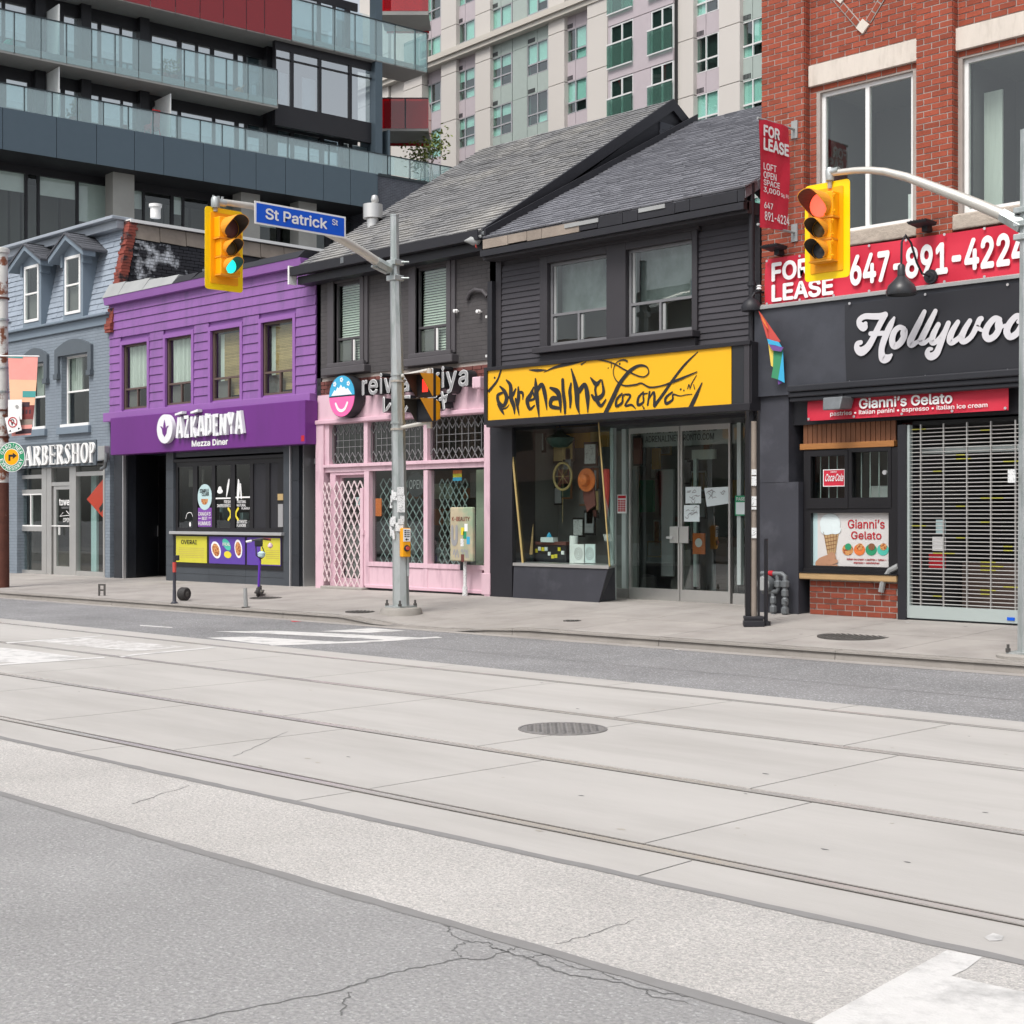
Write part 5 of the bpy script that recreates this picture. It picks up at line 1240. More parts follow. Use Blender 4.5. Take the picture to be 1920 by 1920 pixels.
AD = [[(140, 312, 8), (172, 348, 22), (186, 395, 26), (165, 445, 20), (133, 425, 22), (124, 375, 18), (158, 355, 10)], [(125, 435, 10), (148, 470, 20), (168, 506, 6)], [(160, 468, 8), (185, 460, 8), (202, 438, 4)],
 [(183, 268, 8), (212, 308, 24), (216, 390, 28), (236, 450, 24), (240, 500, 8)], [(188, 392, 8), (225, 375, 20), (248, 330, 10)], [(248, 400, 14), (262, 460, 16), (272, 512, 4)], [(266, 318, 10), (268, 390, 24), (262, 450, 12)], [(268, 352, 12), (296, 358, 16), (298, 402, 6)],
 [(372, 318, 8), (350, 372, 24), (328, 410, 26), (346, 468, 18), (378, 444, 8)], [(332, 412, 10), (378, 395, 14), (366, 350, 12)], [(385, 258, 8), (390, 330, 28), (400, 430, 24), (412, 532, 5)], [(400, 335, 24), (430, 300, 22), (452, 370, 26), (464, 474, 5)],
 [(488, 322, 12), (538, 350, 30), (556, 410, 24), (560, 490, 8)], [(548, 395, 18), (500, 398, 26), (492, 448, 22), (548, 462, 16)], [(574, 268, 20), (578, 350, 22), (588, 430, 22), (590, 496, 14)], [(632, 292, 12), (624, 345, 22), (628, 400, 20), (626, 458, 10)],
 [(634, 192, 8), (655, 265, 22), (672, 350, 34), (676, 440, 26), (690, 500, 6)], [(690, 342, 28), (728, 300, 22), (746, 380, 30), (748, 490, 6)], [(768, 252, 8), (806, 296, 24), (836, 268, 10)], [(846, 270, 10), (856, 360, 20), (806, 400, 26), (776, 372, 12)], [(806, 300, 16), (800, 340, 14), (812, 396, 16)], [(806, 400, 24), (838, 446, 18), (872, 405, 10)],
 [(868, 502, 24), (930, 375, 26), (970, 290, 22), (1040, 205, 20), (1105, 168, 14), (1158, 178, 8), (1168, 222, 7), (1122, 246, 7), (1020, 205, 8), (920, 150, 7), (815, 126, 6)], [(1022, 138, 10), (990, 128, 7), (945, 150, 5), (925, 210, 5), (945, 270, 6), (1000, 306, 8), (1080, 300, 9), (1120, 290, 8), (1180, 318, 9), (1270, 305, 8), (1360, 272, 13), (1504, 212, 6)], [(910, 140, 4), (912, 182, 4)],
 [(985, 362, 10), (950, 400, 14), (945, 448, 14), (985, 425, 13), (992, 378, 10), (1010, 366, 6)], [(1010, 368, 10), (1042, 378, 14), (1005, 445, 12), (1050, 440, 12), (1078, 466, 5)], [(1132, 352, 10), (1098, 390, 15), (1095, 440, 16), (1132, 420, 13), (1132, 370, 10), (1160, 360, 6)], [(1175, 350, 12), (1162, 440, 12)], [(1170, 400, 8), (1205, 352, 14), (1208, 442, 18)],
 [(1210, 446, 18), (1280, 350, 18), (1340, 262, 15), (1420, 160, 13), (1508, 74, 5)], [(1332, 352, 10), (1288, 390, 15), (1290, 430, 16), (1334, 405, 13), (1338, 368, 10), (1385, 378, 6), (1430, 370, 5), (1468, 366, 4)], [(1538, 288, 6), (1500, 372, 22), (1455, 466, 26)], [(1500, 236, 4), (1468, 290, 7), (1458, 322, 4)], [(1438, 330, 4), (1448, 300, 7), (1456, 332, 4)], [(1480, 300, 5), (1488, 330, 5)],
 [(340, 198, 3), (400, 201, 14), (462, 198, 3)], [(443, 214, 3), (520, 180, 12), (630, 152, 18), (715, 138, 5)], [(703, 160, 8), (735, 142, 4)], [(148, 196, 10), (120, 272, 12), (64, 342, 16)]]
mb = MB()
for p in AD: stroke(mb, lp_(p, 900, 640, 3.692, FYs), .0, .004, k=5)
for x, y, r in ((102, 252, 6), (968, 156, 5), (1390, 332, 5), (1135, 463, 5), (1412, 340, 4), (1128, 450, 4), (888, 185, 3)):
    q = FYs.at(900+x/3.692, 640+y/3.692); disc(mb, q[0], q[1], .016*r/5, -.005, 0, n=10)
mb.build('lettering', 'print_black', fc, fixn=False)
# shop front below
MB().box(yx(922), yx(964), -.05, .5, .15, c0-.05).build('pilaster', 'black_paint', ys, bevel=.01)
MB().box(0, yw, .0, 1.4, c0-.16, c0-.0).build('soffit', 'black_paint', ys)
b0 = yz(968, 1057); g1 = yz(960, 797)
wx0b, wx0t = yx(968), yx(958); wx1 = yx(1145)
DX = yx(1178, 1.0)
# splayed display window and bulkhead
bt = [(yx(968), -.06), (wx1, -.06), (yx(1153, .55), .55), (yx(968), .55)]
bm_ = MB(); i = [(p[0]+dx, p[1]) for p, dx in zip(bt, (-.03, -.22, .02, -.03))]
bm_.hexa([(*i[0], .15), (*i[1], .15), (*i[2], .15), (*i[3], .15), (*bt[0], b0-.03), (*bt[1], b0-.03), (*bt[2], b0-.03), (*bt[3], b0-.03)]); bm_.build('bulkhead', 'pilaster', ys, bevel=.008)
MB().hexa([(bt[0][0], -.08, b0-.03), (bt[1][0]+.03, -.08, b0-.03), (bt[2][0]+.02, .55, b0-.03), (bt[0][0], .55, b0-.03), (bt[0][0], -.08, b0+.02), (bt[1][0]+.03, -.08, b0+.02), (bt[2][0]+.02, .55, b0+.02), (bt[0][0], .55, b0+.02)]).build('window_ledge', 'alu', ys)
xr_t = yx(1120)
MB().hexa([(wx0b, -.0, b0), (wx1, -.0, b0), (wx1, .01, b0), (wx0b, .01, b0), (wx0t, 0, g1), (xr_t, 0, g1), (xr_t, .01, g1), (wx0t, .01, g1)]).build('display_pane', 'shop_glass', ys)
MB().tube([(yx(957), -.02, g1), (yx(982), -.02, b0)], .018, 6).build('gold_trim', 'gold_trim', ys)
MB().tube([(yx(1122), .0, g1), (yx(1143), .0, b0)], .012, 6).build('gold_trim', 'gold_trim', ys)
MB().box(wx0t, xr_t+.1, -.02, .02, g1, g1+.03).build('head_trim', 'gold_trim', ys)
sg = MB().hexa([(wx1, 0, b0), (yx(1153, .55), .55, b0), (yx(1153, .55)+.01, .55, b0), (wx1+.01, 0, b0), (xr_t, 0, g1), (yx(1150, .55), .55, g1), (yx(1150, .55)+.01, .55, g1), (xr_t+.01, 0, g1)]); sg.build('side_pane', 'shop_glass', ys)
MB().box(yx(1148, .6), yx(1154, .6), .55, .62, .15, c0-.16).build('glass_post', 'alu_pale', ys)
# door wall, recessed
DY = .95; dx = lambda u: FY.x(u, DY); dz = lambda u, v: FY.z(u, v, DY); zf = dz(1155, 1122); zh = dz(1155, 787)
MB().box(dx(1150), dx(1402), DY-.04, DY+.06, zh-.02, zh+.1).box(dx(1163), dx(1370), DY-.02, DY+.04, zh-.11, zh-.02).build('door_header', 'alu', ys)
MB().box(dx(1168), dx(1175.5), DY-.03, DY+.05, zf+.16, zh-.02).build('mullion', 'alu_pale', ys); MB().box(dx(1384), dx(1391), DY-.03, DY+.05, zf+.3, zh).build('mullion', 'alu_pale', ys)
for a, b in ((1154, 1178), (1377, 1402)):
    MB().box(dx(a), dx(b), DY, DY+.01, zf+.1, zh).build('sidelight_pane', 'shop_glass', ys); MB().box(dx(a), dx(b), DY-.04, DY+.05, zf, zf+.17).build('sidelight_base', 'alu', ys)
for a, b, s_ in ((1180.5, 1275.5, 1), (1277, 1370.5, -1)):
    x0, x1 = dx(a), dx(b); d_ = MB().box(x0, x1, DY-.02, DY+.04, zf+.01, zf+.19).box(x0, x1, DY-.02, DY+.04, zh-.24, zh-.12).box(x0, x0+.035, DY-.02, DY+.04, zf+.19, zh-.24).box(x1-.035, x1, DY-.02, DY+.04, zf+.19, zh-.24).build('glass_door', 'alu', ys)
    MB().box(x0+.03, x1-.03, DY, DY+.01, zf+.18, zh-.23).build('pane', 'shop_glass', d_)
    xa, xb = (dx(1259), x1) if s_ == 1 else (x0, dx(1294)); lk = MB().box(xa, xb, DY-.05, DY-.02, dz(1260, 1018), dz(1260, 987)).build('lock_plate', 'alu', d_, bevel=.006)
    if s_ == 1: MB().box(xa-.03, xa+.08, DY-.09, DY-.05, dz(1260, 1010), dz(1260, 1006)).build('lever', 'steel_trim', d_)
yb = DY-.002
hz0 = MB().box(dx(1183), dx(1384), DY+.25, DY+.26, dz(1183, 838), zh).build('transom_banner', 'flash_grey', ys)
text('WALK-INS WELCOME', dx(1211), dx(1344), dz(1211, 814), dz(1211, 800), DY-.0, 'print_black', ys, 'door_lettering', .003, .02); text('ADRENALINETORONTO.COM', dx(1210), dx(1339), dz(1210, 830), dz(1210, 818), DY-.0, 'print_black', ys, 'door_lettering', .003, .01)
for a, b, va, vb_, sk_ in ((1286, 1315, 913, 944, 0), (1283, 1312, 947, 978, 0), (1321, 1366, 915, 950, .05)):
    p0 = (dx(a), dz(a, vb_)); p1 = (dx(b), dz(a, va)); o = MB().hexa([(p0[0]+sk_, yb-.006, p0[1]), (p1[0]+sk_, yb-.006, p0[1]+sk_), (p1[0]+sk_, yb, p0[1]+sk_), (p0[0]+sk_, yb, p0[1]), (p0[0], yb-.006, p1[1]), (p1[0], yb-.006, p1[1]+sk_*.3), (p1[0], yb, p1[1]+sk_*.3), (p0[0], yb, p1[1])]).build('taped_paper', 'paper', ys)
    mb = MB()
    for k in range(9): x = p0[0]+RD.uniform(.15, .8)*(p1[0]-p0[0]); z = p0[1]+RD.uniform(.15, .85)*(p1[1]-p0[1]); stroke(mb, [(x-.03, z, .006), (x+.02, z+RD.uniform(-.05, .05), .012), (x+.05, z+.01, .006)], yb-.006, .002, k=3)
    mb.build('ink_drawing', 'print_grey', o)
hsn = FY.at(1166, 945, DY-.06); h_ = MB().box(hsn[0]-.095, hsn[0]+.095, DY-.06, DY-.05, hsn[1]-.15, hsn[1]+.15).build('hours_sign', 'print_white', ys)
mb = MB().box(hsn[0]-.08, hsn[0]+.085, DY-.064, DY-.06, hsn[1]+.09, hsn[1]+.135)
for k in range(7):
    for c_ in range(3): mb.box(hsn[0]-.08+c_*.055, hsn[0]-.035+c_*.055, DY-.064, DY-.06, hsn[1]-.12+k*.028, hsn[1]-.10+k*.028)
mb.build('hours_print', 'print_red', h_)
psn = FY.at(1390, 948, DY-.05); h_ = MB().box(psn[0]-.11, psn[0]+.11, DY-.06, DY-.05, psn[1]-.15, psn[1]+.15).build('pass_sign', 'print_green', ys)
MB().box(psn[0]-.09, psn[0]+.09, DY-.064, DY-.06, psn[1]-.13, psn[1]+.05).build('pass_sheet', 'paper', h_); text('PASS', psn[0]-.08, psn[0]+.08, psn[1]+.075, psn[1]+.125, DY-.06, 'print_white', h_, bold=.02)
MB().box(yx(1404, .5), yx(1409, .5), .4, DY+.1, .15, c0-.05).box(yw-.5, yw, .3, 1.0, .15, c0-.16).build('right_return', 'black_paint', ys)
# interior of the shop
rm = MB(); ry = 3.4; zc_ = c0-.02
rm.face([(.15, ry, .1), (yw-.1, ry, .1), (yw-.1, ry, zc_), (.15, ry, zc_)]).face([(.15, .1, .1), (.15, ry, .1), (.15, ry, zc_), (.15, .1, zc_)]).face([(yw-.1, DY, .1), (yw-.1, ry, .1), (yw-.1, ry, zc_), (yw-.1, DY, zc_)]).face([(.15, .1, zc_), (yw-.1, .1, zc_), (yw-.1, ry, zc_), (.15, ry, zc_)]).face([(.15, .1, .2), (yw-.1, .1, .2), (yw-.1, ry, .2), (.15, ry, .2)])
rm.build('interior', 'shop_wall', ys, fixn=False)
def inn(u, v, y): return FY.at(u, v, y)
for k in range(34):
    y = RD.choice((1.24, 2.2, 3.3, 3.3)) if k % 2 else 3.32; x = RD.uniform(.4, 2.6) if y < 2 else RD.uniform(.4, yw-.4); z = RD.uniform(.6, 2.7); w = RD.uniform(.12, .4); h = RD.uniform(.12, .5)
    o = MB().box(x, x+w, y-.04, y, z, z+h).build('wall_frame', RD.choice(['black_frame', 'wood_sill', 'screen_grey', 'curtain_white']), ys); MB().box(x+.03, x+w-.03, y-.05, y-.04, z+.03, z+h-.03).build('picture', RD.choice(['sticker_white', 'print_food', 'bamboo', 'raw_brick', 'print_green', 'paper']), o)
for k in range(16):
    u_, v_ = RD.uniform(985, 1125), RD.uniform(835, 990); q = inn(u_, v_, .95); w = RD.uniform(.06, .16); h = RD.uniform(.06, .22)
    o = MB().box(q[0]-w, q[0]+w, .95, .98, q[1]-h, q[1]+h).build('hung_picture', RD.choice(['black_frame', 'brown_frame', 'wood', 'screen_grey']), ys); MB().box(q[0]-w*.8, q[0]+w*.8, .94, .95, q[1]-h*.8, q[1]+h*.8).build('picture', RD.choice(['sticker_white', 'print_grey', 'ornament_green', 'raw_brick', 'bamboo', 'screen_grey']), o)
for k in range(9): q = inn(975+k*17+RD.uniform(-4, 4), 1050, .75); MB().lathe([(.03, 0), (.05+RD.random()*.03, .02), (.05, .15), (.02, .2+RD.random()*.12)], (q[0], .75, q[1]), 10).build('bottle', RD.choice(['ornament_green', 'brown_frame', 'paper', 'print_grey', 'black_frame']), ys, smooth=True)
for k in range(14): x = RD.uniform(2.2, yw-.8); y = RD.uniform(1.8, 3); MB().box(x, x+RD.uniform(.2, .6), y, y+.4, .2, RD.uniform(.6, 1.4)).build('shop_fitting', RD.choice(['wood', 'screen_grey', 'black_paint', 'flash_grey', 'brown_frame']), ys)
a = inn(958, 845, 1.2); b = inn(1135, 795, 1.2); MB().box(a[0]-.3, b[0], 1.25, 1.3, a[1], zc_).build('ochre_panel', 'ochre_wall', ys)
MB().box(a[0]-.3, b[0]+.6, 1.3, 1.35, .2, zc_).build('back_partition', 'shop_wall', ys)
def ithing(u, v, y, n, l, c): q = inn(u, v, y); return thing(n, l, c, FY.w(q[0], y, q[1]))
t = ithing(1006, 827, .9, 'picture_frame', 'dark-framed black and white drawing hanging in the tattoo shop window', 'picture')
MB().walls(-.2, .2, -.2, .2, 0, .03, [(-.16, .16, -.16, .16)]).build('frame', 'black_frame', t); MB().box(-.16, .16, .01, .02, -.16, .16).build('drawing', 'paper', t)
mb = MB(); [stroke(mb, [(RD.uniform(-.1, 0), RD.uniform(-.12, .12), .008), (RD.uniform(-.05, .05), RD.uniform(-.12, .12), .012), (RD.uniform(0, .12), RD.uniform(-.12, .12), .006)], .01, .002, k=4) for _ in range(8)]; mb.build('ink_drawing', 'print_black', t)
t = ithing(1050, 828, .5, 'hanging_lamp', 'dark green bowl-shaped ornament hanging behind the tattoo shop window', 'ornament')
MB().lathe([(.02, -.1), (.12, -.09), (.2, -.02), (.24, .06), (.22, .07), (.1, .12), (.03, .2)], n=18).build('bowl', 'ornament_green', t, smooth=True); MB().tube([(0, 0, .2), (0, 0, .55)], .008, 5).build('cord', 'black_frame', t)
t = ithing(1055, 893, .45, 'dried_wreath', 'round straw wreath hoop hanging in the tattoo shop window', 'wreath')
MB().tube([(.2*math.cos(k*.2618), 0, .22*math.sin(k*.2618)) for k in range(25)], .02, 6).build('hoop', 'gold_trim', t); MB().tube([(0, 0, .22), (0, 0, .5)], .004, 4).tube([(0, 0, -.22), (0, 0, -.75)], .003, 4).build('cord', 'gold_trim', t)
mb = MB(); [mb.tube([(0, 0, 0), (.2*math.cos(k*.785), .01, .22*math.sin(k*.785))], .004, 4) for k in range(8)]; mb.build('spoke', 'gold_trim', t)
t = ithing(1100, 900, .4, 'straw_hat', 'brown straw hat hanging in the tattoo shop window over dark cloth', 'hat')
MB().lathe([(.19, 0), (.18, -.015), (.1, -.02), (.085, -.1), (.04, -.125), (.01, -.12)], n=20, ax='y').build('hat', 'print_orange', t, smooth=True); MB().prism([(-.12, .15), (.1, .2), (.12, -.05), (.16, -.4), (-.02, -.5), (-.1, -.3)], .03, .06).build('cloth', 'raw_brick', t)
t = ithing(1137, 925, .3, 'red_drape', 'narrow red cloth hanging beside the tattoo shop glass post', 'cloth')
MB().tube([(0, 0, .38), (.0, 0, .3), (.01, 0, 0), (.01, 0, -.38)], [.05, .06, .045, .01], 8).build('cloth', 'flag_red', t)
t = ithing(1020, 1035, .5, 'display_chest', 'small dark red chest covered in stickers in the tattoo shop window', 'chest')
MB().box(-.35, .5, 0, .3, -.2, .12).build('chest', 'black_paint', t, bevel=.01); MB().box(-.36, .51, -.01, .3, .12, .17).build('lid', 'raw_brick', t)
for k in range(9): MB().box(-.2+k*.075, -.15+k*.075+RD.uniform(0, .02), -.012, .0, (zq := RD.uniform(-.15, .03)), zq+.06).build('sticker', RD.choice(['paper', 'print_yellow', 'print_teal', 'print_white']), t)
t = ithing(1025, 1012, .45, 'tissue_box', 'white tissue box with blue tissue on the sticker-covered chest', 'box'); MB().box(-.14, .14, 0, .12, -.04, .04).build('box', 'paper', t); MB().lathe([(.05, .04), (.03, .09), (.005, .12)], (0, .06, 0), 7).build('tissue', 'logo_blue', t)
for u, s_, l in ((1085, .11, 'white drawing book with mandala page standing in the tattoo shop window'), (1106, .105, 'pale flower drawing card standing right of the mandala book')):
    t = ithing(u, 1038, .28, 'drawing_book', l, 'book'); MB().box(-s_, s_, 0, .02, -.15, .15).build('cover', 'paper' if u > 1100 else 'print_white', t); mb = MB()
    for rr in (.03, .06, .085): stroke(mb, [(rr*math.cos(k*.5236), rr*1.1*math.sin(k*.5236), .008) for k in range(13)], 0, .002, k=1)
    mb.build('ink_drawing', 'print_grey', t)
t = ithing(1076, 1030, .4, 'paper_roll', 'roll of white paper towel behind the drawing books in the window', 'paper roll'); MB().lathe([(.07, -.22), (.07, .22)], n=14).build('roll', 'print_white', t, smooth=True)
t = ithing(993, 1008, .35, 'skateboard_deck', 'tan skate deck leaning at the left of the tattoo shop window', 'board'); MB().hexa([(-.05, 0, -.28), (.06, 0, -.28), (.06, .02, -.28), (-.05, .02, -.28), (-.12, .1, .3), (-.02, .1, .3), (-.02, .12, .3), (-.12, .12, .3)]).build('deck', 'wood_sill', t, bevel=.006)
t = ithing(985, 1035, .4, 'glass_jar', 'large green glass jar at the left end of the tattoo shop window', 'jar'); MB().lathe([(.02, -.2), (.14, -.19), (.15, 0), (.1, .14), (.05, .17), (.05, .22)], n=16).build('jar', 'glass_juliet', t, smooth=True)
t = ithing(1310, 1020, 1.4, 'orange_poster', 'orange poster with round skull-like design seen through the right glass door', 'poster'); MB().box(-.12, .12, 0, .02, -.16, .17).build('sheet', 'print_orange', t); mb = MB(); disc(mb, 0, .02, .07, -.004, 0); mb.build('design', 'print_white', t)
mb = MB()
for k in range(7): q = FY.at(1138+k*2, 1008, .5); stroke(mb, [(q[0]-.02, q[1]+.05, .012), (q[0]+.01, q[1]-.05, .012)], .45, .003, k=1)
mb.build('window_script', 'print_white', ys)
q0 = FY.at(1205, 1000, 1.9); MB().lathe([(.14, 0), (.2, .05), (.16, .3), (.05, .34)], (q0[0], 2.0, .25), 14).build('planter_urn', 'screen_grey', ys)
for u0, u1, v0_, v1_, yy_, m in ((1240, 1262, 880, 1080, 1.7, 'print_grey'), (1300, 1306, 860, 1100, 1.5, 'alu_pale'), (1297, 1340, 842, 862, 1.9, 'curtain_white'), (1222, 1236, 840, 880, 2.2, 'ochre_wall'), (1190, 1225, 900, 960, 2.6, 'print_green')):
    a = FY.at(u0, v1_, yy_); b = FY.at(u1, v0_, yy_); MB().box(a[0], b[0], yy_, yy_+.05, a[1], b[1]).build('shop_fitting', m, ys)
# ================= red brick corner building =================
FB = Frame(-12.26, 16.95, 0); ux, uz = FB.x, FB.z
rb_ = fthing('red_brick_building', 'tall red brick building with stone lintels above a black shopfront band', 'building', FB)
W_ = 9.5; dp = .13
p1 = ux(1508); w1a = ux(1519, dp); p2a, p2b = ux(1717), ux(1786); p3 = ux(1797, dp); zt = 9.2
zsg = uz(1440, 585)
h1 = (ux(1537, dp), ux(1711, dp), uz(1537, 443, dp), uz(1537, 174, dp)); h2 = (ux(1804, dp), ux(1804, dp)+(h1[1]-h1[0])*1.35, h1[2], h1[3])
p4 = h2[1]+.25; p5 = p4+.55
MB().walls(.0, W_, 3.6, zt, dp+.007, .4, [h1, h2]).build('wall', 'mortar', rb_)
for a, b in ((0, p1), (p2a, p2b), (p4, p5)): MB().box(a+.01, b-.01, .007, dp+.05, 3.6, zt).build('pier', 'mortar', rb_)
MB().box(.01, .4, .03, 10, .1, zt).box(.4, W_, 3, 10, .1, zt).build('rear_body', 'raw_brick', rb_)
lz0, lz1 = uz(1519, 165, dp), uz(1519, 126, dp); sl0, sl1 = h1[2]-.2, h1[2]-.02
l2z0, l2z1 = uz(1787, 106, dp), uz(1787, 62, dp)
BR = MB().box(-.5, .5, -.5, .5, -.5, .5).mesh('brick', 'brick_red')
its = []; ch = .0775; bl = .222
block1 = [(p1-.02, p2a+.02, lz0, lz1), (h1[0]-.05, h1[1]+.05, sl0, h1[3]+.03), (h2[0]-.05, h2[1]+.05, sl0, h2[3]+.03), (p3-.1, p4, lz0, lz1)]
def course(xa, xb, y, z, ph, th=.06):
    x = xa-(bl*.5 if ph else 0)
    while x < xb-.02:
        a, b = max(x, xa), min(x+bl, xb); zc = z+ch/2
        cut = False
        for q in block1:
            if q[2] < zc < q[3] and y > .05:
                if a < q[0] < b: b = q[0]
                elif a < q[1] < b: a = q[1]
                elif q[0] <= a and b <= q[1]: cut = True
        if not cut and b-a > .03: its.append(((a+b)/2, y+th/2+RD.uniform(-.004, .004), zc, b-a-.014, th, ch-.014))
        x += bl
z = 3.62; r_ = 0
while z < zt-.02:
    if z > uz(1440, 600)-.02:
        course(.0, p1, .0, z, r_ % 2); course(p1+.002, p2a-.002, dp, z, r_ % 2); course(p2a, p2b, .0, z, r_ % 2); course(p2b+.002, p4, dp, z, (r_+1) % 2); course(p4, p5, 0, z, r_ % 2)
        for xe in (p1, p2b):
            its.append((xe-.03, .06+.04, z+ch/2, .06, .13, ch-.014))
    z += ch; r_ += 1
many('brick', BR, its, rb_, 'bricks')
MB().box(p1+.01, p2a-.01, dp-.05, dp+.1, lz0, lz1).build('lintel', 'stone', rb_, bevel=.006)
MB().box(p3-.08, p4-.01, dp-.05, dp+.1, lz0, lz1).build('lintel', 'stone', rb_, bevel=.006)
for h in (h1, h2):
    MB().box(h[0]-.1, h[1]+.12, dp-.12, dp+.1, sl0-.02, sl1).build('window_sill', 'stone_rough', rb_, bevel=.02)
    window(rb_, *h, dp+.06, 'white_frame', .055, [(0, .5, 0, 1), (.5, 1, 0, 1)] if h is h1 else [(0, .48, 0, 1), (.48, 1, 0, 1)], rec=1.2, room='mid_room', split=.03)
MB().box(h1[1]-.28, h1[1]-.07, .5, .52, h1[2]+.05, h1[2]+.45).build('leaning_sheet', 'print_white', rb_)
MB().box(h2[0]+.05, h2[0]+.3, .6, .63, h2[2], h2[2]+1.6).build('curtain', 'curtain_white', rb_)
# diamond of header bricks with stone tips
cx_ = (ux(1619, dp)); czb = uz(1619, 50, dp); mb = MB()
t_ = MB().prism([(0, -.1), (.1, 0), (0, .1), (-.1, 0)], dp-.03, dp).mesh('diamond_stone', 'stone')
for x, z in ((cx_, czb), (ux(1578, dp), uz(1578, 2, dp)+.06)): link('diamond_stone', t_, rb_, (x, 0, z))
zz_ = czb
for s_ in (-1, 1):
    for k in range(6):
        a = (cx_+s_*(.12+k*.085), zz_+.1+k*.105); o = MB().box(-.058, .058, dp-.018, dp-.001, -.033, .033).build('diamond_brick', 'brick_red', rb_); o.location = (a[0], 0, a[1]); o.rotation_euler = (0, s_*-.89+math.pi/2*0, 0)
        o2 = MB().box(-.067, .067, dp-.012, dp-.002, -.046, .046).build('diamond_mortar', 'mortar', rb_); o2.location = (a[0], 0, a[1]); o2.rotation_euler = (0, s_*-.89, 0)
# signboard band
zk0, zk1 = uz(1437, 745), uz(1437, 583)
MB().box(.0, W_, -.16, .3, zk0, zk1).build('sign_band', 'panel_black', rb_)
MB().hexa([(-.02, -.2, zk1), (W_, -.2, zk1), (W_, .02, zk1), (-.02, .02, zk1), (-.02, -.2, zk1+.04), (W_, -.2, zk1+.04), (W_, .02, zk1+.1), (-.02, .02, zk1+.1)]).build('band_flashing', 'flash_grey', rb_)
xc0 = ux(1475, -.3)
for k, (yy, a, b) in enumerate(((-.3, .07, .16), (-.27, .0, .07), (-.24, -.06, 0))):
    MB().box(xc0, W_, yy, -.1, zk0+a-.05, zk0+b-.052).build('canopy_rib', 'banner_black', rb_, bevel=.015)
# ground floor
cz = zk0-.1
MB().box(.0, ux(1505), -.1, .4, .1, uz(1437, 905)).build('pilaster', 'pilaster', rb_); MB().box(.0, ux(1487), -.105, .4, uz(1437, 905), zk0).build('pilaster', 'pilaster', rb_)
MB().box(ux(1487), W_, .0, .6, uz(1500, 797), zk0).build('head_box', 'black_paint', rb_)
# wood boards and beam
wz0, wz1 = uz(1506, 833, .05), uz(1506, 793, .05); wa, wb = ux(1506, .05), ux(1680, .05); n = 19
MB().box(wa, wb, .08, .2, wz0, wz1).build('board_backing', 'black_paint', rb_)
for k in range(n): MB().box(wa+(wb-wa)*k/n+.004, wa+(wb-wa)*(k+1)/n-.006, .05, .08, wz0, wz1).build('wood_board', 'wood', rb_)
MB().box(wa-.01, wb+.01, -.02, .2, uz(1506, 844, .05), wz0).build('wood_beam', 'wood_beam', rb_, bevel=.006)
ob = (ux(1507), ux(1687), uz(1507, 1072), uz(1507, 845))
tl = (ux(1519), ux(1585), uz(1520, 934), uz(1520, 856)); tr_ = (ux(1595), ux(1665), uz(1595, 933), uz(1595, 848)); bp = (ux(1520), ux(1666), uz(1520, 1060), uz(1520, 962))
hf = MB().walls(ob[0], ob[1], ob[2], ob[3], .0, .12, [tl, tr_, bp]).box(ob[0], ob[1], -.03, .02, ob[2], ob[2]+.05).build('serving_window', 'black_frame', rb_, bevel=0)
for h in (tl, tr_):
    sa = MB().walls(h[0]-.05, h[1]+.05, h[2]-.14, h[3]+.07, -.02 if h is tl else -.01, .03, [(h[0]+.02, h[1], h[2], h[3])]).build('sash', 'black_frame', hf)
    MB().box(h[0], h[1], .05, .058, h[2], h[3]).build('pane', 'shop_glass', hf)
    mb = MB()
    for k in range(4): mb.box(h[0]+(h[1]-h[0])*(k+.6)/4.2, h[0]+(h[1]-h[0])*(k+.6)/4.2+.012, .12, .13, h[2], h[3])
    mb.build('inner_bar', 'alu_pale', hf)
MB().lathe([(.03, -.03), (.03, 0)], (ux(1661), -.01, uz(1661, 886)), 12, 'y').build('lock', 'steel_trim', hf)
rm = MB(); rm.box(ob[0], ob[1], 1.2, 1.25, ob[2], ob[3]).box(ob[0], ob[1], .13, 1.2, ob[3], ob[3]+.02); rm.build('interior', 'mid_room', rb_)
MB().box(tr_[0]+.02, tr_[0]+.35, .4, .6, tr_[2]-.02, tr_[2]+.16).build('inner_machine', 'print_white', hf, bevel=.03)
MB().box(ux(1505), ux(1687), -.09, .2, uz(1505, 1085), uz(1505, 1073)).build('wood_sill', 'wood_sill', rb_, bevel=.012)
MB().box(ux(1505), ux(1689), -.1, .1, uz(1505, 1073), uz(1505, 1071)).build('sill_cap', 'black_frame', rb_)
bz1 = uz(1519, 1086); ba, bb = ux(1518), ux(1684)
MB().box(ba, bb, .008, .4, .1, bz1).build('low_wall', 'mortar', rb_)
its = []; z = .16; r_ = 0
while z < bz1-.03:
    x = ba+(.0 if r_ % 2 else -.11)
    while x < bb-.02:
        a, b = max(x, ba), min(x+.222, bb)
        if b-a > .04: its.append(((a+b)/2, .03+RD.uniform(-.006, .004), z+.036, b-a-.015, .06, .062))
        x += .222
    z += .077; r_ += 1
lb_ = MB().box(-.5, .5, -.5, .5, -.5, .5).mesh('brick', 'brick_low'); many('brick', lb_, its, rb_, 'bricks')
MB().tube([(bb+.02, -.03, .92), (bb-.1, -.04, .86), (bb-.19, -.05, .72), (bb-.22, -.05, .58)], .04, 8).build('drain_elbow', 'flash_grey', rb_, smooth=True)
MB().box(ux(1687), ux(1703), -.06, .3, .1, uz(1687, 797)).build('door_post', 'black_paint', rb_, bevel=.01)
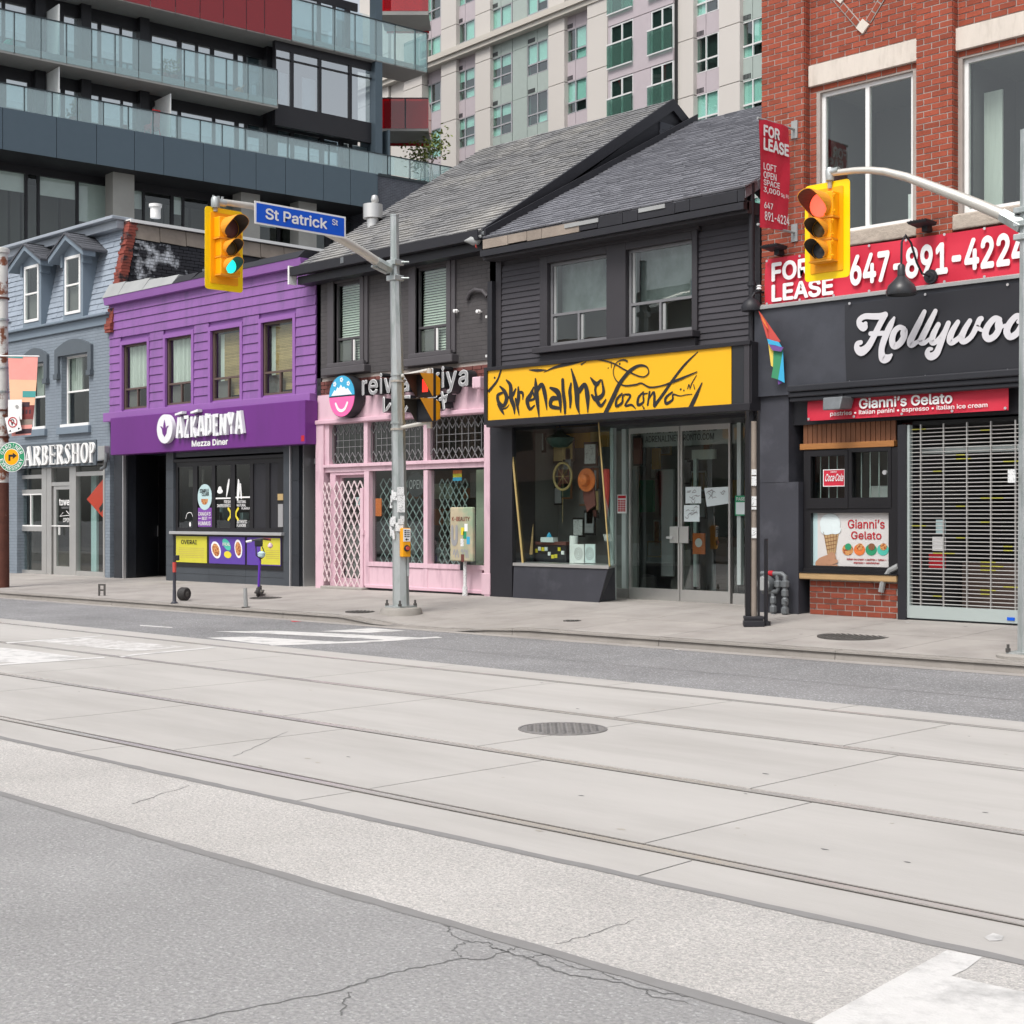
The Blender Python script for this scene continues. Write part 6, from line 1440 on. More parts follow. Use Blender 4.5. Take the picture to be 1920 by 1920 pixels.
# rolling grille
gx0, gx1_, gz0, gz1 = ux(1703), W_-.3, uz(1705, 1158), uz(1705, 797)
gr_ = MB().box(gx0-.02, gx1_, -.03, .05, gz0, gz0+.16).box(gx0-.02, gx0+.035, -.03, .05, gz0+.16, gz1).build('rolling_grille', 'alu_pale', rb_)
rod = MB().tube([(0, 0, 0), (1, 0, 0)], .0068, 6).mesh('grille_rod', 'shutter'); L_ = gx1_-gx0-.05
rody = MB().tube([(0, -.003, .0), (1, -.003, .0)], .0075, 6).mesh('grille_rod_cover', 'shutter_y')
n = 46
for k in range(n):
    zz = gz0+.19+(gz1-gz0-.2)*k/n; o = link('grille_rod', rod, gr_, (gx0+.035, .01, zz)); o.scale = (L_, 1, 1)
    if RD.random() < .55:
        o = link('grille_rod_cover', rody, gr_, (gx0+.05+RD.choice((0, .3, .62, .95, 1.25, 1.55))+.0, .01, zz)); o.scale = (RD.choice((.12, .2, .3)), 1, 1)
k = 0
while gx0+.05+k*.32 < gx1_:
    MB().box(gx0+.17+k*.32, gx0+.185+k*.32, -.006, .022, gz0+.16, gz1).build('grille_link', 'shutter', gr_); k += 1
MB().box(ux(1891), ux(1905), -.04, -.03, uz(1891, 1163), uz(1891, 1157)).build('blue_label', 'street_blue', gr_)
rm = MB(); rm.box(gx0, W_, 2.5, 2.55, .1, gz1).box(gx0-.1, gx0, .3, 2.5, .1, gz1).box(gx0, W_, .1, 2.5, gz1, gz1+.05); rm.build('interior', 'dark_room', rb_)
MB().box(gx0, W_, .3, .4, uz(1705, 850), uz(1705, 838)).build('inner_transom', 'alu_pale', rb_)
MB().box(gx0+.1, W_, 1.2, 1.9, .2, .95).build('inner_counter', 'brown_frame', rb_)
for k in range(3): MB().box(gx0+.15+k*.05, gx0+.38, .25, .27, .9+k*.22, 1.08+k*.22).build('door_sticker', ['print_red', 'print_white', 'print_pale', 'print_red', 'print_white'][k], rb_)
MB().box(ux(1703), W_, .02, .3, .1, gz0).build('threshold', 'tile_gray', rb_)
# ---------------- banners and signs on the brick building ----------------
def sheet(mb, c, y, nx=24, nz=6, amp=.015, m=0, fq=1.0, ph=0):
    """soft banner: corners (x,z) bl br tr tl"""
    g_ = []
    for j in range(nz+1):
        row = []
        for i in range(nx+1):
            s_, t = i/nx, j/nz; x = (1-t)*((1-s_)*c[0][0]+s_*c[1][0])+t*((1-s_)*c[3][0]+s_*c[2][0]); z = (1-t)*((1-s_)*c[0][1]+s_*c[1][1])+t*((1-s_)*c[3][1]+s_*c[2][1])
            row.append((x, y-amp*(1+math.sin(9*s_*fq+5*t+ph)*.6+math.sin(23*s_*fq-7*t+ph)*.4), z))
        g_.append(row)
    i0 = len(mb.v); w = nx+1
    for dy in (0, .006): mb.v += [(p[0], p[1]+dy, p[2]) for r in g_ for p in r]
    N_ = w*(nz+1)
    for j in range(nz):
        for i in range(nx):
            a = i0+j*w+i; mb.f.append((a, a+1, a+1+w, a+w)); mb.m.append(m); a += N_; mb.f.append((a+w, a+1+w, a+1, a)); mb.m.append(m)
    return mb
y0 = FB
FB1 = Frame(-12.26, 16.9, 0); bt = fthing('lease_banner', 'wide red banner reading FOR LEASE 647-891-4224 across the brick front', 'banner', FB1)
a0 = FB1.at(1436, 575); a1 = FB1.at(1436, 487); xr = FB1.x(1935); zr1 = FB1.z(1883, 419); 
MB_ = sheet(MB(), [a0, (xr, a0[1]-.03), (xr, a1[1]-.02), a1], -.0, 60, 8, .02); MB_.build('banner_cloth', 'banner_red', bt, smooth=True)
yl_ = -.05
text('FOR', FB1.x(1447, yl_), FB1.x(1519, yl_), FB1.z(1447, 529, yl_), FB1.z(1447, 493, yl_), yl_, 'print_white', bt, bold=.03)
text('LEASE', FB1.x(1447, yl_), FB1.x(1563, yl_), FB1.z(1447, 567, yl_), FB1.z(1447, 534, yl_), yl_, 'print_white', bt, bold=.03)
text('647-891-4224', FB1.x(1594, yl_), FB1.x(1926, yl_), FB1.z(1594, 537, yl_), FB1.z(1594, 479, yl_), yl_, 'print_white', bt, bold=.03)
ey = MB().lathe([(.018, -.006), (.018, 0)], n=10, ax='y').mesh('eyelet', 'steel_trim')
for k in range(8):
    for zz in (a0[1]+.03, a1[1]-.03): link('eyelet', ey, bt, (a0[0]+.05+k*(xr-a0[0]-.1)/7, -.045, zz))
hb_ = fthing('bar_banner', 'black vinyl banner with pale script Hollywood on the dark sign band', 'banner', Frame(-12.26, 16.76, 0)); FH = Frame(-12.26, 16.76, 0)
c0 = FH.at(1588, 715); c1 = FH.at(1584, 572); MB_ = sheet(MB(), [(c0[0], zk0+.06), (W_-.2, zk0+.06), (W_-.2, zk1-.02), (c1[0], c1[1]-.0)], -.0, 50, 8, .012, fq=.8); MB_.build('banner_cloth', 'banner_black', hb_, smooth=True)
HW = [[(350, 255, 45), (335, 285, 80), (296, 262, 62), (292, 215, 52), (345, 180, 52), (430, 180, 56), (500, 178, 58), (548, 165, 58)], [(540, 180, 56), (500, 250, 58), (455, 340, 60), (415, 420, 62), (370, 490, 70), (310, 530, 82), (268, 500, 60), (270, 455, 48), (305, 440, 42)], [(400, 352, 40), (470, 350, 44), (550, 348, 44)],
 [(638, 195, 26), (605, 260, 58), (555, 370, 64), (520, 470, 62), (512, 540, 62), (530, 600, 80), (575, 595, 70), (612, 565, 26)], [(735, 305, 48), (690, 290, 48), (640, 335, 58), (618, 420, 62), (640, 475, 62), (695, 450, 62), (738, 380, 62), (745, 320, 52), (720, 345, 40), (722, 395, 24)],
 [(940, 135, 44), (890, 240, 60), (830, 360, 66), (800, 430, 68), (815, 462, 60), (870, 435, 38), (900, 400, 30)], [(1050, 128, 44), (985, 260, 60), (925, 380, 64), (905, 430, 62), (940, 445, 44), (985, 410, 34)], [(1080, 262, 48), (1035, 350, 60), (1015, 425, 62), (1045, 440, 50), (1100, 390, 44), (1150, 320, 50)], [(1180, 250, 50), (1140, 350, 56), (1100, 460, 60), (1060, 550, 68), (1005, 580, 70), (970, 550, 52), (985, 510, 40), (1015, 505, 28)],
 [(1275, 238, 46), (1220, 330, 60), (1195, 410, 64), (1220, 438, 58), (1290, 390, 44), (1340, 310, 46)], [(1395, 226, 46), (1340, 320, 58), (1312, 405, 62), (1345, 430, 52), (1410, 380, 50), (1460, 290, 54), (1490, 220, 56), (1508, 205, 52)], [(1470, 290, 44), (1520, 320, 30), (1560, 300, 26)],
 [(1690, 215, 56), (1640, 205, 56), (1575, 280, 62), (1550, 360, 66), (1585, 405, 60), (1650, 370, 60), (1692, 290, 60), (1690, 235, 50), (1665, 255, 36), (1662, 300, 24)], [(1700, 290, 36), (1750, 270, 30)], [(1905, 190, 56), (1860, 180, 56), (1795, 250, 62), (1765, 330, 66), (1800, 385, 60), (1870, 345, 60), (1915, 265, 60), (1910, 210, 50), (1880, 235, 36)],
 [(2110, 160, 56), (2060, 160, 56), (1995, 230, 62), (1970, 310, 64), (2010, 355, 58), (2075, 310, 56), (2130, 200, 56), (2190, 60, 50)], [(2110, 250, 50), (2090, 330, 58), (2130, 345, 44)]]
mb = MB()
for p in HW: stroke(mb, lp_(p, 1560, 560, 5.333, FH, 1.12), -.034, .004, k=6)
mb.build('lettering', 'hollywood', hb_, fixn=False)
for k in range(6): link('eyelet', ey, hb_, (c0[0]+.06+k*1.1, -.03, zk0+.1)); link('eyelet', ey, hb_, (c0[0]+.06+k*1.1, -.03, zk1-.07))
FGi = Frame(-12.26, 16.88, 0); gb = fthing('gelato_banner', "red banner reading Gianni's Gelato pastries italian panini above the serving window", 'banner', FGi)
q = FGi.r(1520, 745, 1896, 791); q = (q[0], q[1], FGi.z(1520, 790), FGi.z(1520, 745))
sheet(MB(), [(q[0], q[2]), (q[1], q[2]-.0), (q[1], q[3]+.0), (q[0], q[3])], -.06, 40, 5, .012).build('banner_cloth', 'banner_red', gb, smooth=True)
yl_ = -.09; gxx = lambda u: FGi.x(u, yl_)
text("Gianni’s Gelato", gxx(1611), gxx(1786), FGi.z(1611, 767, yl_), FGi.z(1611, 747, yl_), yl_, 'print_white', gb, bold=.022)
text('pastries • italian panini • espresso • italian ice cream', gxx(1557), gxx(1852), FGi.z(1557, 782, yl_), FGi.z(1557, 772, yl_), yl_, 'print_white', gb, 'small_lettering', bold=.018)
for k in range(5):
    for zz in (q[2]+.025, q[3]-.02): link('eyelet', ey, gb, (q[0]+.03+k*(q[1]-q[0]-.06)/4, -.09, zz))
po = fthing('gelato_poster', "pale poster of a held ice cream cone reading Gianni's Gelato inside the serving window", 'poster', FB)
yb = .06; MB().box(ux(1533, yb), bp[1], yb, yb+.006, bp[2], bp[3]).build('sheet', 'poster_pale', po); MB().box(bp[0], ux(1533, yb), yb, yb+.006, bp[2], bp[3]).build('clear_strip', 'print_pale', po)
PX = lambda u: FB.x(u, yb); PZ = lambda u, v: FB.z(u, v, yb)
text("Gianni’s", PX(1590), PX(1659), PZ(1590, 991), PZ(1590, 974), yb, 'print_red', po, bold=.022); text('Gelato', PX(1596), PX(1653), PZ(1596, 1011), PZ(1596, 996), yb, 'print_red', po, bold=.04)
text('italian ice cream • pastries • cakes •', PX(1588), PX(1662), PZ(1588, 1051), PZ(1588, 1046), yb, 'print_red', po, 'small_lettering', bold=.02); text('espresso • sandwiches', PX(1601), PX(1649), PZ(1601, 1057.5), PZ(1601, 1052.5), yb, 'print_red', po, 'small_lettering', bold=.02)
c = (PX(1557), PZ(1557, 996)); mb = MB(); mb.prism([(c[0]-.11, c[1]), (c[0]+.14, c[1]), (c[0]+.07, c[1]-.34), (c[0]-.04, c[1]-.34)], yb-.006, yb-.003); mb.build('cone_print', 'wood_sill', po)
mb = MB()
for k in range(5): stroke(mb, [(c[0]-.1+k*.05, c[1]-.01, .006), (c[0]-.03+k*.03, c[1]-.3, .005)], yb-.006, .002, k=1); stroke(mb, [(c[0]-.1+k*.012, c[1]-.05-k*.05, .006), (c[0]+.13-k*.012, c[1]-.02-k*.05, .006)], yb-.006, .002, k=1)
mb.build('waffle_print', 'wood', po)
mb = MB(); disc(mb, c[0], c[1]+.1, .16, yb-.01, yb-.006, rz=.14); disc(mb, c[0]-.05, c[1]+.02, .1, yb-.0105, yb-.006, rz=.07); disc(mb, c[0]+.08, c[1]+.02, .09, yb-.011, yb-.006, rz=.06); mb.build('scoop_print', 'paper', po)
mb = MB(); stroke(mb, [(c[0]-.17, bp[2]+.02, .12), (c[0]-.12, c[1]-.42, .14), (c[0]+.02, c[1]-.36, .11), (c[0]+.06, c[1]-.35, .07)], yb-.006, .006)
for k in range(3): stroke(mb, [(c[0]+.1, c[1]-.4-k*.07, .055), (c[0]+.03, c[1]-.42-k*.07, .06), (c[0]-.04, c[1]-.42-k*.07, .055)], yb-.008, .006)
stroke(mb, [(c[0]-.02, bp[2]+.01, .14), (c[0]+.03, bp[2]+.12, .13)], yb-.006, .005); mb.build('hand_print', 'print_skin', po)
for u, m, m2 in ((1591, 'print_food', 'print_green'), (1613, 'print_orange', 'print_food'), (1635, 'print_green', 'wood'), (1657, 'print_teal', 'print_food')):
    c2 = (PX(u), PZ(u, 1028)); mb = MB(); disc(mb, c2[0]-.01, c2[1]-.02, .085, yb-.006, yb-.002, rz=.075); o = mb.build('food_print', m, po); mb = MB(); disc(mb, c2[0]+.0, c2[1]+.02, .05, yb-.01, yb-.006, rz=.045); mb.build('food_detail', m2, o)
cs = thing('cola_sign', 'small red rectangular Coca-Cola sign in the left sash of the serving window', 'sign', FB.w(ux(1561), .035, uz(1561, 896)))
MB().box(-.17, .17, 0, .008, -.115, .115).build('plate', 'banner_red', cs, bevel=.003); MB().walls(-.17, .17, -.115, .115, -.004, 0, [(-.16, .16, -.105, .105)]).build('border', 'print_white', cs); text('Coca·Cola', -.14, .14, -.045, .055, 0, 'print_white', cs, bold=.03, shear=.02); text('DRINK', -.05, .05, .07, .09, 0, 'print_white', cs, 'small_lettering')
# vertical flag banner, square to the wall
FV = Frame(-11.7, 17, 90); va = FV.at(1423, 226); vb2 = FV.at(1477, 235); vc = FV.at(1477, 431); vd = FV.at(1424, 424)
vbn = thing('vertical_lease_banner', 'tall narrow red FOR LEASE banner bracketed out from the brick wall', 'banner', FV.o, 90)
xL, xR = va[0], vb2[0]; zT, zB = (va[1]+vb2[1])/2, (vc[1]+vd[1])/2
sheet(MB(), [(xL, zB-.04), (xR, zB), (xR, zT), (xL, zT)], .0, 10, 16, .02, fq=.5).build('banner_cloth', 'banner_red', vbn, smooth=True)
wv = xR-xL; V_ = lambda f: xL+wv*f; Zv = lambda v: zT-(zT-zB)*(v-230)/(428-230)
for s_, a, b, v0_, v1_, bo in (('FOR', .06, .62, 241, 263, .035), ('LEASE', .06, .94, 265, 289, .035), ('LOFT', .06, .5, 312, 325, .03), ('OPEN', .06, .5, 328, 341, .03), ('SPACE', .06, .62, 343, 354, .03), ('3,000', .06, .62, 357, 369, .04), ('Sq. Ft.', .66, .94, 361, 370, .02), ('647', .08, .38, 385, 397, .05), ('891-4224', .1, .95, 402, 419, .05)):
    text(s_, V_(a), V_(b), Zv(v1_), Zv(v0_), -.042, 'print_white', vbn, bold=bo)
for zz in (zT, zB): MB().tube([(xL-.03, .0, zz), (-.05, .0, zz)], .018, 8).box(-.07, -.045, -.05, .05, zz-.12, zz+.12).build('bracket', 'flash_grey', vbn)
# lamps and lights
def gooseneck(u, v, us, vs, label, frame):
    q = frame.at(us, vs); t = thing('gooseneck_lamp', label, 'wall lamp', frame.w(q[0], 0, q[1])); return t, q
t, q = gooseneck(1747, 519, 1747, 519, 'glossy black barn-style gooseneck lamp in front of the red phone banner', Frame(-12.26, 16.86))
FLm = Frame(-12.26, 16.86); e = FLm.at(1690, 535, -.55); dx_ = e[0]-q[0]; dz_ = e[1]-q[1]
MB().lathe([(.09, -.04), (.09, 0), (.05, -.06)], n=20, ax='y').build('wall_plate', 'black_paint', t, smooth=True)
MB().tube([(0, -.04, 0), (-.02, -.2, .02), (dx_*.25, -.32, .15), (dx_*.45, -.42, .38), (dx_*.72, -.5, .47), (dx_*.95, -.55, .38), (dx_, -.55, .2), (dx_, -.55, .08)], .014, 8).build('arm', 'black_paint', t, smooth=True)
MB().lathe([(.03, .14), (.045, .12), (.05, .0), (.045, -.0), (.09, -.05), (.16, -.12), (.19, -.2), (.185, -.24), (.175, -.24), (.17, -.2), (.08, -.07)], (dx_, -.55, dz_+.12), 28).build('shade', 'sign_black', t, smooth=True)
for i, (u, v, l) in enumerate(((1467, 468, 'flat black flood light above the left end of the red phone banner'), (1744, 424, 'flat black flood light above the middle of the red phone banner'))):
    q = FB.at(u, v+8); t = thing('flood_light', l, 'flood light', FB.w(q[0], -.02, q[1]), 0, 'flat flood lights over the banner')
    MB().box(-.04, .04, -.12, 0, -.03, .06).build('bracket', 'black_paint', t); MB().hexa([(-.13, -.3, .05), (.13, -.3, .05), (.13, -.06, .03), (-.13, -.06, .03), (-.15, -.32, .085), (.15, -.32, .085), (.14, -.04, .085), (-.14, -.04, .085)]).build('head', 'black_paint', t, bevel=.012)
    mb = MB(); [mb.box(-.11+k*.04, -.1+k*.04, -.28, -.08, .085, .1) for k in range(6)]; mb.build('fin', 'black_frame', t)
q = FB.at(1573, 757, -.3); t = thing('wedge_flood_light', 'grey wedge-shaped flood light hanging under the canopy left of the gelato lettering', 'flood light', FB.w(q[0], -.15, q[1]))
MB().hexa([(-.13, -.34, -.09), (.13, -.34, -.09), (.13, -.05, -.07), (-.13, -.05, -.07), (-.15, -.3, .08), (.15, -.3, .08), (.15, .0, .09), (-.15, .0, .09)]).build('housing', 'gas_grey', t, bevel=.015); MB().box(-.03, .03, -.1, .05, .08, .2).build('stem', 'black_paint', t)
# wall lamp with pride flag
FC_ = Frame(-17.62, 16.95); q = FC_.at(1406, 575, -.25); t = thing('dome_wall_lamp', 'black dome security lamp with white insulators at the corner of the clapboard shop', 'wall lamp', FC_.w(q[0], -.12, q[1]))
MB().lathe([(.13, -.06), (.14, .0), (.1, .08), (.04, .12), (.02, .13)], (0, -.1, 0), 20).build('dome', 'black_paint', t, smooth=True); MB().tube([(0, -.1, .12), (.02, -.05, .2), (.05, .12, .22)], .015, 6).build('arm', 'black_paint', t)
for x, z in ((-.06, .27), (.06, .27)): MB().lathe([(.02, -.03), (.04, -.02), (.025, 0), (.04, .02), (.02, .035)], (x, 0, z), 10).build('insulator', 'print_white', t, smooth=True)
FF = Frame(-12.2, 16.55, 20); fl = fthing('pride_flag', 'rainbow pride flag bunched and hanging from the lamp at the black sign band', 'flag', FF)
fa = lambda u, v: FF.at(u, v)
def cloth(pts, m, y, n_='stripe'):
    P = [fa(u, v) for u, v in pts]; mb = MB(); mb.prism([(p[0], p[1]) for p in P], y, y+.012); mb.build(n_, m, fl)
cloth([(1423, 583), (1429, 590), (1464, 640), (1461, 642), (1440, 636)], 'flag_red', -.02, 'twisted_cloth'); cloth([(1425, 586), (1437, 605), (1442, 636), (1439, 634)], 'flag_red', -.035, 'twisted_cloth'); cloth([(1428, 590), (1436, 602), (1443, 620), (1432, 604)], 'print_orange', -.045)
cloth([(1440, 638), (1451, 655), (1453, 690), (1446, 686)], 'flag_yellow', -.01); cloth([(1451, 652), (1469, 656), (1460, 712), (1447, 708), (1450, 690)], 'flag_green', -.02); cloth([(1469, 658), (1472, 718), (1460, 712)], 'flag_blue', -.03); cloth([(1440, 636), (1462, 642), (1468, 652), (1455, 648), (1443, 646)], 'flag_blue', -.05); cloth([(1443, 646), (1455, 649), (1471, 652), (1467, 660), (1451, 658)], 'flag_violet', -.06); cloth([(1458, 712), (1468, 717), (1459, 721)], 'flag_violet', -.0)
dp2 = thing('downpipe', 'long black downpipe on the seam beside the tattoo shop and the red brick building', 'pipe', (-12.33, 16.9, .2))
MB().tube([(0, -.08, .1), (0, -.08, 6.0)], .045, 10).build('pipe', 'black_paint', dp2, smooth=True)
for z in (.9, 2.2, 3.3, 4.6): MB().lathe([(.06, -.03), (.06, .03)], (0, -.08, z), 12).build('joint', 'black_paint', dp2)
for u, v, l in ((1110, 0, ''),)[:0]: pass
# ================= glass condominium, back left =================
FX = Frame(-58, 27.7, 85); cx, czv = FX.x, FX.z
cd = fthing('glass_condo', 'dark glass apartment block with long glass balconies above a charcoal panel band', 'apartment building', FX)
zf1, zf0 = (czv(0, 203)+czv(705, 325))/2, (czv(0, 283)+czv(705, 389))/2
xL0 = -14; xE = cx(707)
seams = [-160, -60, 4, 105, 180, 251, 306, 380, 430, 479, 534, 605, 656, 706]
xs_ = [cx(u) for u in seams]; xs_[0] = xL0
for a, b in zip(xs_, xs_[1:]): MB().box(a+.012, b-.012, -.06, 0, zf0, zf1).build('facade_panel', 'condo_panel', cd)
MB().box(xL0, xE, .0, .4, zf0, zf1).box(xL0, xE-.02, .4, 2.2, zf0, zf0+.12).build('band_core', 'condo_soffit', cd)
yw_ = 1.7
z2b, z2t = czv(0, 98), czv(0, 80); z3b, z3t = czv(480, 61.5), czv(480, 49.5)
x2e = cx(521); x3e = cx(801)
MB().box(xL0, x2e, -.02, 2.0, z2b, z2t).build('balcony_slab', 'slab_grey', cd); MB().box(xL0, x3e, -.02, 2.0, z3b, z3t).build('balcony_slab', 'slab_grey', cd)
MB().box(xL0, xE, .1, 12, zf1-.02, zf1+.02).build('terrace_floor', 'slab_grey', cd)
zz4 = z3b+(z3b-z2b); zm = zz4+6
MB().box(xL0, xE-.4, 4.5, 14, .1, zm).build('core', 'dark_room', cd)
def floor(z0, z1, cells, y, sill=.12, head=.5, gl='glass_condo', uL=None):
    hl = [(cx(a, y), cx(b, y), z0+sill, z1-head) for a, b in cells]; xa = xL0 if uL is None else cx(uL, y); xb = xE if uL is None else cx(709, y)
    f = MB().walls(xa, xb, z0, z1, y, y+.12, hl).build('curtain_wall', 'condo_dark', cd)
    for i, h in enumerate(hl):
        MB().box(h[0], h[1], y+.05, y+.06, h[2], h[3]).build('pane', gl, f); 
        r = RD.random(); zz = h[2]
        if r < .93: MB().box(h[0], h[1], y+.2, y+.22, h[2]+(0 if r < .45 else (h[3]-h[2])*.5), h[3]).build('blind', 'blind_white', f)
        MB().box(h[0], h[1], y+1.6, y+1.65, h[2], h[3]).build('room_wall', 'mid_room', f)
    return f
row1 = [(-70, -40), (-36, -8), (0, 4), (10, 50), (66, 76), (98, 113), (120, 148), (154, 184), (190, 225), (229, 260), (285, 333), (341, 367), (372, 395), (402, 439), (446, 457), (462, 494), (500, 515)]
row0 = [(-70, -40), (-36, -2), (12, 52), (78, 96), (104, 115), (122, 153), (156, 186), (191, 227), (231, 262), (286, 305), (309, 334), (340, 399), (404, 441), (448, 459), (464, 497), (521, 546), (552, 600), (608, 636), (644, 656), (661, 706)]
floor(zf1, z2b, row0, yw_, .05, .5); floor(z2t, z3b, row1+[], yw_, .05, .55)
floor(z3t, zz4, [(-40, -10), (-5, 40), (60, 110), (118, 160), (170, 240), (250, 300), (310, 360), (372, 400), (404, 440), (446, 490), (500, 540), (547, 596), (602, 625), (630, 648), (657, 703)], yw_, .05, .4)
# flush tall windows at right
yv = .35; zv0, zv1 = czv(518, 194, yv), czv(518, 91, yv)
hl = [(cx(a, yv), cx(b, yv), zv0, zv1) for a, b in ((518, 546), (551, 598), (603, 655), (660, 704))]
f = MB().walls(cx(516, yv), cx(708, yv), zv0-1.0, z3b, yv, yv+.25, hl).build('curtain_wall', 'condo_dark', cd)
for i, h in enumerate(hl):
    MB().box(h[0], h[1], yv+.08, yv+.09, h[2], h[3]).build('pane', 'glass_condo', f); MB().box(h[0], h[1], yv+2, yv+2.05, h[2], h[3]).build('room_wall', 'mid_room', f); MB().box(h[0], h[1], yv-.01, yv+.08, h[3]-.42, h[3]-.37).build('transom_bar', 'condo_dark', f)
    if i in (0, 1): MB().box(h[0]+(h[1]-h[0])*.45, h[1], yv+.3, yv+.32, h[2], h[2]+1.6).build('blind', 'blind_white', f)
MB().box(cx(704), cx(717), -.0, .5, zf0, zm).build('corner_column', 'condo_panel', cd)
for u in (262, 500, 66, 152): MB().box(cx(u, yw_-.3), cx(u, yw_-.3)+.45, yw_-.35, yw_+.05, zf1, zm).build('facade_column', 'condo_dark', cd)
for u, zlo, zhi in ((97, zf1, zf1+2.2), (97, z2t, z2t+2.2), (305, zf1, zf1+2.0)): MB().box(cx(u, .9), cx(u, .9)+.04, .15, yw_, zlo, zhi).build('privacy_screen', 'blind_white', cd)
# balcony rails
def railing(us, z0, z1, y=-.03, gls='glass_rail', skip=()):
    r = MB().box(cx(us[0], y), cx(us[-1], y), y-.03, y+.03, z1, z1+.05).build('balcony_railing', 'rail_dark', cd)
    for i, (a, b) in enumerate(zip(us, us[1:])):
        g_ = gls(i) if callable(gls) else gls
        MB().box(cx(a, y)+.02, cx(b, y)-.02, y-.008, y+.008, z0, z1).build('glass_panel', g_, r)
        MB().box(cx(b, y)-.035, cx(b, y)+.035, y+.01, y+.07, z0-.05, z1).build('post', 'rail_dark', r)
    return r
h1_ = (czv(480, 246)+czv(0, 156))/2
railing([-60, -8, 46, 98, 145, 194, 241, 287, 332, 376, 417, 460, 501, 540, 579, 617, 655, 691, 726], zf1, h1_)
h2_ = (czv(0, 11)+czv(480, 130))/2; railing([-70, -25, 27, 77, 125, 172, 216, 260, 304, 346, 386, 425, 465, 493, 520], z2b+.1, h2_)
h3_ = (czv(547, 0)+czv(801, 61))/2; us3 = [190, 236, 282, 329, 375, 419, 462, 496, 547, 587, 627, 666, 705, 741, 779, 801]
railing(us3, z3b+.05, h3_, gls=lambda i: 'glass_red' if us3[i+1] <= 547 else 'glass_rail')
MB().box(cx(235), cx(547), .03, .06, z3t, h3_-.1).build('red_screen', 'balcony_red', cd)
MB().box(x3e-.02, x3e+.01, .0, 2, z3b+.05, h3_).build('glass_panel', 'glass_rail', cd)
# lower windows, columns
zl1 = zf0; zl0 = czv(0, 470, 2.1); yl2 = 2.1
cells = [(-60, -20), (-10, 47), (52, 70), (75, 143), (148, 212), (252, 268), (272, 320), (326, 342), (346, 391), (396, 440), (445, 470), (478, 520), (526, 560), (570, 610), (620, 660)]
hl = [(cx(a, yl2), cx(b, yl2), zl0-2, zl1-.35) for a, b in cells]; f = MB().walls(xL0, xE-.3, .1, zl1, yl2, yl2+.15, hl).build('curtain_wall', 'condo_dark', cd)
for i, h in enumerate(hl):
    MB().box(h[0], h[1], yl2+.05, yl2+.06, h[2], h[3]).build('pane', 'glass', f); MB().box(h[0], h[1], yl2+2, yl2+2.05, h[2], h[3]).build('room_wall', 'mid_room', f)
    if i % 2 or i in (4,): MB().box(h[0], h[1], yl2+.15, yl2+.17, h[3]-(1.7 if i == 4 else .8), h[3]).build('blind', 'blind_white', f)
for u in (212, 452, 560): MB().box(cx(u, .8), cx(u, .8)+1.0, .8, 1.6, .1, zf0).build('concrete_column', 'col_conc', cd)
# dark brick wing with terrace rail, right of the corner
zbw = zf1-.05; MB().box(xE+.05, cx(900), .0, 6, .1, zbw).build('brick_wing', 'dark_brick', cd); MB().box(xE+.05, cx(900), -.04, 6, zbw, zbw+.12).build('wing_coping', 'rail_dark', cd)
railing([727, 732, 769, 797, 826, 852], zbw+.15, h1_); MB().box(cx(728), cx(731), -.02, 2.5, zf1, h1_+1.3).build('privacy_screen', 'condo_panel', cd)
MB().box(cx(852, -.03), cx(852, -.03)+.05, .0, 5, zbw+.15, h1_).build('glass_panel', 'glass_rail', cd)
# projecting red balcony on the far side
FR = Frame(*FX.w(xE+.8, 3.0, 0)[:2], 45.45); ra, rbz = FR.at(717, 185), FR.at(803, 241)
Mr = Matrix.Rotation(math.radians(45.45-85), 4, 'Z'); lo = FX.w(0, 0, 0); rel = FR.o-FX.o; Mr.translation = (rel.dot(FX.e), rel.dot(FX.n), 0)
def rbx(n, m, *b): MB().box(*b).xf(Mr).build(n, m, cd)
xm_ = (ra[0]+rbz[0])/2
for s_, e_ in ((ra[0], xm_-.02), (xm_+.02, rbz[0])): rbx('glass_panel', 'glass_red', s_, e_, -.01, .01, rbz[1], ra[1])
rbx('red_screen', 'balcony_red', ra[0]+.05, rbz[0]-.05, .08, .1, rbz[1], ra[1]-.1); rbx('post', 'rail_dark', xm_-.03, xm_+.03, -.02, .05, rbz[1], ra[1]); rbx('balcony_slab', 'slab_grey', ra[0]-.1, rbz[0], .0, 2.5, rbz[1]-.12, rbz[1]); rbx('red_edge', 'red_bright', ra[0], rbz[0]-.1, 2.5, 2.6, rbz[1]-.25, rbz[1]-.0); rbx('balcony_railing', 'rail_dark', ra[0], rbz[0], -.03, .03, ra[1], ra[1]+.05)
rbx('glass_panel', 'glass_red', rbz[0]-.01, rbz[0]+.01, 0, 2.5, rbz[1], ra[1])
rbx('balcony_slab', 'slab_grey', ra[0]-.1, rbz[0], .0, 2.5, rbz[1]+5.8, rbz[1]+6.0); rbx('red_edge', 'red_bright', ra[0], rbz[0]-.1, 2.5, 2.6, rbz[1]+5.7, rbz[1]+5.95); rbx('glass_panel', 'glass_red', ra[0], rbz[0], -.01, .01, rbz[1]+6, rbz[1]+7.1)
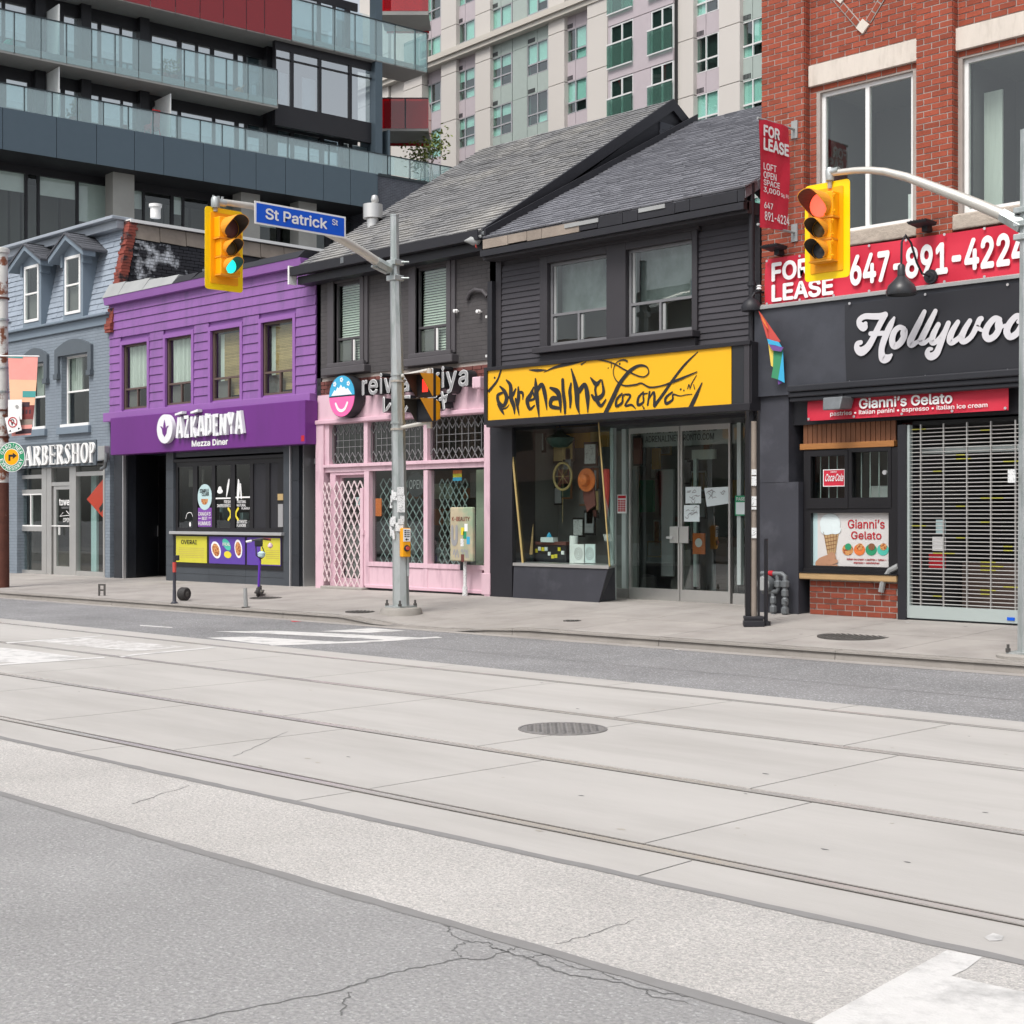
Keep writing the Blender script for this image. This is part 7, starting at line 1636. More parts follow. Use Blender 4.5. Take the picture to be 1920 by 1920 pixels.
# ---- things on the balconies ----
rc = thing('red_chair', 'red plastic garden chair stack on the lowest glass balcony of the condo', 'chair', FX.w(cx(285, .5), .5, zf1))
for k in range(3): MB().box(-.28, .25, -.25, .25, .32+k*.08, .36+k*.08).build('seat', 'red_bright', rc)
MB().hexa([(.2, -.22, .4), (.26, -.22, .4), (.26, .22, .4), (.2, .22, .4), (.34, -.2, 1.15), (.4, -.2, 1.15), (.4, .2, 1.15), (.34, .2, 1.15)]).build('backrest', 'red_bright', rc, bevel=.02)
for x, y in ((-.25, -.22), (-.25, .22), (.25, -.22), (.25, .22)): MB().tube([(x, y, .34), (x*1.2, y*1.1, 0)], .03, 6).build('leg', 'red_bright', rc)
for u, zz, l, m in ((17, z2t, 'turquoise watering can on the left end of the middle condo balcony', 'print_teal'), (448, z2t, 'tan cardboard box beside white bags on the middle condo balcony', 'print_food')):
    q = FX.w(cx(u, .4), .4, zz); t = thing('balcony_item', l, 'watering can' if 'can' in l else 'box', q); MB().lathe([(.2, 0), (.22, .2), (.12, .3)], n=12).build('body', m, t); MB().tube([(.15, 0, .2), (.4, 0, .35)], .03, 6).build('spout' if 'can' in l else 'flap', m, t)
for i, (u, zz, y) in enumerate(((310, z2t, .5), (326, z2t, .5), (138, zf1, .6))):
    t = thing('potted_plant', ['leafy potted plant in a red pot on the middle condo balcony', 'second red-potted plant just right of the leafy one on the middle condo balcony', 'sparse yellow-green plant behind the lowest condo balcony glass'][i], 'plant', FX.w(cx(u, y), y, zz)); MB().lathe([(.14, 0), (.19, .3)], n=12).build('pot', 'red_brick_edge', t)
    mb = MB()
    for k in range(60):
        a, r, h = RD.uniform(0, 6.28), RD.uniform(0, .32), RD.uniform(.3, .95); p = Vector((r*math.cos(a), r*math.sin(a), h)); d = Vector((RD.uniform(-1, 1), RD.uniform(-1, 1), RD.uniform(-.5, 1))).normalized()*.1; e_ = d.orthogonal()*.3
        mb.face([p-d, p+e_, p+d, p-e_])
    mb.build('foliage', 'leaf', t, fixn=False)
t = thing('terrace_tree', 'slender yellow-green tree behind the terrace glass at the end of the condo', 'tree', FX.w(cx(800, 1.5), 1.5, zbw+.1))
mb = MB()
for k in range(4): mb.tube([(-.6+k*.4, 0, 0), (-.5+k*.35, RD.uniform(-.2, .2), 1.2), (-.9+k*.65, RD.uniform(-.3, .3), 2.5)], [.04, .03, .012], 5)
mb.build('trunk', 'bark', t); mb = MB()
for k in range(420):
    c = RD.choice(((-1, 2.3), (-.3, 1.9), (.4, 2.2), (1.0, 2.5), (-.7, 1.6), (.9, 2.0))); p = Vector((c[0]+RD.gauss(0, .28), RD.gauss(0, .3), c[1]+RD.gauss(0, .28))); d = Vector((RD.uniform(-1, 1), RD.uniform(-1, 1), RD.uniform(-.6, .6))).normalized()*.12; e_ = d.orthogonal()*.35
    mb.face([p-d, p+e_, p+d, p-e_])
mb.build('crown', 'leaf', t, fixn=False)
# ================= beige apartment tower, behind =================
FT = Frame(-54.6, 58.6, -5); tx, tz = FT.x, FT.z
tw = fthing('apartment_tower', 'tall beige apartment tower with pink and green window bays behind the roofs', 'apartment building', FT)
zw = tz(1060, 58); pit = zw-tz(1060, 155); zb_ = tz(1060, 300); nfl = 6
zlo, zhi = zw-4*pit, zw+2.4*pit
MB().box(tx(660), tx(1540), .6, 14, .1, zhi+2).build('core', 'tower_conc', tw)
def pier(a, b, y=-.15, m='tower_conc'):
    x0, x1 = tx(a, y), tx(b, y)
    for k in range(-4, 3): MB().box(x0, x1, y, .7, zw+k*pit-pit+.02, zw+k*pit-.02).build('concrete_panel', m, tw)
for a, b in ((640, 700), (705, 728), (757, 791), (827, 855), (891, 919), (1028, 1058), (1256, 1300), (1348, 1387), (1436, 1480)): pier(a, b)
pier(1101, 1139, -.35)
MB().box(tx(733), tx(757), .0, .65, .1, zhi).build('return_wall', 'tower_conc', tw)
def bay(a, b, tint, fr, y=.1, vz=0, cols=2, panel=None, grille=1):
    x0, x1 = tx(a, y), tx(b, y)
    MB().box(x0, x1, y+.25, .7, .1, zhi).build('bay_backing', 'dark_room', tw)
    for k in range(-4, 3):
        zt_ = zw+k*pit+vz; hw = pit*.62; z0 = zt_-hw
        if z0 > zhi: continue
        cells = [(0, .5, .34, 1), (.5, 1, .34, 1), (0, .5, 0, .34), (.5, 1, 0, .34)]
        w_ = MB(); ix = [(x0+.06+(x1-x0-.12)*c[0]+.03, x0+.06+(x1-x0-.12)*c[1]-.03, z0+hw*c[2]+.04, z0+hw*c[3]-.04) for c in cells]
        f = w_.walls(x0, x1, z0, zt_, y, y+.1, ix).build('window', fr, tw, fixn=False)
        for c in ix:
            MB().box(c[0], c[1], y+.05, y+.06, c[2], c[3]).build('pane', 'glass_tower', f, fixn=False)
            if RD.random() < .72: MB().box(c[0], c[1], y+.12, y+.13, c[2]+(0 if RD.random() < .6 else .5), c[3]).build('blind', 'blind_white', f, fixn=False)
        xm = (x0+x1)/2
        for c, d in ((x0, xm-.015), (xm+.015, x1)): MB().box(c, d, y-.0, y+.2, z0-(pit-hw)+.012, z0-.012).build('spandrel_panel', tint, tw, fixn=False)
        if grille:
            g_ = MB(); [g_.box(x0+.1+q*.09, x0+.16+q*.09, y-.015, y, z0-pit+hw+.08, z0-pit+hw+.32) for q in range(int(min(7, (x1-x0)/.2)))]; g_.build('vent_grille', 'condo_dark', tw, fixn=False)
bay(1058, 1101, 'tower_pink', 'tower_frame_dark'); bay(1300, 1348, 'tower_pink', 'tower_frame', grille=1); bay(854, 891, 'tower_pink', 'tower_frame_dark'); bay(791, 827, 'tower_pink', 'tower_frame_dark', y=.3)
bay(988, 1028, 'tower_green', 'tower_frame_dark', y=.05); bay(919, 960, 'tower_green', 'tower_frame_dark', y=.05); bay(1387, 1436, 'tower_green', 'tower_frame'); bay(714, 733, 'tower_green', 'tower_frame_dark', y=.2)
for k in range(-4, 3): MB().box(tx(960), tx(988), .05, .6, zw+k*pit-pit+.01, zw+k*pit-.01).build('spandrel_panel', 'tower_green', tw)
# projecting pink bay with juliet balconies
py = -.5; MB().box(tx(1139, py), tx(1262, py), py+.12, .6, .1, zhi).build('bay_backing', 'dark_room', tw)
zj = tz(1142, 183, py)-tz(1060, 155)
for k in range(-4, 3):
    zt_ = tz(1184, 35, py)+ (k-1)*pit; jl_ = []
    for a, b in ((1144, 1187), (1220, 1262)):
        h_ = (tx(a, py), tx(b, py), zt_-pit*.78, zt_); jl_.append(h_)
    MB().walls(tx(1140, py), tx(1262, py), zt_-pit+.02, zt_+.2-.22, py, py+.1, jl_).build('pink_panel', 'tower_pink', tw)
    for h_ in jl_:
        f = MB().walls(*h_, py+.03, py+.1, [(h_[0]+.08, (h_[0]+h_[1])/2-.05, h_[2]+.05, h_[3]-.08), ((h_[0]+h_[1])/2+.05, h_[1]-.08, h_[2]+.05, h_[3]-.08)]).build('window', 'tower_frame', tw, fixn=False)
        MB().box(h_[0]+.05, h_[1]-.05, py+.06, py+.07, h_[2], h_[3]).build('pane', 'glass_tower', f)
        if RD.random() < .5: MB().box((h_[0]+h_[1])/2, h_[1], py+.105, py+.11, h_[2], h_[3]).build('blind', 'blind_white', f)
        MB().box(h_[0]-.12, h_[1]+.02, py-.14, py-.12, h_[2]-.02, h_[2]+1.15).build('juliet_glass', 'glass_juliet', f); MB().box(h_[0]-.13, h_[1]+.03, py-.16, py-.1, h_[2]+1.15, h_[2]+1.23).build('juliet_rail', 'tower_frame', f); MB().box(h_[0]-.13, h_[1]+.03, py-.16, py-.1, h_[2]-.08, h_[2]-.02).build('juliet_rail', 'tower_frame', f)
zcn = tz(960, 54, -.5); MB().box(tx(640), tx(1139, -.5), -.55, .3, zcn-.02, zcn+.3).box(tx(640), tx(1139, -.45), -.42, .3, zcn-.28, zcn-.02).build('cornice', 'tower_band', tw)
# ================= row across the street (seen only in the window reflections) =================
for i, (x0, x1, h, m, l) in enumerate(((-48, -36, 8.5, 'opp_a', 'brown brick shop row across the street, far left'), (-36, -27, 10, 'opp_b', 'pale shop house across the street, second from left'), (-16, -6, 9, 'opp_c', 'grey shop house across the street right of the side street'), (-6, 4, 7.5, 'opp_a', 'low brown shop house across the street'), (4, 18, 11, 'opp_b', 'tall pale building across the street at far right'))):
    t = thing('facing_shop', l, 'building', (x0, -8, 0)); w = x1-x0; hs2 = [(.8+k*2.2, 2.1+k*2.2, 4.2, 6.4) for k in range(int((w-1)/2.2))]; hs3 = [(.8, w-.8, .6, 3.0)]
    MB().walls(.0, w, .1, h, -.3, 0, hs2+hs3).box(0, w, -9, -1, .1, h).box(-.0, w, -.3, .25, h-.5, h-.1).build('wall', m, t)
    for q in hs2+hs3: MB().box(q[0], q[1], -.2, -.19, q[2], q[3]).build('pane', 'glass', t)
# ================= traffic signals and street furniture =================
def oct_(r): return r
P1x, P1y, P1z = GS(752, 1147)
p1 = thing('signal_pole', 'galvanised octagonal signal pole in front of the pink shop carrying a street-name arm', 'signal pole', (P1x, P1y, P1z))
dpt1 = (-SA*P1x+CA*P1y)/FL; hgt = lambda v: H+(V0-v)*dpt1-P1z
cb_ = MB(); 
cb_.lathe([(.31, -.2), (.31, .05), (.29, .085), (0.2, .09)], n=28); cb_.build('concrete_base', 'conc_base', p1, smooth=True)
MB().box(-.17, .17, -.17, .17, .085, .115).build('base_plate', 'galv', p1, bevel=.005)
for a in (45, 135, 225, 315): MB().lathe([(.028, .115), (.028, .15), (.016, .15), (.016, .2)], (.21*math.cos(math.radians(a)), .21*math.sin(math.radians(a)), 0), 6).build('anchor_bolt', 'iron', p1)
zt = hgt(405); lean = Vector((CA, SA, 0))*(-.09)
MB().tube([(0, 0, .11), (lean.x*.6, lean.y*.6, zt*.6), (lean.x, lean.y, hgt(515))], [.125, .095, .078], 8).build('pole_shaft', 'galv', p1)
MB().tube([(lean.x, lean.y, hgt(520)), (lean.x*1.1, lean.y*1.1, zt)], [.07, .062], 10).tube([(lean.x*1.1, lean.y*1.1, zt), (lean.x*1.1, lean.y*1.1, zt+.02)], .068, 10).build('pole_top', 'galv', p1)
FA = Frame(P1x, P1y, 90)  # plane of the arm, square to the street
def ap(u, v): q = FA.at(u, v); return (0+lean.x*.9, q[0]+lean.y, q[1]-P1z)
arm = [ap(722, 494), ap(690, 472), ap(650, 448), ap(600, 424), ap(560, 408), ap(520, 396), ap(480, 386), ap(430, 379)]
MB().tube(arm, [.068, .066, .064, .058, .054, .05, .045, .042], 12).build('mast_arm', 'arm_alu', p1, smooth=True)
a0, a1 = Vector(ap(742, 505)), Vector(ap(716, 491)); MB().tube([a0, a1], [.075, .08], 6).build('arm_bracket', 'galv', p1)
for va_, vb_ in ((527, 517), (498, 488)): MB().box(lean.x-.1, lean.x+.1, lean.y-.09, lean.y+.1, hgt(va_), hgt(vb_)).build('pole_clamp', 'galv', p1, bevel=.01)
for v in (492, 522): MB().tube([(lean.x+.05, lean.y, hgt(v)), (lean.x+.17, lean.y+.13, hgt(v))], .014, 6).build('clamp_bolt', 'galv', p1)
MB().tube([ap(735, 512), ap(722, 506), ap(708, 499)], .022, 6).build('arm_stay', 'galv', p1)
el = ap(422, 381); MB().lathe([(.055, -.05), (.06, -.02), (.06, .06), (.05, .09), (.02, .1)], (el[0], el[1]-.05, el[2]-.02), 14).tube([(el[0], el[1]+.1, el[2]+.01), (el[0], el[1]-.05, el[2]+.01)], .052, 12).build('elbow', 'galv', p1, smooth=True)
for k in (-.04, .04, .1): MB().box(el[0]-.012, el[0]+.012, el[1]+k-.012-.04, el[1]+k+.012-.04, el[2]+.06, el[2]+.095).build('set_screw', 'galv', p1)
MB().tube([(el[0], el[1]-.05, el[2]-.05), (el[0], el[1]-.05, el[2]-.12)], .03, 8).build('hanger_pipe', 'rail_rust', p1)
# loose cable
cbl = thing('cable_stub', 'loose pale cables at the pink roof eave behind the signal arm', 'cable', (P1x, 16.6, 0))
q = lambda u, v: (lambda r: (r[0]-P1x, 0, r[1]))(Frame(0, 16.6).at(u, v))
MB().tube([q(646, 489), q(660, 486), q(676, 485)], .012, 6).tube([q(648, 490), q(655, 480), q(660, 478)], .01, 6).build('cable', 'wood_sill', cbl); MB().box(q(642, 0)[0], q(648, 0)[0], -.05, .05, q(645, 494)[2], q(645, 483)[2]).build('connector', 'gas_grey', cbl)
for v in (715, 703, 793, 805): MB().lathe([(.1+.00002*v, -.015), (.1+.00002*v, .015)], (lean.x*.5, lean.y*.5, hgt(v)), 10).build('band_clamp', 'rail_rust' if v in (715, 805) else 'galv', p1)
rr = RD
for k in range(26):
    v = rr.uniform(920, 1010); a = rr.uniform(-2.6, -.3); z = hgt(v); r = .105+.03*(1-z/ zt); w, h = rr.uniform(.03, .08), rr.uniform(.03, .14)
    M = Matrix.Translation((lean.x*.25, lean.y*.25, z)) @ Matrix.Rotation(a+math.pi/2, 4, 'Z')
    MB().box(-w/2, w/2, -r-.006-k*.0004, -r+.0, -h/2, h/2).xf(M).build('sticker', 'sticker_white', p1)
M0 = Matrix.Rotation(AZ-.1, 4, 'Z')
def onp(u, v, w, h, n, m, r=.125, d=.01): 
    return MB().box(-w/2, w/2, -r-d, -r, -h/2, h/2).xf(Matrix.Translation((lean.x*.2, lean.y*.2, hgt(v))) @ Matrix.Rotation(u, 4, 'Z')).build(n, m, p1)
onp(1.0, 945, .115, .25, 'notice_sheet', 'sticker_white'); onp(.95, 921, .1, .12, 'tag_sticker', 'sticker_white')
# push button
M = Matrix.Translation((lean.x*.1, lean.y*.1, hgt(1015))) @ Matrix.Rotation(1.35, 4, 'Z')
pb = MB().box(-.07, .07, -.2, -.1, -.23, .2).xf(M).build('button_box', 'button_yellow', p1, bevel=.015)
MB().box(-.06, .06, -.204, -.2, .0, .19).xf(M).build('instruction_plate', 'print_white', pb); mb = MB(); mb.prism([(-.03, .03), (0, .05), (0, .035), (.03, .035), (.03, .025), (0, .025), (0, .01)], -.208, -.204)
for k in range(4): mb.box(-.04, -.01, -.208, -.204, .07+k*.028, .085+k*.028); mb.box(.0, .045, -.208, -.204, .07+k*.028, .08+k*.028)
mb.xf(M).build('instruction_print', 'print_black', pb); mb = MB().lathe([(.045, -.225), (.05, -.2)], (0, 0, -.1), 16, 'y'); mb.xf(M).build('button_ring', 'rubber', pb); MB().lathe([(.028, -.245), (.03, -.22)], (0, 0, -.1), 14, 'y').xf(M).build('push_button', 'flag_red', pb)
MB().box(.08, .12, -.07, .07, .55, .98).xf(Matrix.Rotation(.9, 4, 'Z')).build('access_cover', 'galv', p1, bevel=.01)
# signal head
def head(t, lit):
    """face toward local -y, hung from z=0"""
    pl = MB(); w, h, r = .325, 1.17, .05
    def rr_(w0, w1, z0, z1, r):
        P = []
        for cx__, cz__, a0 in ((w1-r, z1-r, 0), (w0+r, z1-r, 90), (w0+r, z0+r, 180), (w1-r, z0+r, 270)):
            for k in range(5): a = math.radians(a0+k*22.5); P.append((cx__+r*math.cos(a), cz__+r*math.sin(a)))
        return P
    pl.prism(rr_(-w, w, -1.2, 0.0, r), .02, .03); bp_ = pl.build('backplate', 'signal_plate', t)
    inner = MB().prism(rr_(-.235, .235, -1.11, -.075, .015), .008, .021).build('backplate_recess', 'signal_yellow', bp_)
    zc_ = -.30; secs = ((.30, .18, 'lens_red_on' if lit == 'r' else 'lens_red_off', .15), (.595, .155, 'lens_amber_off', .108), (.855, .155, 'lens_green_on' if lit == 'g' else 'lens_green_off', .108))
    for zz, hw, lm, lr in secs:
        s_ = MB().box(-hw, hw, -.13, .16, -zz-hw+.028, -zz+hw-.028).build('signal_section', 'signal_yellow', t, bevel=.012)
        n = 20; R_ = lr+.012; Lv = lr*2.0; mb = MB()
        pts = []
        for k in range(n+1):
            a = math.radians(-62+(360-56)*k/n) if False else math.radians(-58+(296)*k/n)
            f = max(0, min(1, (math.sin(a)+.75)/1.45)); f = f*f*(3-2*f); L = Lv*(.16+.84*f); pts.append((a, L))
        for (a, La), (b, Lb) in zip(pts, pts[1:]):
            for R1, R2, m_ in ((R_, R_, 0), (R_-.008, R_-.008, 1)):
                p = [(R1*math.cos(a), -.13, -zz+R1*math.sin(a)), (R1*math.cos(b), -.13, -zz+R1*math.sin(b)), (R2*math.cos(b), -.13-Lb, -zz+R2*math.sin(b)), (R2*math.cos(a), -.13-La, -zz+R2*math.sin(a))]
                mb.face(p, m_)
            mb.face([(R_*math.cos(a), -.13-La, -zz+R_*math.sin(a)), (R_*math.cos(b), -.13-Lb, -zz+R_*math.sin(b)), ((R_-.008)*math.cos(b), -.13-Lb, -zz+(R_-.008)*math.sin(b)), ((R_-.008)*math.cos(a), -.13-La, -zz+(R_-.008)*math.sin(a))], 0)
        mb.build('visor', ['signal_visor', 'visor_in'], s_, fixn=False, smooth=True)
        MB().lathe([(lr, -.128), (lr*.95, -.138), (lr*.7, -.15), (lr*.35, -.157), (.004, -.159)], (0, 0, -zz), 24, 'y').build('lens', lm, s_, smooth=True)
        for sz in (-1, 1): MB().tube([(hw, -.12, -zz+sz*hw*.55), (hw+.035, -.12, -zz+sz*hw*.55)], .014, 6).box(hw+.01, hw+.02, -.13, -.11, -zz+sz*hw*.55-.03, -zz+sz*hw*.55+.03).build('hinge_bolt', 'signal_yellow', s_)
        MB().box(-hw-.01, hw+.01, -.14, .1, -zz-hw+.01, -zz-hw+.03).build('section_rim', 'signal_visor', s_)
t1 = thing('traffic_light', 'yellow traffic light with lit green lens hanging left of the St Patrick Street sign', 'traffic light', (P1x+el[0], P1y+el[1]+.10, P1z+el[2]-.06), 90, 'yellow traffic lights on mast arms'); t1.scale = (.92, .92, .92); head(t1, 'g')
# street-name sign along the arm, facing +x
FN = Frame(P1x+.12, P1y, 90); sa_, sb_ = FN.at(477, 377), FN.at(648, 406); sz0_ = FN.at(477, 420)[1]; sz1_ = (sa_[1]+sb_[1])/2
sn = thing('street_name_sign', 'blue white-bordered street sign reading St Patrick St on the left signal arm', 'street sign', (P1x+.12, P1y, 0), 90)
x0, x1 = sa_[0], sb_[0]; z1 = sz1_; z0 = z1-(sa_[1]-sz0_)
# Frame(…,90): local x runs along +Y, local y into -X, so the face toward local -y looks to +X
MB().box(x0, x1, -.004, .004, z0, z1).build('sign_border', 'white_paint', sn, bevel=.002); MB().box(x0+.03, x1-.03, -.007, -.0045, z0+.025, z1-.025).build('sign_face', 'street_blue', sn)
wn = x1-x0; hn = z1-z0
text('St Patrick', x0+wn*.11, x0+wn*.785, z0+hn*.27, z0+hn*.77, -.007, 'print_white', sn, bold=.02); text('St', x0+wn*.84, x0+wn*.905, z0+hn*.52, z0+hn*.8, -.007, 'print_white', sn, 'small_lettering', bold=.02)
for f in (.25, .7): MB().box(x0+wn*f-.02, x0+wn*f+.02, .004, .1, z0+hn*.3, z0+hn*.8).build('sign_clamp', 'galv', sn)
# pedestrian signal on brackets
ph_ = thing('pedestrian_signal', 'two-section yellow pedestrian signal with dark triangular visors right of the galvanised pole', 'pedestrian signal', (P1x+.60, P1y, hgt(706)+P1z), 6)
for k, z in enumerate((0, -.36)):
    s_ = MB().box(-.17, .17, -.06, .0, z-.345, z-.005).build('housing_front', 'black_paint', ph_, bevel=.008)
    MB().hexa([(-.165, 0, z-.34), (.165, 0, z-.34), (.12, .15, z-.3), (-.12, .15, z-.3), (-.165, 0, z-.01), (.165, 0, z-.01), (.12, .15, z-.06), (-.12, .15, z-.06)]).build('housing_back', 'signal_yellow', ph_, bevel=.02)
    vs = MB(); vs.face([(-.165, -.06, z-.01), (.165, -.06, z-.01), (.165, -.34, z-.02), (-.165, -.34, z-.02)])
    for sx in (-.165, .165): vs.face([(sx, -.06, z-.01), (sx, -.34, z-.02), (sx, -.08, z-.335), (sx, -.06, z-.335)])
    vs2 = MB(); vs2.v = [(x*.985, y, zz-.003) for x, y, zz in vs.v]; vs2.f = vs.f; vs2.m = vs.m
    vs.build('visor', 'signal_visor', ph_, fixn=False); vs2.build('visor_lining', 'visor_in', ph_, fixn=False)
    MB().box(-.13, .13, -.063, -.06, z-.3, z-.05).build('display', 'hand_red' if k == 0 else 'lens_green_off', ph_) if k else MB().box(-.05, .06, -.063, -.06, z-.27, z-.08).build('hand_symbol', 'hand_red', ph_)
for v in (702, 798):
    zz = hgt(v)-hgt(706); MB().tube([(-.54, .02, zz-.03), (-.02, .06, zz+.03)], .03, 8).tube([(-.02, .06, zz+.05), (-.02, .06, zz-.06)], .042, 10).build('bracket_arm', 'rail_rust' if False else 'arm_alu', ph_, smooth=True)
# right-hand pole
P2x, P2y, P2z = GS(1925, 1232)
p2 = thing('signal_pole', 'galvanised signal pole at the right edge in front of the rolling grille', 'signal pole', (P2x, P2y, P2z))
d2 = (-SA*P2x+CA*P2y)/FL; h2f = lambda v: H+(V0-v)*d2-P2z
MB().tube([(0, 0, 0), (0, 0, h2f(390)+.8)], [.095, .065], 8).build('pole_shaft', 'galv', p2); MB().lathe([(.3, -.15), (.3, .02), (.26, .035)], n=26).build('concrete_base', 'conc_base', p2); MB().box(-.15, .15, -.15, .15, .035, .055).build('base_plate', 'galv', p2)
for a in (45, 135, 225, 315): MB().lathe([(.028, .05), (.028, .09), (.016, .09), (.016, .13)], (.19*math.cos(math.radians(a)), .19*math.sin(math.radians(a)), 0), 6).build('anchor_bolt', 'iron', p2)
F2 = Frame(P2x, P2y-.02, 0); a2 = lambda u, v: (lambda r: (r[0], -.02, r[1]-P2z))(F2.at(u, v))
MB().tube([a2(1882, 404), a2(1840, 386), a2(1790, 366), a2(1740, 347), a2(1700, 332), a2(1660, 322), a2(1630, 319), a2(1600, 320), a2(1560, 325)], [.062, .06, .056, .052, .047, .043, .04, .038, .036], 12).build('mast_arm', 'arm_alu', p2, smooth=True)
MB().tube([a2(1918, 424), a2(1880, 403)], [.085, .075], 6).build('arm_bracket', 'galv', p2)
for v in (420, 445, 395): MB().box(-.1, .1, -.1, .1, h2f(v)-.03, h2f(v)+.03).build('pole_clamp', 'galv', p2, bevel=.008)
MB().box(-.14, -.06, -.13, -.11, h2f(905), h2f(880)).build('sticker', 'sticker_white', p2)
el2 = a2(1556, 327); MB().lathe([(.045, -.07), (.05, -.02), (.05, .05), (.035, .075)], el2, 14).tube([(el2[0]-.02, el2[1], el2[2]+.02), (el2[0]+.12, el2[1], el2[2]+.025)], .045, 12).build('elbow', 'galv', p2, smooth=True)
MB().tube([(el2[0], el2[1], el2[2]-.07), (el2[0], el2[1], el2[2]-.16)], .025, 8).build('hanger_pipe', 'rail_rust', p2)
t2 = thing('traffic_light', 'yellow traffic light with lit red lens hanging in front of the red phone banner', 'traffic light', (P2x+el2[0]-.05, P2y+el2[1], P2z+el2[2]-.08), 0, 'yellow traffic lights on mast arms'); t2.scale = (.92, .92, .92); head(t2, 'r')
# ---------------- utility pole at the far left and its signs ----------------
UX, UY = G(2, 1104, .09); du_ = (-SA*UX+CA*UY)/FL; hu_ = lambda v: H+(V0-v)*du_
up_ = thing('utility_pole', 'thick pale painted steel pole with a rusted brown base at the left edge', 'pole', (UX, UY, .08))
MB().tube([(0, 0, -.05), (0, 0, hu_(905)-.08)], [.165, .155], 20).build('rusted_base', 'pole_rust', up_, smooth=True); MB().tube([(0, 0, hu_(905)-.08), (0, 0, hu_(465)-.08)], [.152, .135], 20).lathe([(.17, -.05), (.17, .03), (.1, .06)], (0, 0, hu_(470)-.08), 18).build('painted_shaft', 'pole_paint', up_, smooth=True)
for v in (560, 600, 690, 735, 770, 820, 840): MB().lathe([(.165, -.02), (.165, .02)], (0, 0, hu_(v)-.08), 18).build('band_clamp', 'pole_rust' if v % 3 else 'galv', up_)
FU = Frame(UX+.05, UY-.22, math.degrees(AZ)-14)
def usign(n, l, c): return thing(n, l, c, FU.o, FU.deg)
gs = usign('expressway_sign', 'round green and orange GARDINER EXPRESSWAY sign with right-turn arrow on the left pole', 'sign'); c = FU.at(22, 857, -.06); r = (FU.at(47, 857, -.06)[0]-c[0])
mb = MB(); disc(mb, c[0], c[1], r, -.06, -.055, n=40); mb.build('plate', 'print_white', gs); mb = MB(); disc(mb, c[0], c[1], r*.955, -.063, -.06, n=40); mb.build('green_ring', 'print_green', gs); mb = MB(); disc(mb, c[0], c[1], r*.57, -.066, -.063, n=36); mb.build('centre_border', 'print_white', gs); mb = MB(); disc(mb, c[0], c[1], r*.53, -.069, -.066, n=36); mb.build('orange_centre', 'signal_yellow', gs)
mb = MB()
for wd, a0, a1, fl_ in (('GARDINER', 158, 22, 1), ('EXPRESSWAY', 196, 344, -1)):
    for i, ch in enumerate(wd):
        a = math.radians(a0+(a1-a0)*i/(len(wd)-1)); rr_ = r*.76; M = Matrix.Translation((c[0]+rr_*math.cos(a), 0, c[1]+rr_*math.sin(a))) @ Matrix.Rotation(-(a-math.pi/2*fl_), 4, 'Y')
        s_ = r*.13; tadd(mb, ch, -s_*(.75 if ch != 'I' else .2), s_*(.75 if ch != 'I' else .2), -s_, s_, -.063, .003, .03, 0, M)
mb.build('lettering', 'print_white', gs, fixn=False)
mb = MB(); mb.prism([(c[0]+p[0]*r, c[1]+p[1]*r) for p in ((-.22, -.25), (-.22, .17), (.1, .17), (.1, .3), (.4, .09), (.1, -.12), (.1, .02), (-.08, .02), (-.08, -.25))], -.073, -.069); mb.build('arrow', 'print_black', gs)
np_ = usign('no_parking_sign', 'tilted square no parking sign with red circle and two arrows on the left pole', 'sign'); c = FU.at(25, 795, -.03)
k = (FU.at(35, 0, 0)[0]-FU.at(25, 0, 0)[0])/10; M = Matrix.Translation((c[0], 0, c[1])) @ Matrix.Rotation(math.radians(-14), 4, 'Y')
MB().box(-13*k, 13*k, -.034, -.03, -14*k, 14*k).xf(M).build('plate', 'print_white', np_, bevel=.002)
mb = MB(); stroke(mb, [(8*k*math.cos(q*.349), 3*k+8*k*math.sin(q*.349), 1.6*k) for q in range(19)], -.034, .003, k=1); stroke(mb, [(-5.6*k, 3*k+5.6*k, 1.6*k), (5.6*k, 3*k-5.6*k, 1.6*k)], -.036, .003, k=1); mb.xf(M).build('prohibition_ring', 'print_red', np_)
mb = MB(); tadd(mb, 'P', -3.2*k, 3.2*k, -2*k, 8*k, -.034, .0015, .03); mb.prism([(-11*k, -10*k), (-7*k, -8*k), (-7*k, -12*k)], -.037, -.034).prism([(11*k, -10*k), (7*k, -8*k), (7*k, -12*k)], -.037, -.034); mb.xf(M).build('print', 'print_black', np_, fixn=False)
wb_ = usign('sign_back', 'blank white back of a sign above the no parking sign on the left pole', 'sign'); a = FU.at(15, 787, 0); b = FU.at(41, 749, 0); MB().box(a[0], b[0], .0, .005, a[1], b[1]).build('plate', 'white_paint', wb_, bevel=.002); mb = MB(); disc(mb, (a[0]+b[0])/2+.05, (a[1]+b[1])/2+.06, .035, -.01, 0); mb.build('bolt_head', 'alu', wb_)
sb2 = usign('street_banner', 'pink and orange street banner with painted brick row hanging on the left pole', 'banner'); FUb = Frame(UX+.1, UY-.1, math.degrees(AZ)-14); sb2.location = FUb.o
pp = lambda u, v: FUb.at(u, v); top = [pp(15, 666), pp(71, 669)]; bot = [pp(22, 818), pp(58, 815)]
def bq(t0, t1, m, y, n_, s0=0, s1=1):
    P = []
    for s_, t in ((s0, t1), (s1, t1), (s1, t0), (s0, t0)):
        ct = t*t*.6+t*.4
        l = (top[0][0]+(bot[0][0]-top[0][0])*t, top[0][1]+(bot[0][1]-top[0][1])*t); r_ = (top[1][0]+(bot[1][0]-top[1][0])*ct, top[1][1]+(bot[1][1]-top[1][1])*t); P.append((l[0]+(r_[0]-l[0])*s_, l[1]+(r_[1]-l[1])*s_))
    MB().prism(P, y, y+.006).build(n_, m, sb2)
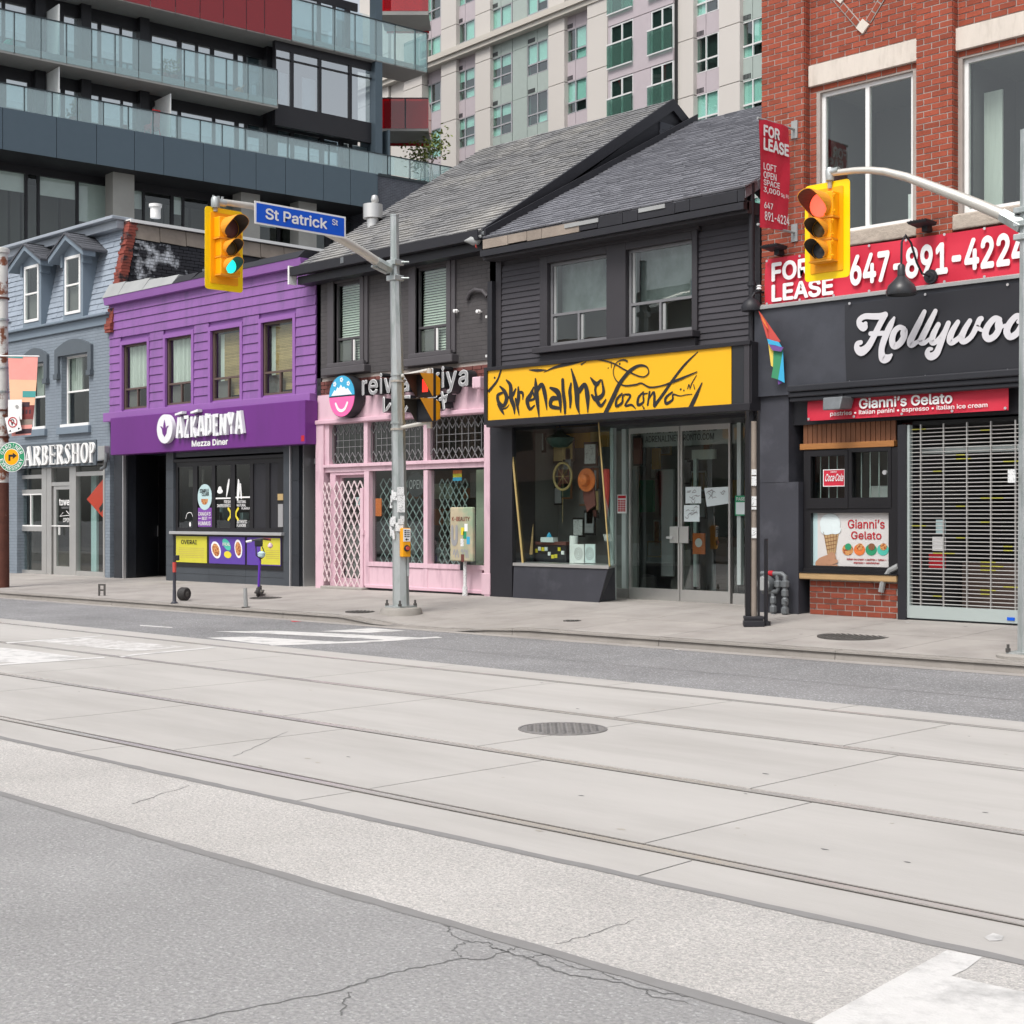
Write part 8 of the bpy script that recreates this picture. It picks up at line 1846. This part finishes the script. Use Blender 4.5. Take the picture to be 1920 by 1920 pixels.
mat('art_pink', 'e59a92', .7, var=.08); mat('art_peach', 'f0b998', .7, var=.06); mat('art_brick', '7a3a38', .7, var=.25, scale=14); mat('art_dark', '43333c', .7, var=.2, scale=6); mat('art_teal', '4c9b98', .7, var=.1)
bq(0, .3, 'art_pink', 0, 'cloth'); bq(.3, .62, 'art_peach', 0, 'cloth'); bq(.62, .8, 'art_brick', 0, 'cloth'); bq(.8, .87, 'weathered', 0, 'cloth'); bq(.87, 1, 'art_pink', 0, 'cloth')
bq(0, .03, 'art_teal', -.004, 'painted_cloud', 0, .5); bq(.44, .52, 'art_teal', -.004, 'painted_cloud', .5, 1); bq(.58, .64, 'art_dark', -.004, 'painted_roofline', .0, .8); bq(.92, .98, 'art_dark', -.004, 'painted_car', .2, 1)
for k in range(6): bq(.68, .73, 'art_dark', -.003, 'painted_window', .05+k*.15, .12+k*.15)
MB().tube([(-.2, .0, pp(15, 666)[1]), (pp(74, 668)[0], .0, pp(74, 668)[1])], .014, 6).build('banner_rod', 'white_paint', sb2)
ck = thing('white_parapet', 'white stuccoed chimney and parapet end of the neighbouring house at the left edge', 'wall', (-36.9, 17.4, 0)); MB().box(-4, .45, 0, 5, .1, 8.0).build('wall', 'white_paint', ck); MB().box(-4, .6, -.1, 5, 8.0, 8.15).build('coping', 'flash_grey', ck)
# ---------------- pavement furniture ----------------
bxx, byy, bzz = GS(1413, 1174)
bp_ = thing('weathered_post', 'weathered tan stickered post between black square posts by the glass doors', 'post', (bxx, byy, bzz)); bp_.rotation_euler = (0, 0, AZ*.9)
db = (-SA*bxx+CA*byy)/FL; hb_ = lambda v: H+(V0-v)*db-bzz
MB().box(-.13, .13, -.1, .1, 0, .07).box(-.12, .12, -.09, .09, .07, .09).box(-.125, .125, -.095, .095, .09, .13).build('base_block', 'black_paint', bp_, bevel=.008)
MB().box(-.105, -.045, -.05, .05, .12, hb_(905)).box(-.1, -.06, -.04, .04, hb_(905), hb_(770)).build('black_post', 'black_frame', bp_); MB().box(.05, .075, -.05, .05, .12, hb_(770)).build('black_post', 'black_frame', bp_)
MB().tube([(-.0, 0, .12), (.005, 0, hb_(790))], [.043, .038], 10).build('tan_post', 'weathered', bp_, smooth=True)
for k in range(12): v = RD.uniform(880, 1010); MB().box(-.03, .03, -.052-k*.0005, -.04, hb_(v)-.03, hb_(v)+RD.uniform(.0, .05)).build('sticker', 'sticker_white', bp_)
MB().lathe([(.06, 0), (.06, .06)], (.16, .05, 0), 12).tube([(.16, .05, 0), (.16, .05, hb_(1010))], .025, 8).build('thin_pipe', 'black_paint', bp_)
# gas meter
gm = thing('gas_meter', 'grey gas meter with valves and a red tag against the black pilaster', 'gas meter', (-12.0, 16.72, .22))
Fg = Frame(-12.0, 16.72, 0); gq = lambda u, v: (lambda r: (r[0], 0, r[1]-.22))(Fg.at(u, v))
tb = lambda pts, r, n, m='gas_grey': MB().tube(pts, r, 10).build(n, m, gm, smooth=True)
tb([gq(1428, 1075), gq(1466, 1076), gq(1472, 1080), gq(1472, 1150)], .035, 'pipe'); tb([gq(1458, 1078), gq(1459, 1105), gq(1457, 1109), gq(1430, 1110)], .032, 'pipe'); tb([gq(1449, 1112), gq(1450, 1152)], .03, 'pipe')
for u, v, s_ in ((1472, 1095, .06), (1472, 1112, .05), (1472, 1128, .048), (1472, 1145, .055), (1459, 1095, .052), (1450, 1125, .045), (1450, 1142, .05)):
    p = gq(u, v); MB().lathe([(.035, -.05), (s_, -.035), (s_, .035), (.035, .05)], p, 8).build('fitting', 'gas_grey', gm)
p = gq(1438, 1094); MB().lathe([(.02, -.1), (.11, -.09), (.125, -.02), (.125, .05)], p, 20, 'y').build('meter_body', 'gas_grey', gm, smooth=True); MB().lathe([(.09, -.115), (.1, -.09)], p, 20, 'y').build('meter_face', 'flash_grey', gm)
p = gq(1446, 1075); MB().tube([(p[0]-.03, 0, p[2]), (p[0]+.04, 0, p[2])], .038, 10).build('red_tag', 'print_red', gm); p = gq(1478, 1127); MB().tube([(p[0]-.05, -.02, p[2]), (p[0]+.03, -.06, p[2])], .015, 6).build('valve_lever', 'gas_grey', gm)
# stickered utility box board
kxx, kyy, kzz = GS(872, 1117); kb_ = thing('signboard_on_post', 'flat beige stickered board reading K-BEAUTY on a sticker-covered post at the pink shop', 'sign', (kxx, kyy, kzz)); dk = (-SA*kxx+CA*kyy)/FL; hk = lambda v: H+(V0-v)*dk-kzz
MB().tube([(0, 0, 0), (0, 0, hk(1052))], .03, 10).lathe([(.045, 0), (.045, .15)], n=10).build('post', 'sticker_white', kb_)
k = dk; MB().box(-24*k*1.25, 24*k*1.35, -.1, -.03, hk(1052), hk(951)).build('board', mat('board_beige', 'b4a88e', .6, var=.12, scale=5, col2='93a58a', c2s=2).name, kb_, bevel=.02)
text('K-BEAUTY', -19*k*1.25, 20*k*1.25, hk(977), hk(969), -.1, 'red_brick_edge', kb_, bold=.04); text('U', -22*k*1.2, -6*k*1.2, hk(1024), hk(984), -.1, 'print_grey', kb_, 'big_letter', bold=.06)
mb = MB(); [stroke(mb, [(x*k, hk(1035+RD.uniform(-5, 8)), .03), ((x+3)*k, hk(1030), .02), ((x+6)*k, hk(1044), .03)], -.1, .003, k=3) for x in (-20, -12, 2, 10, 15)]; mb.build('graffiti_mark', 'print_grey', kb_)
for x, v, m in ((4, 995, 'print_yellow'), (9, 1002, 'print_green'), (17, 1012, 'logo_blue'), (12, 988, 'print_white'), (3, 1016, 'sticker_white'), (4, 1045, 'raw_brick')): MB().box((x-3)*k*1.2, (x+4)*k*1.2, -.104, -.1, hk(v+8), hk(v-6)).build('sticker', m, kb_)
MB().box(-20*k, -12*k, .05, .1, hk(1070), hk(1052)).build('hanging_box', 'black_paint', kb_)
bgx, bgy, bgz = GS(922, 1116); bag = thing('crumpled_bag', 'crumpled foil-like bag at the foot of the black pillar beside the pink shop', 'bag', (bgx, bgy, bgz)); bm_ = bmesh.new(); bmesh.ops.create_icosphere(bm_, subdivisions=3, radius=.1)
for v in bm_.verts: v.co *= 1+RD.uniform(-.22, .22); v.co.z = max(-.1, v.co.z*1.1); v.co.x *= .8
me = bpy.data.meshes.new('bag'); bm_.to_mesh(me); bm_.free(); me.materials.append(mat('bag_foil', '3b3d40', .3, metal=.2, col2='b8c4c0', c2s=14, c2t=(.52, .6))); o = link('bag', me, bag, (0, 0, .1))
# bike ring post
rx_, ry_, rz_ = GS(191, 1117); rg = thing('bike_rack', 'small dark H-shaped metal bike rack stub near the kerb before the barbershop', 'bike rack', (rx_, ry_, rz_), math.degrees(AZ))
dr_ = (-SA*rx_+CA*ry_)/FL; k = dr_; [MB().box(q*k, (q+3)*k, -.02, .02, 0, 22*k).build('upright', 'iron', rg) for q in (-6.5, 3.5)]; [MB().box(-3.5*k, 3.5*k, -.02, .02, q*k, (q+3)*k).build('crossbar', 'iron', rg) for q in (9, 19)]
bx0, by0, bz0 = GS(327, 1131); bo = thing('bollard', 'slim dark post with a pink band near the kerb in front of the diner', 'bollard', (bx0, by0, bz0), math.degrees(AZ)); k = (-SA*bx0+CA*by0)/FL
MB().lathe([(8*k, 0), (5*k, .02), (3.6*k, .04), (3.4*k, 24*k), (3*k, 25*k), (3*k, 78*k), (3.4*k, 80*k), (3*k, 88*k)], n=12).build('shaft', mat('post_blueblack', '35363f', .5).name, bo, smooth=True); MB().lathe([(3.5*k, 58*k), (3.5*k, 77*k)], n=12).build('pink_band', 'flag_red', bo); MB().box(2*k, 9*k, -.03, .03, 80*k, 90*k).build('side_box', 'black_paint', bo, bevel=.01)
wx_, wy_, wz_ = GS(345, 1126); wh = thing('scooter_wheel', 'fat black rubber wheel standing upright on the pavement right of the slim post', 'wheel', (wx_, wy_, wz_), math.degrees(AZ)+62); k = (-SA*wx_+CA*wy_)/FL; r = 12.5*k
MB().lathe([(r*.45, -.07), (r*.85, -.075), (r, -.05), (r, -.012), (r*.94, 0), (r, .012), (r, .05), (r*.85, .075), (r*.45, .07)], (0, 0, r), 28, 'y').build('tyre', 'rubber', wh, smooth=True); MB().lathe([(r*.2, -.08), (r*.5, -.065), (r*.5, .065), (r*.2, .08)], (0, 0, r), 20, 'y').build('rim', 'iron', wh)
sx_, sy_, sz_ = GS(485, 1119); sc_ = thing('kick_scooter', 'purple-stemmed kick scooter with cluttered handlebar standing before the diner', 'scooter', (sx_, sy_, sz_), math.degrees(AZ)+8); k = (-SA*sx_+CA*sy_)/FL; vz = lambda v: (1119-v)*k
MB().tube([(0, 0, vz(1100)), (.02, .02, vz(1050))], [.022, .026], 10).tube([(.02, .02, vz(1050)), (.03, .03, vz(1035))], .02, 8).build('stem', 'scooter_purple', sc_, smooth=True)
MB().lathe([(.02, -.03), (.07, -.03), (.085, -.012), (.085, .012), (.07, .03), (.02, .03)], (-.01, -.02, .085), 20, 'x').build('front_wheel', 'rubber', sc_, smooth=True); MB().tube([(-.01, -.02, .085), (0, 0, vz(1100))], .02, 6).build('fork', 'rubber', sc_)
MB().box(-.08, .08, .1, .75, .05, .09).build('deck', 'iron', sc_, bevel=.015); MB().lathe([(.02, -.03), (.07, -.03), (.085, 0), (.07, .03), (.02, .03)], (0, .85, .085), 18, 'x').build('rear_wheel', 'rubber', sc_, smooth=True)
MB().tube([(-.22, .02, vz(1016)), (-.05, .02, vz(1012)), (.05, .02, vz(1010)), (.2, .04, vz(1012))], .016, 8).build('handlebar', 'iron', sc_); MB().tube([(.08, .02, vz(1010)), (.21, .04, vz(1012))], .022, 8).build('grip', 'red_brick_edge', sc_); MB().tube([(-.22, .02, vz(1016)), (-.12, .02, vz(1014))], .02, 8).build('grip', 'print_white', sc_)
MB().box(-.07, .07, -.03, .07, vz(1025), vz(1011)).build('display_box', 'black_paint', sc_, bevel=.02); MB().tube([(-.05, 0, vz(1022)), (-.04, 0, vz(1042)), (.05, .0, vz(1048)), (.02, .02, vz(1050))], .012, 6).tube([(.06, 0, vz(1025)), (.1, 0, vz(1036)), (.09, 0, vz(1044)), (.03, .02, vz(1049))], .01, 6).build('cable', 'rubber', sc_)
MB().lathe([(.02, -.05), (.06, -.03), (.07, .03), (.03, .06)], (.05, -.02, vz(1040)), 14).build('headlamp', 'print_pale', sc_, smooth=True); MB().lathe([(.01, -.04), (.045, -.01), (.04, .03), (.01, .06)], (.2, .0, vz(1024)), 12).build('mirror', 'pink', sc_, smooth=True)
tx_, ty_, tz_ = GS(461, 1139); ts_ = thing('metal_stub', 'short pale metal stub post near the kerb left of the purple scooter', 'post', (tx_, ty_, tz_)); MB().tube([(0, 0, 0), (-.02, 0, .31)], [.035, .03], 8).build('tube', 'flash_grey', ts_); MB().lathe([(.07, 0), (.07, .012)], n=12).build('foot_plate', 'iron', ts_)
# rooftop vents
vx = Frame(-22.53, 18.2, 0); q = vx.at(699, 405); vt_ = thing('roof_vent', 'shiny cylindrical metal flue cap above the left slope of the pale shingled roof', 'vent', (q[0]-22.53, 18.2, q[1]-.6)); MB().lathe([(.12, -.4), (.12, .55), (.19, .55), (.19, .82), (.1, .84)], n=20).build('flue', 'alu', vt_, smooth=True); MB().lathe([(.06, .84), (.08, .9), (.06, .98), (.02, 1.0)], (.06, 0, 0), 12).build('cap', 'alu', vt_, smooth=True)
q = Frame(-30.2, 18.5).at(266, 402); v2 = thing('roof_vent', 'small white round vent on the top edge of the black side wall', 'vent', (-30.3, 18.2, 8.6)); MB().lathe([(.12, -.1), (.12, .15), (.15, .15), (.15, .22)], n=16).build('flue', 'white_frame', v2, smooth=True)
pg = thing('pigeon', 'small grey bird perched under the eave corner between the two dark houses', 'bird', (-17.75, 16.62, 6.02), 30)
bm_ = bmesh.new(); bmesh.ops.create_uvsphere(bm_, u_segments=14, v_segments=10, radius=.1)
for v in bm_.verts:
    v.co.x *= 1.5; v.co.y *= .75; v.co.z *= .8
    if v.co.x > .06: v.co.z += (v.co.x-.06)*.9; v.co.y *= .7
    if v.co.x < -.08: v.co.z *= .45; v.co.x -= .04
me = bpy.data.meshes.new('body'); bm_.to_mesh(me); bm_.free(); me.materials.append(MATS['flash_grey'])
for p_ in me.polygons: p_.use_smooth = True
link('body', me, pg, (0, 0, .08)); MB().lathe([(.01, -.05), (.045, -.02), (.048, .02), (.02, .045)], (.15, 0, .18), 12).build('head', 'gas_grey', pg, smooth=True); MB().tube([(.19, 0, .18), (.225, 0, .17)], [.012, .003], 6).build('beak', 'black_frame', pg)
for y in (-.03, .03): MB().tube([(.02, y, .02), (.02, y, -.04)], .008, 5).build('leg', 'flag_red', pg)
for o in list(bpy.data.objects):
    if o.type == 'MESH' and o.parent is None and 'kind' not in o and 'label' not in o: print('UNTAGGED', o.name)
bpy.data.scenes.remove(TS)
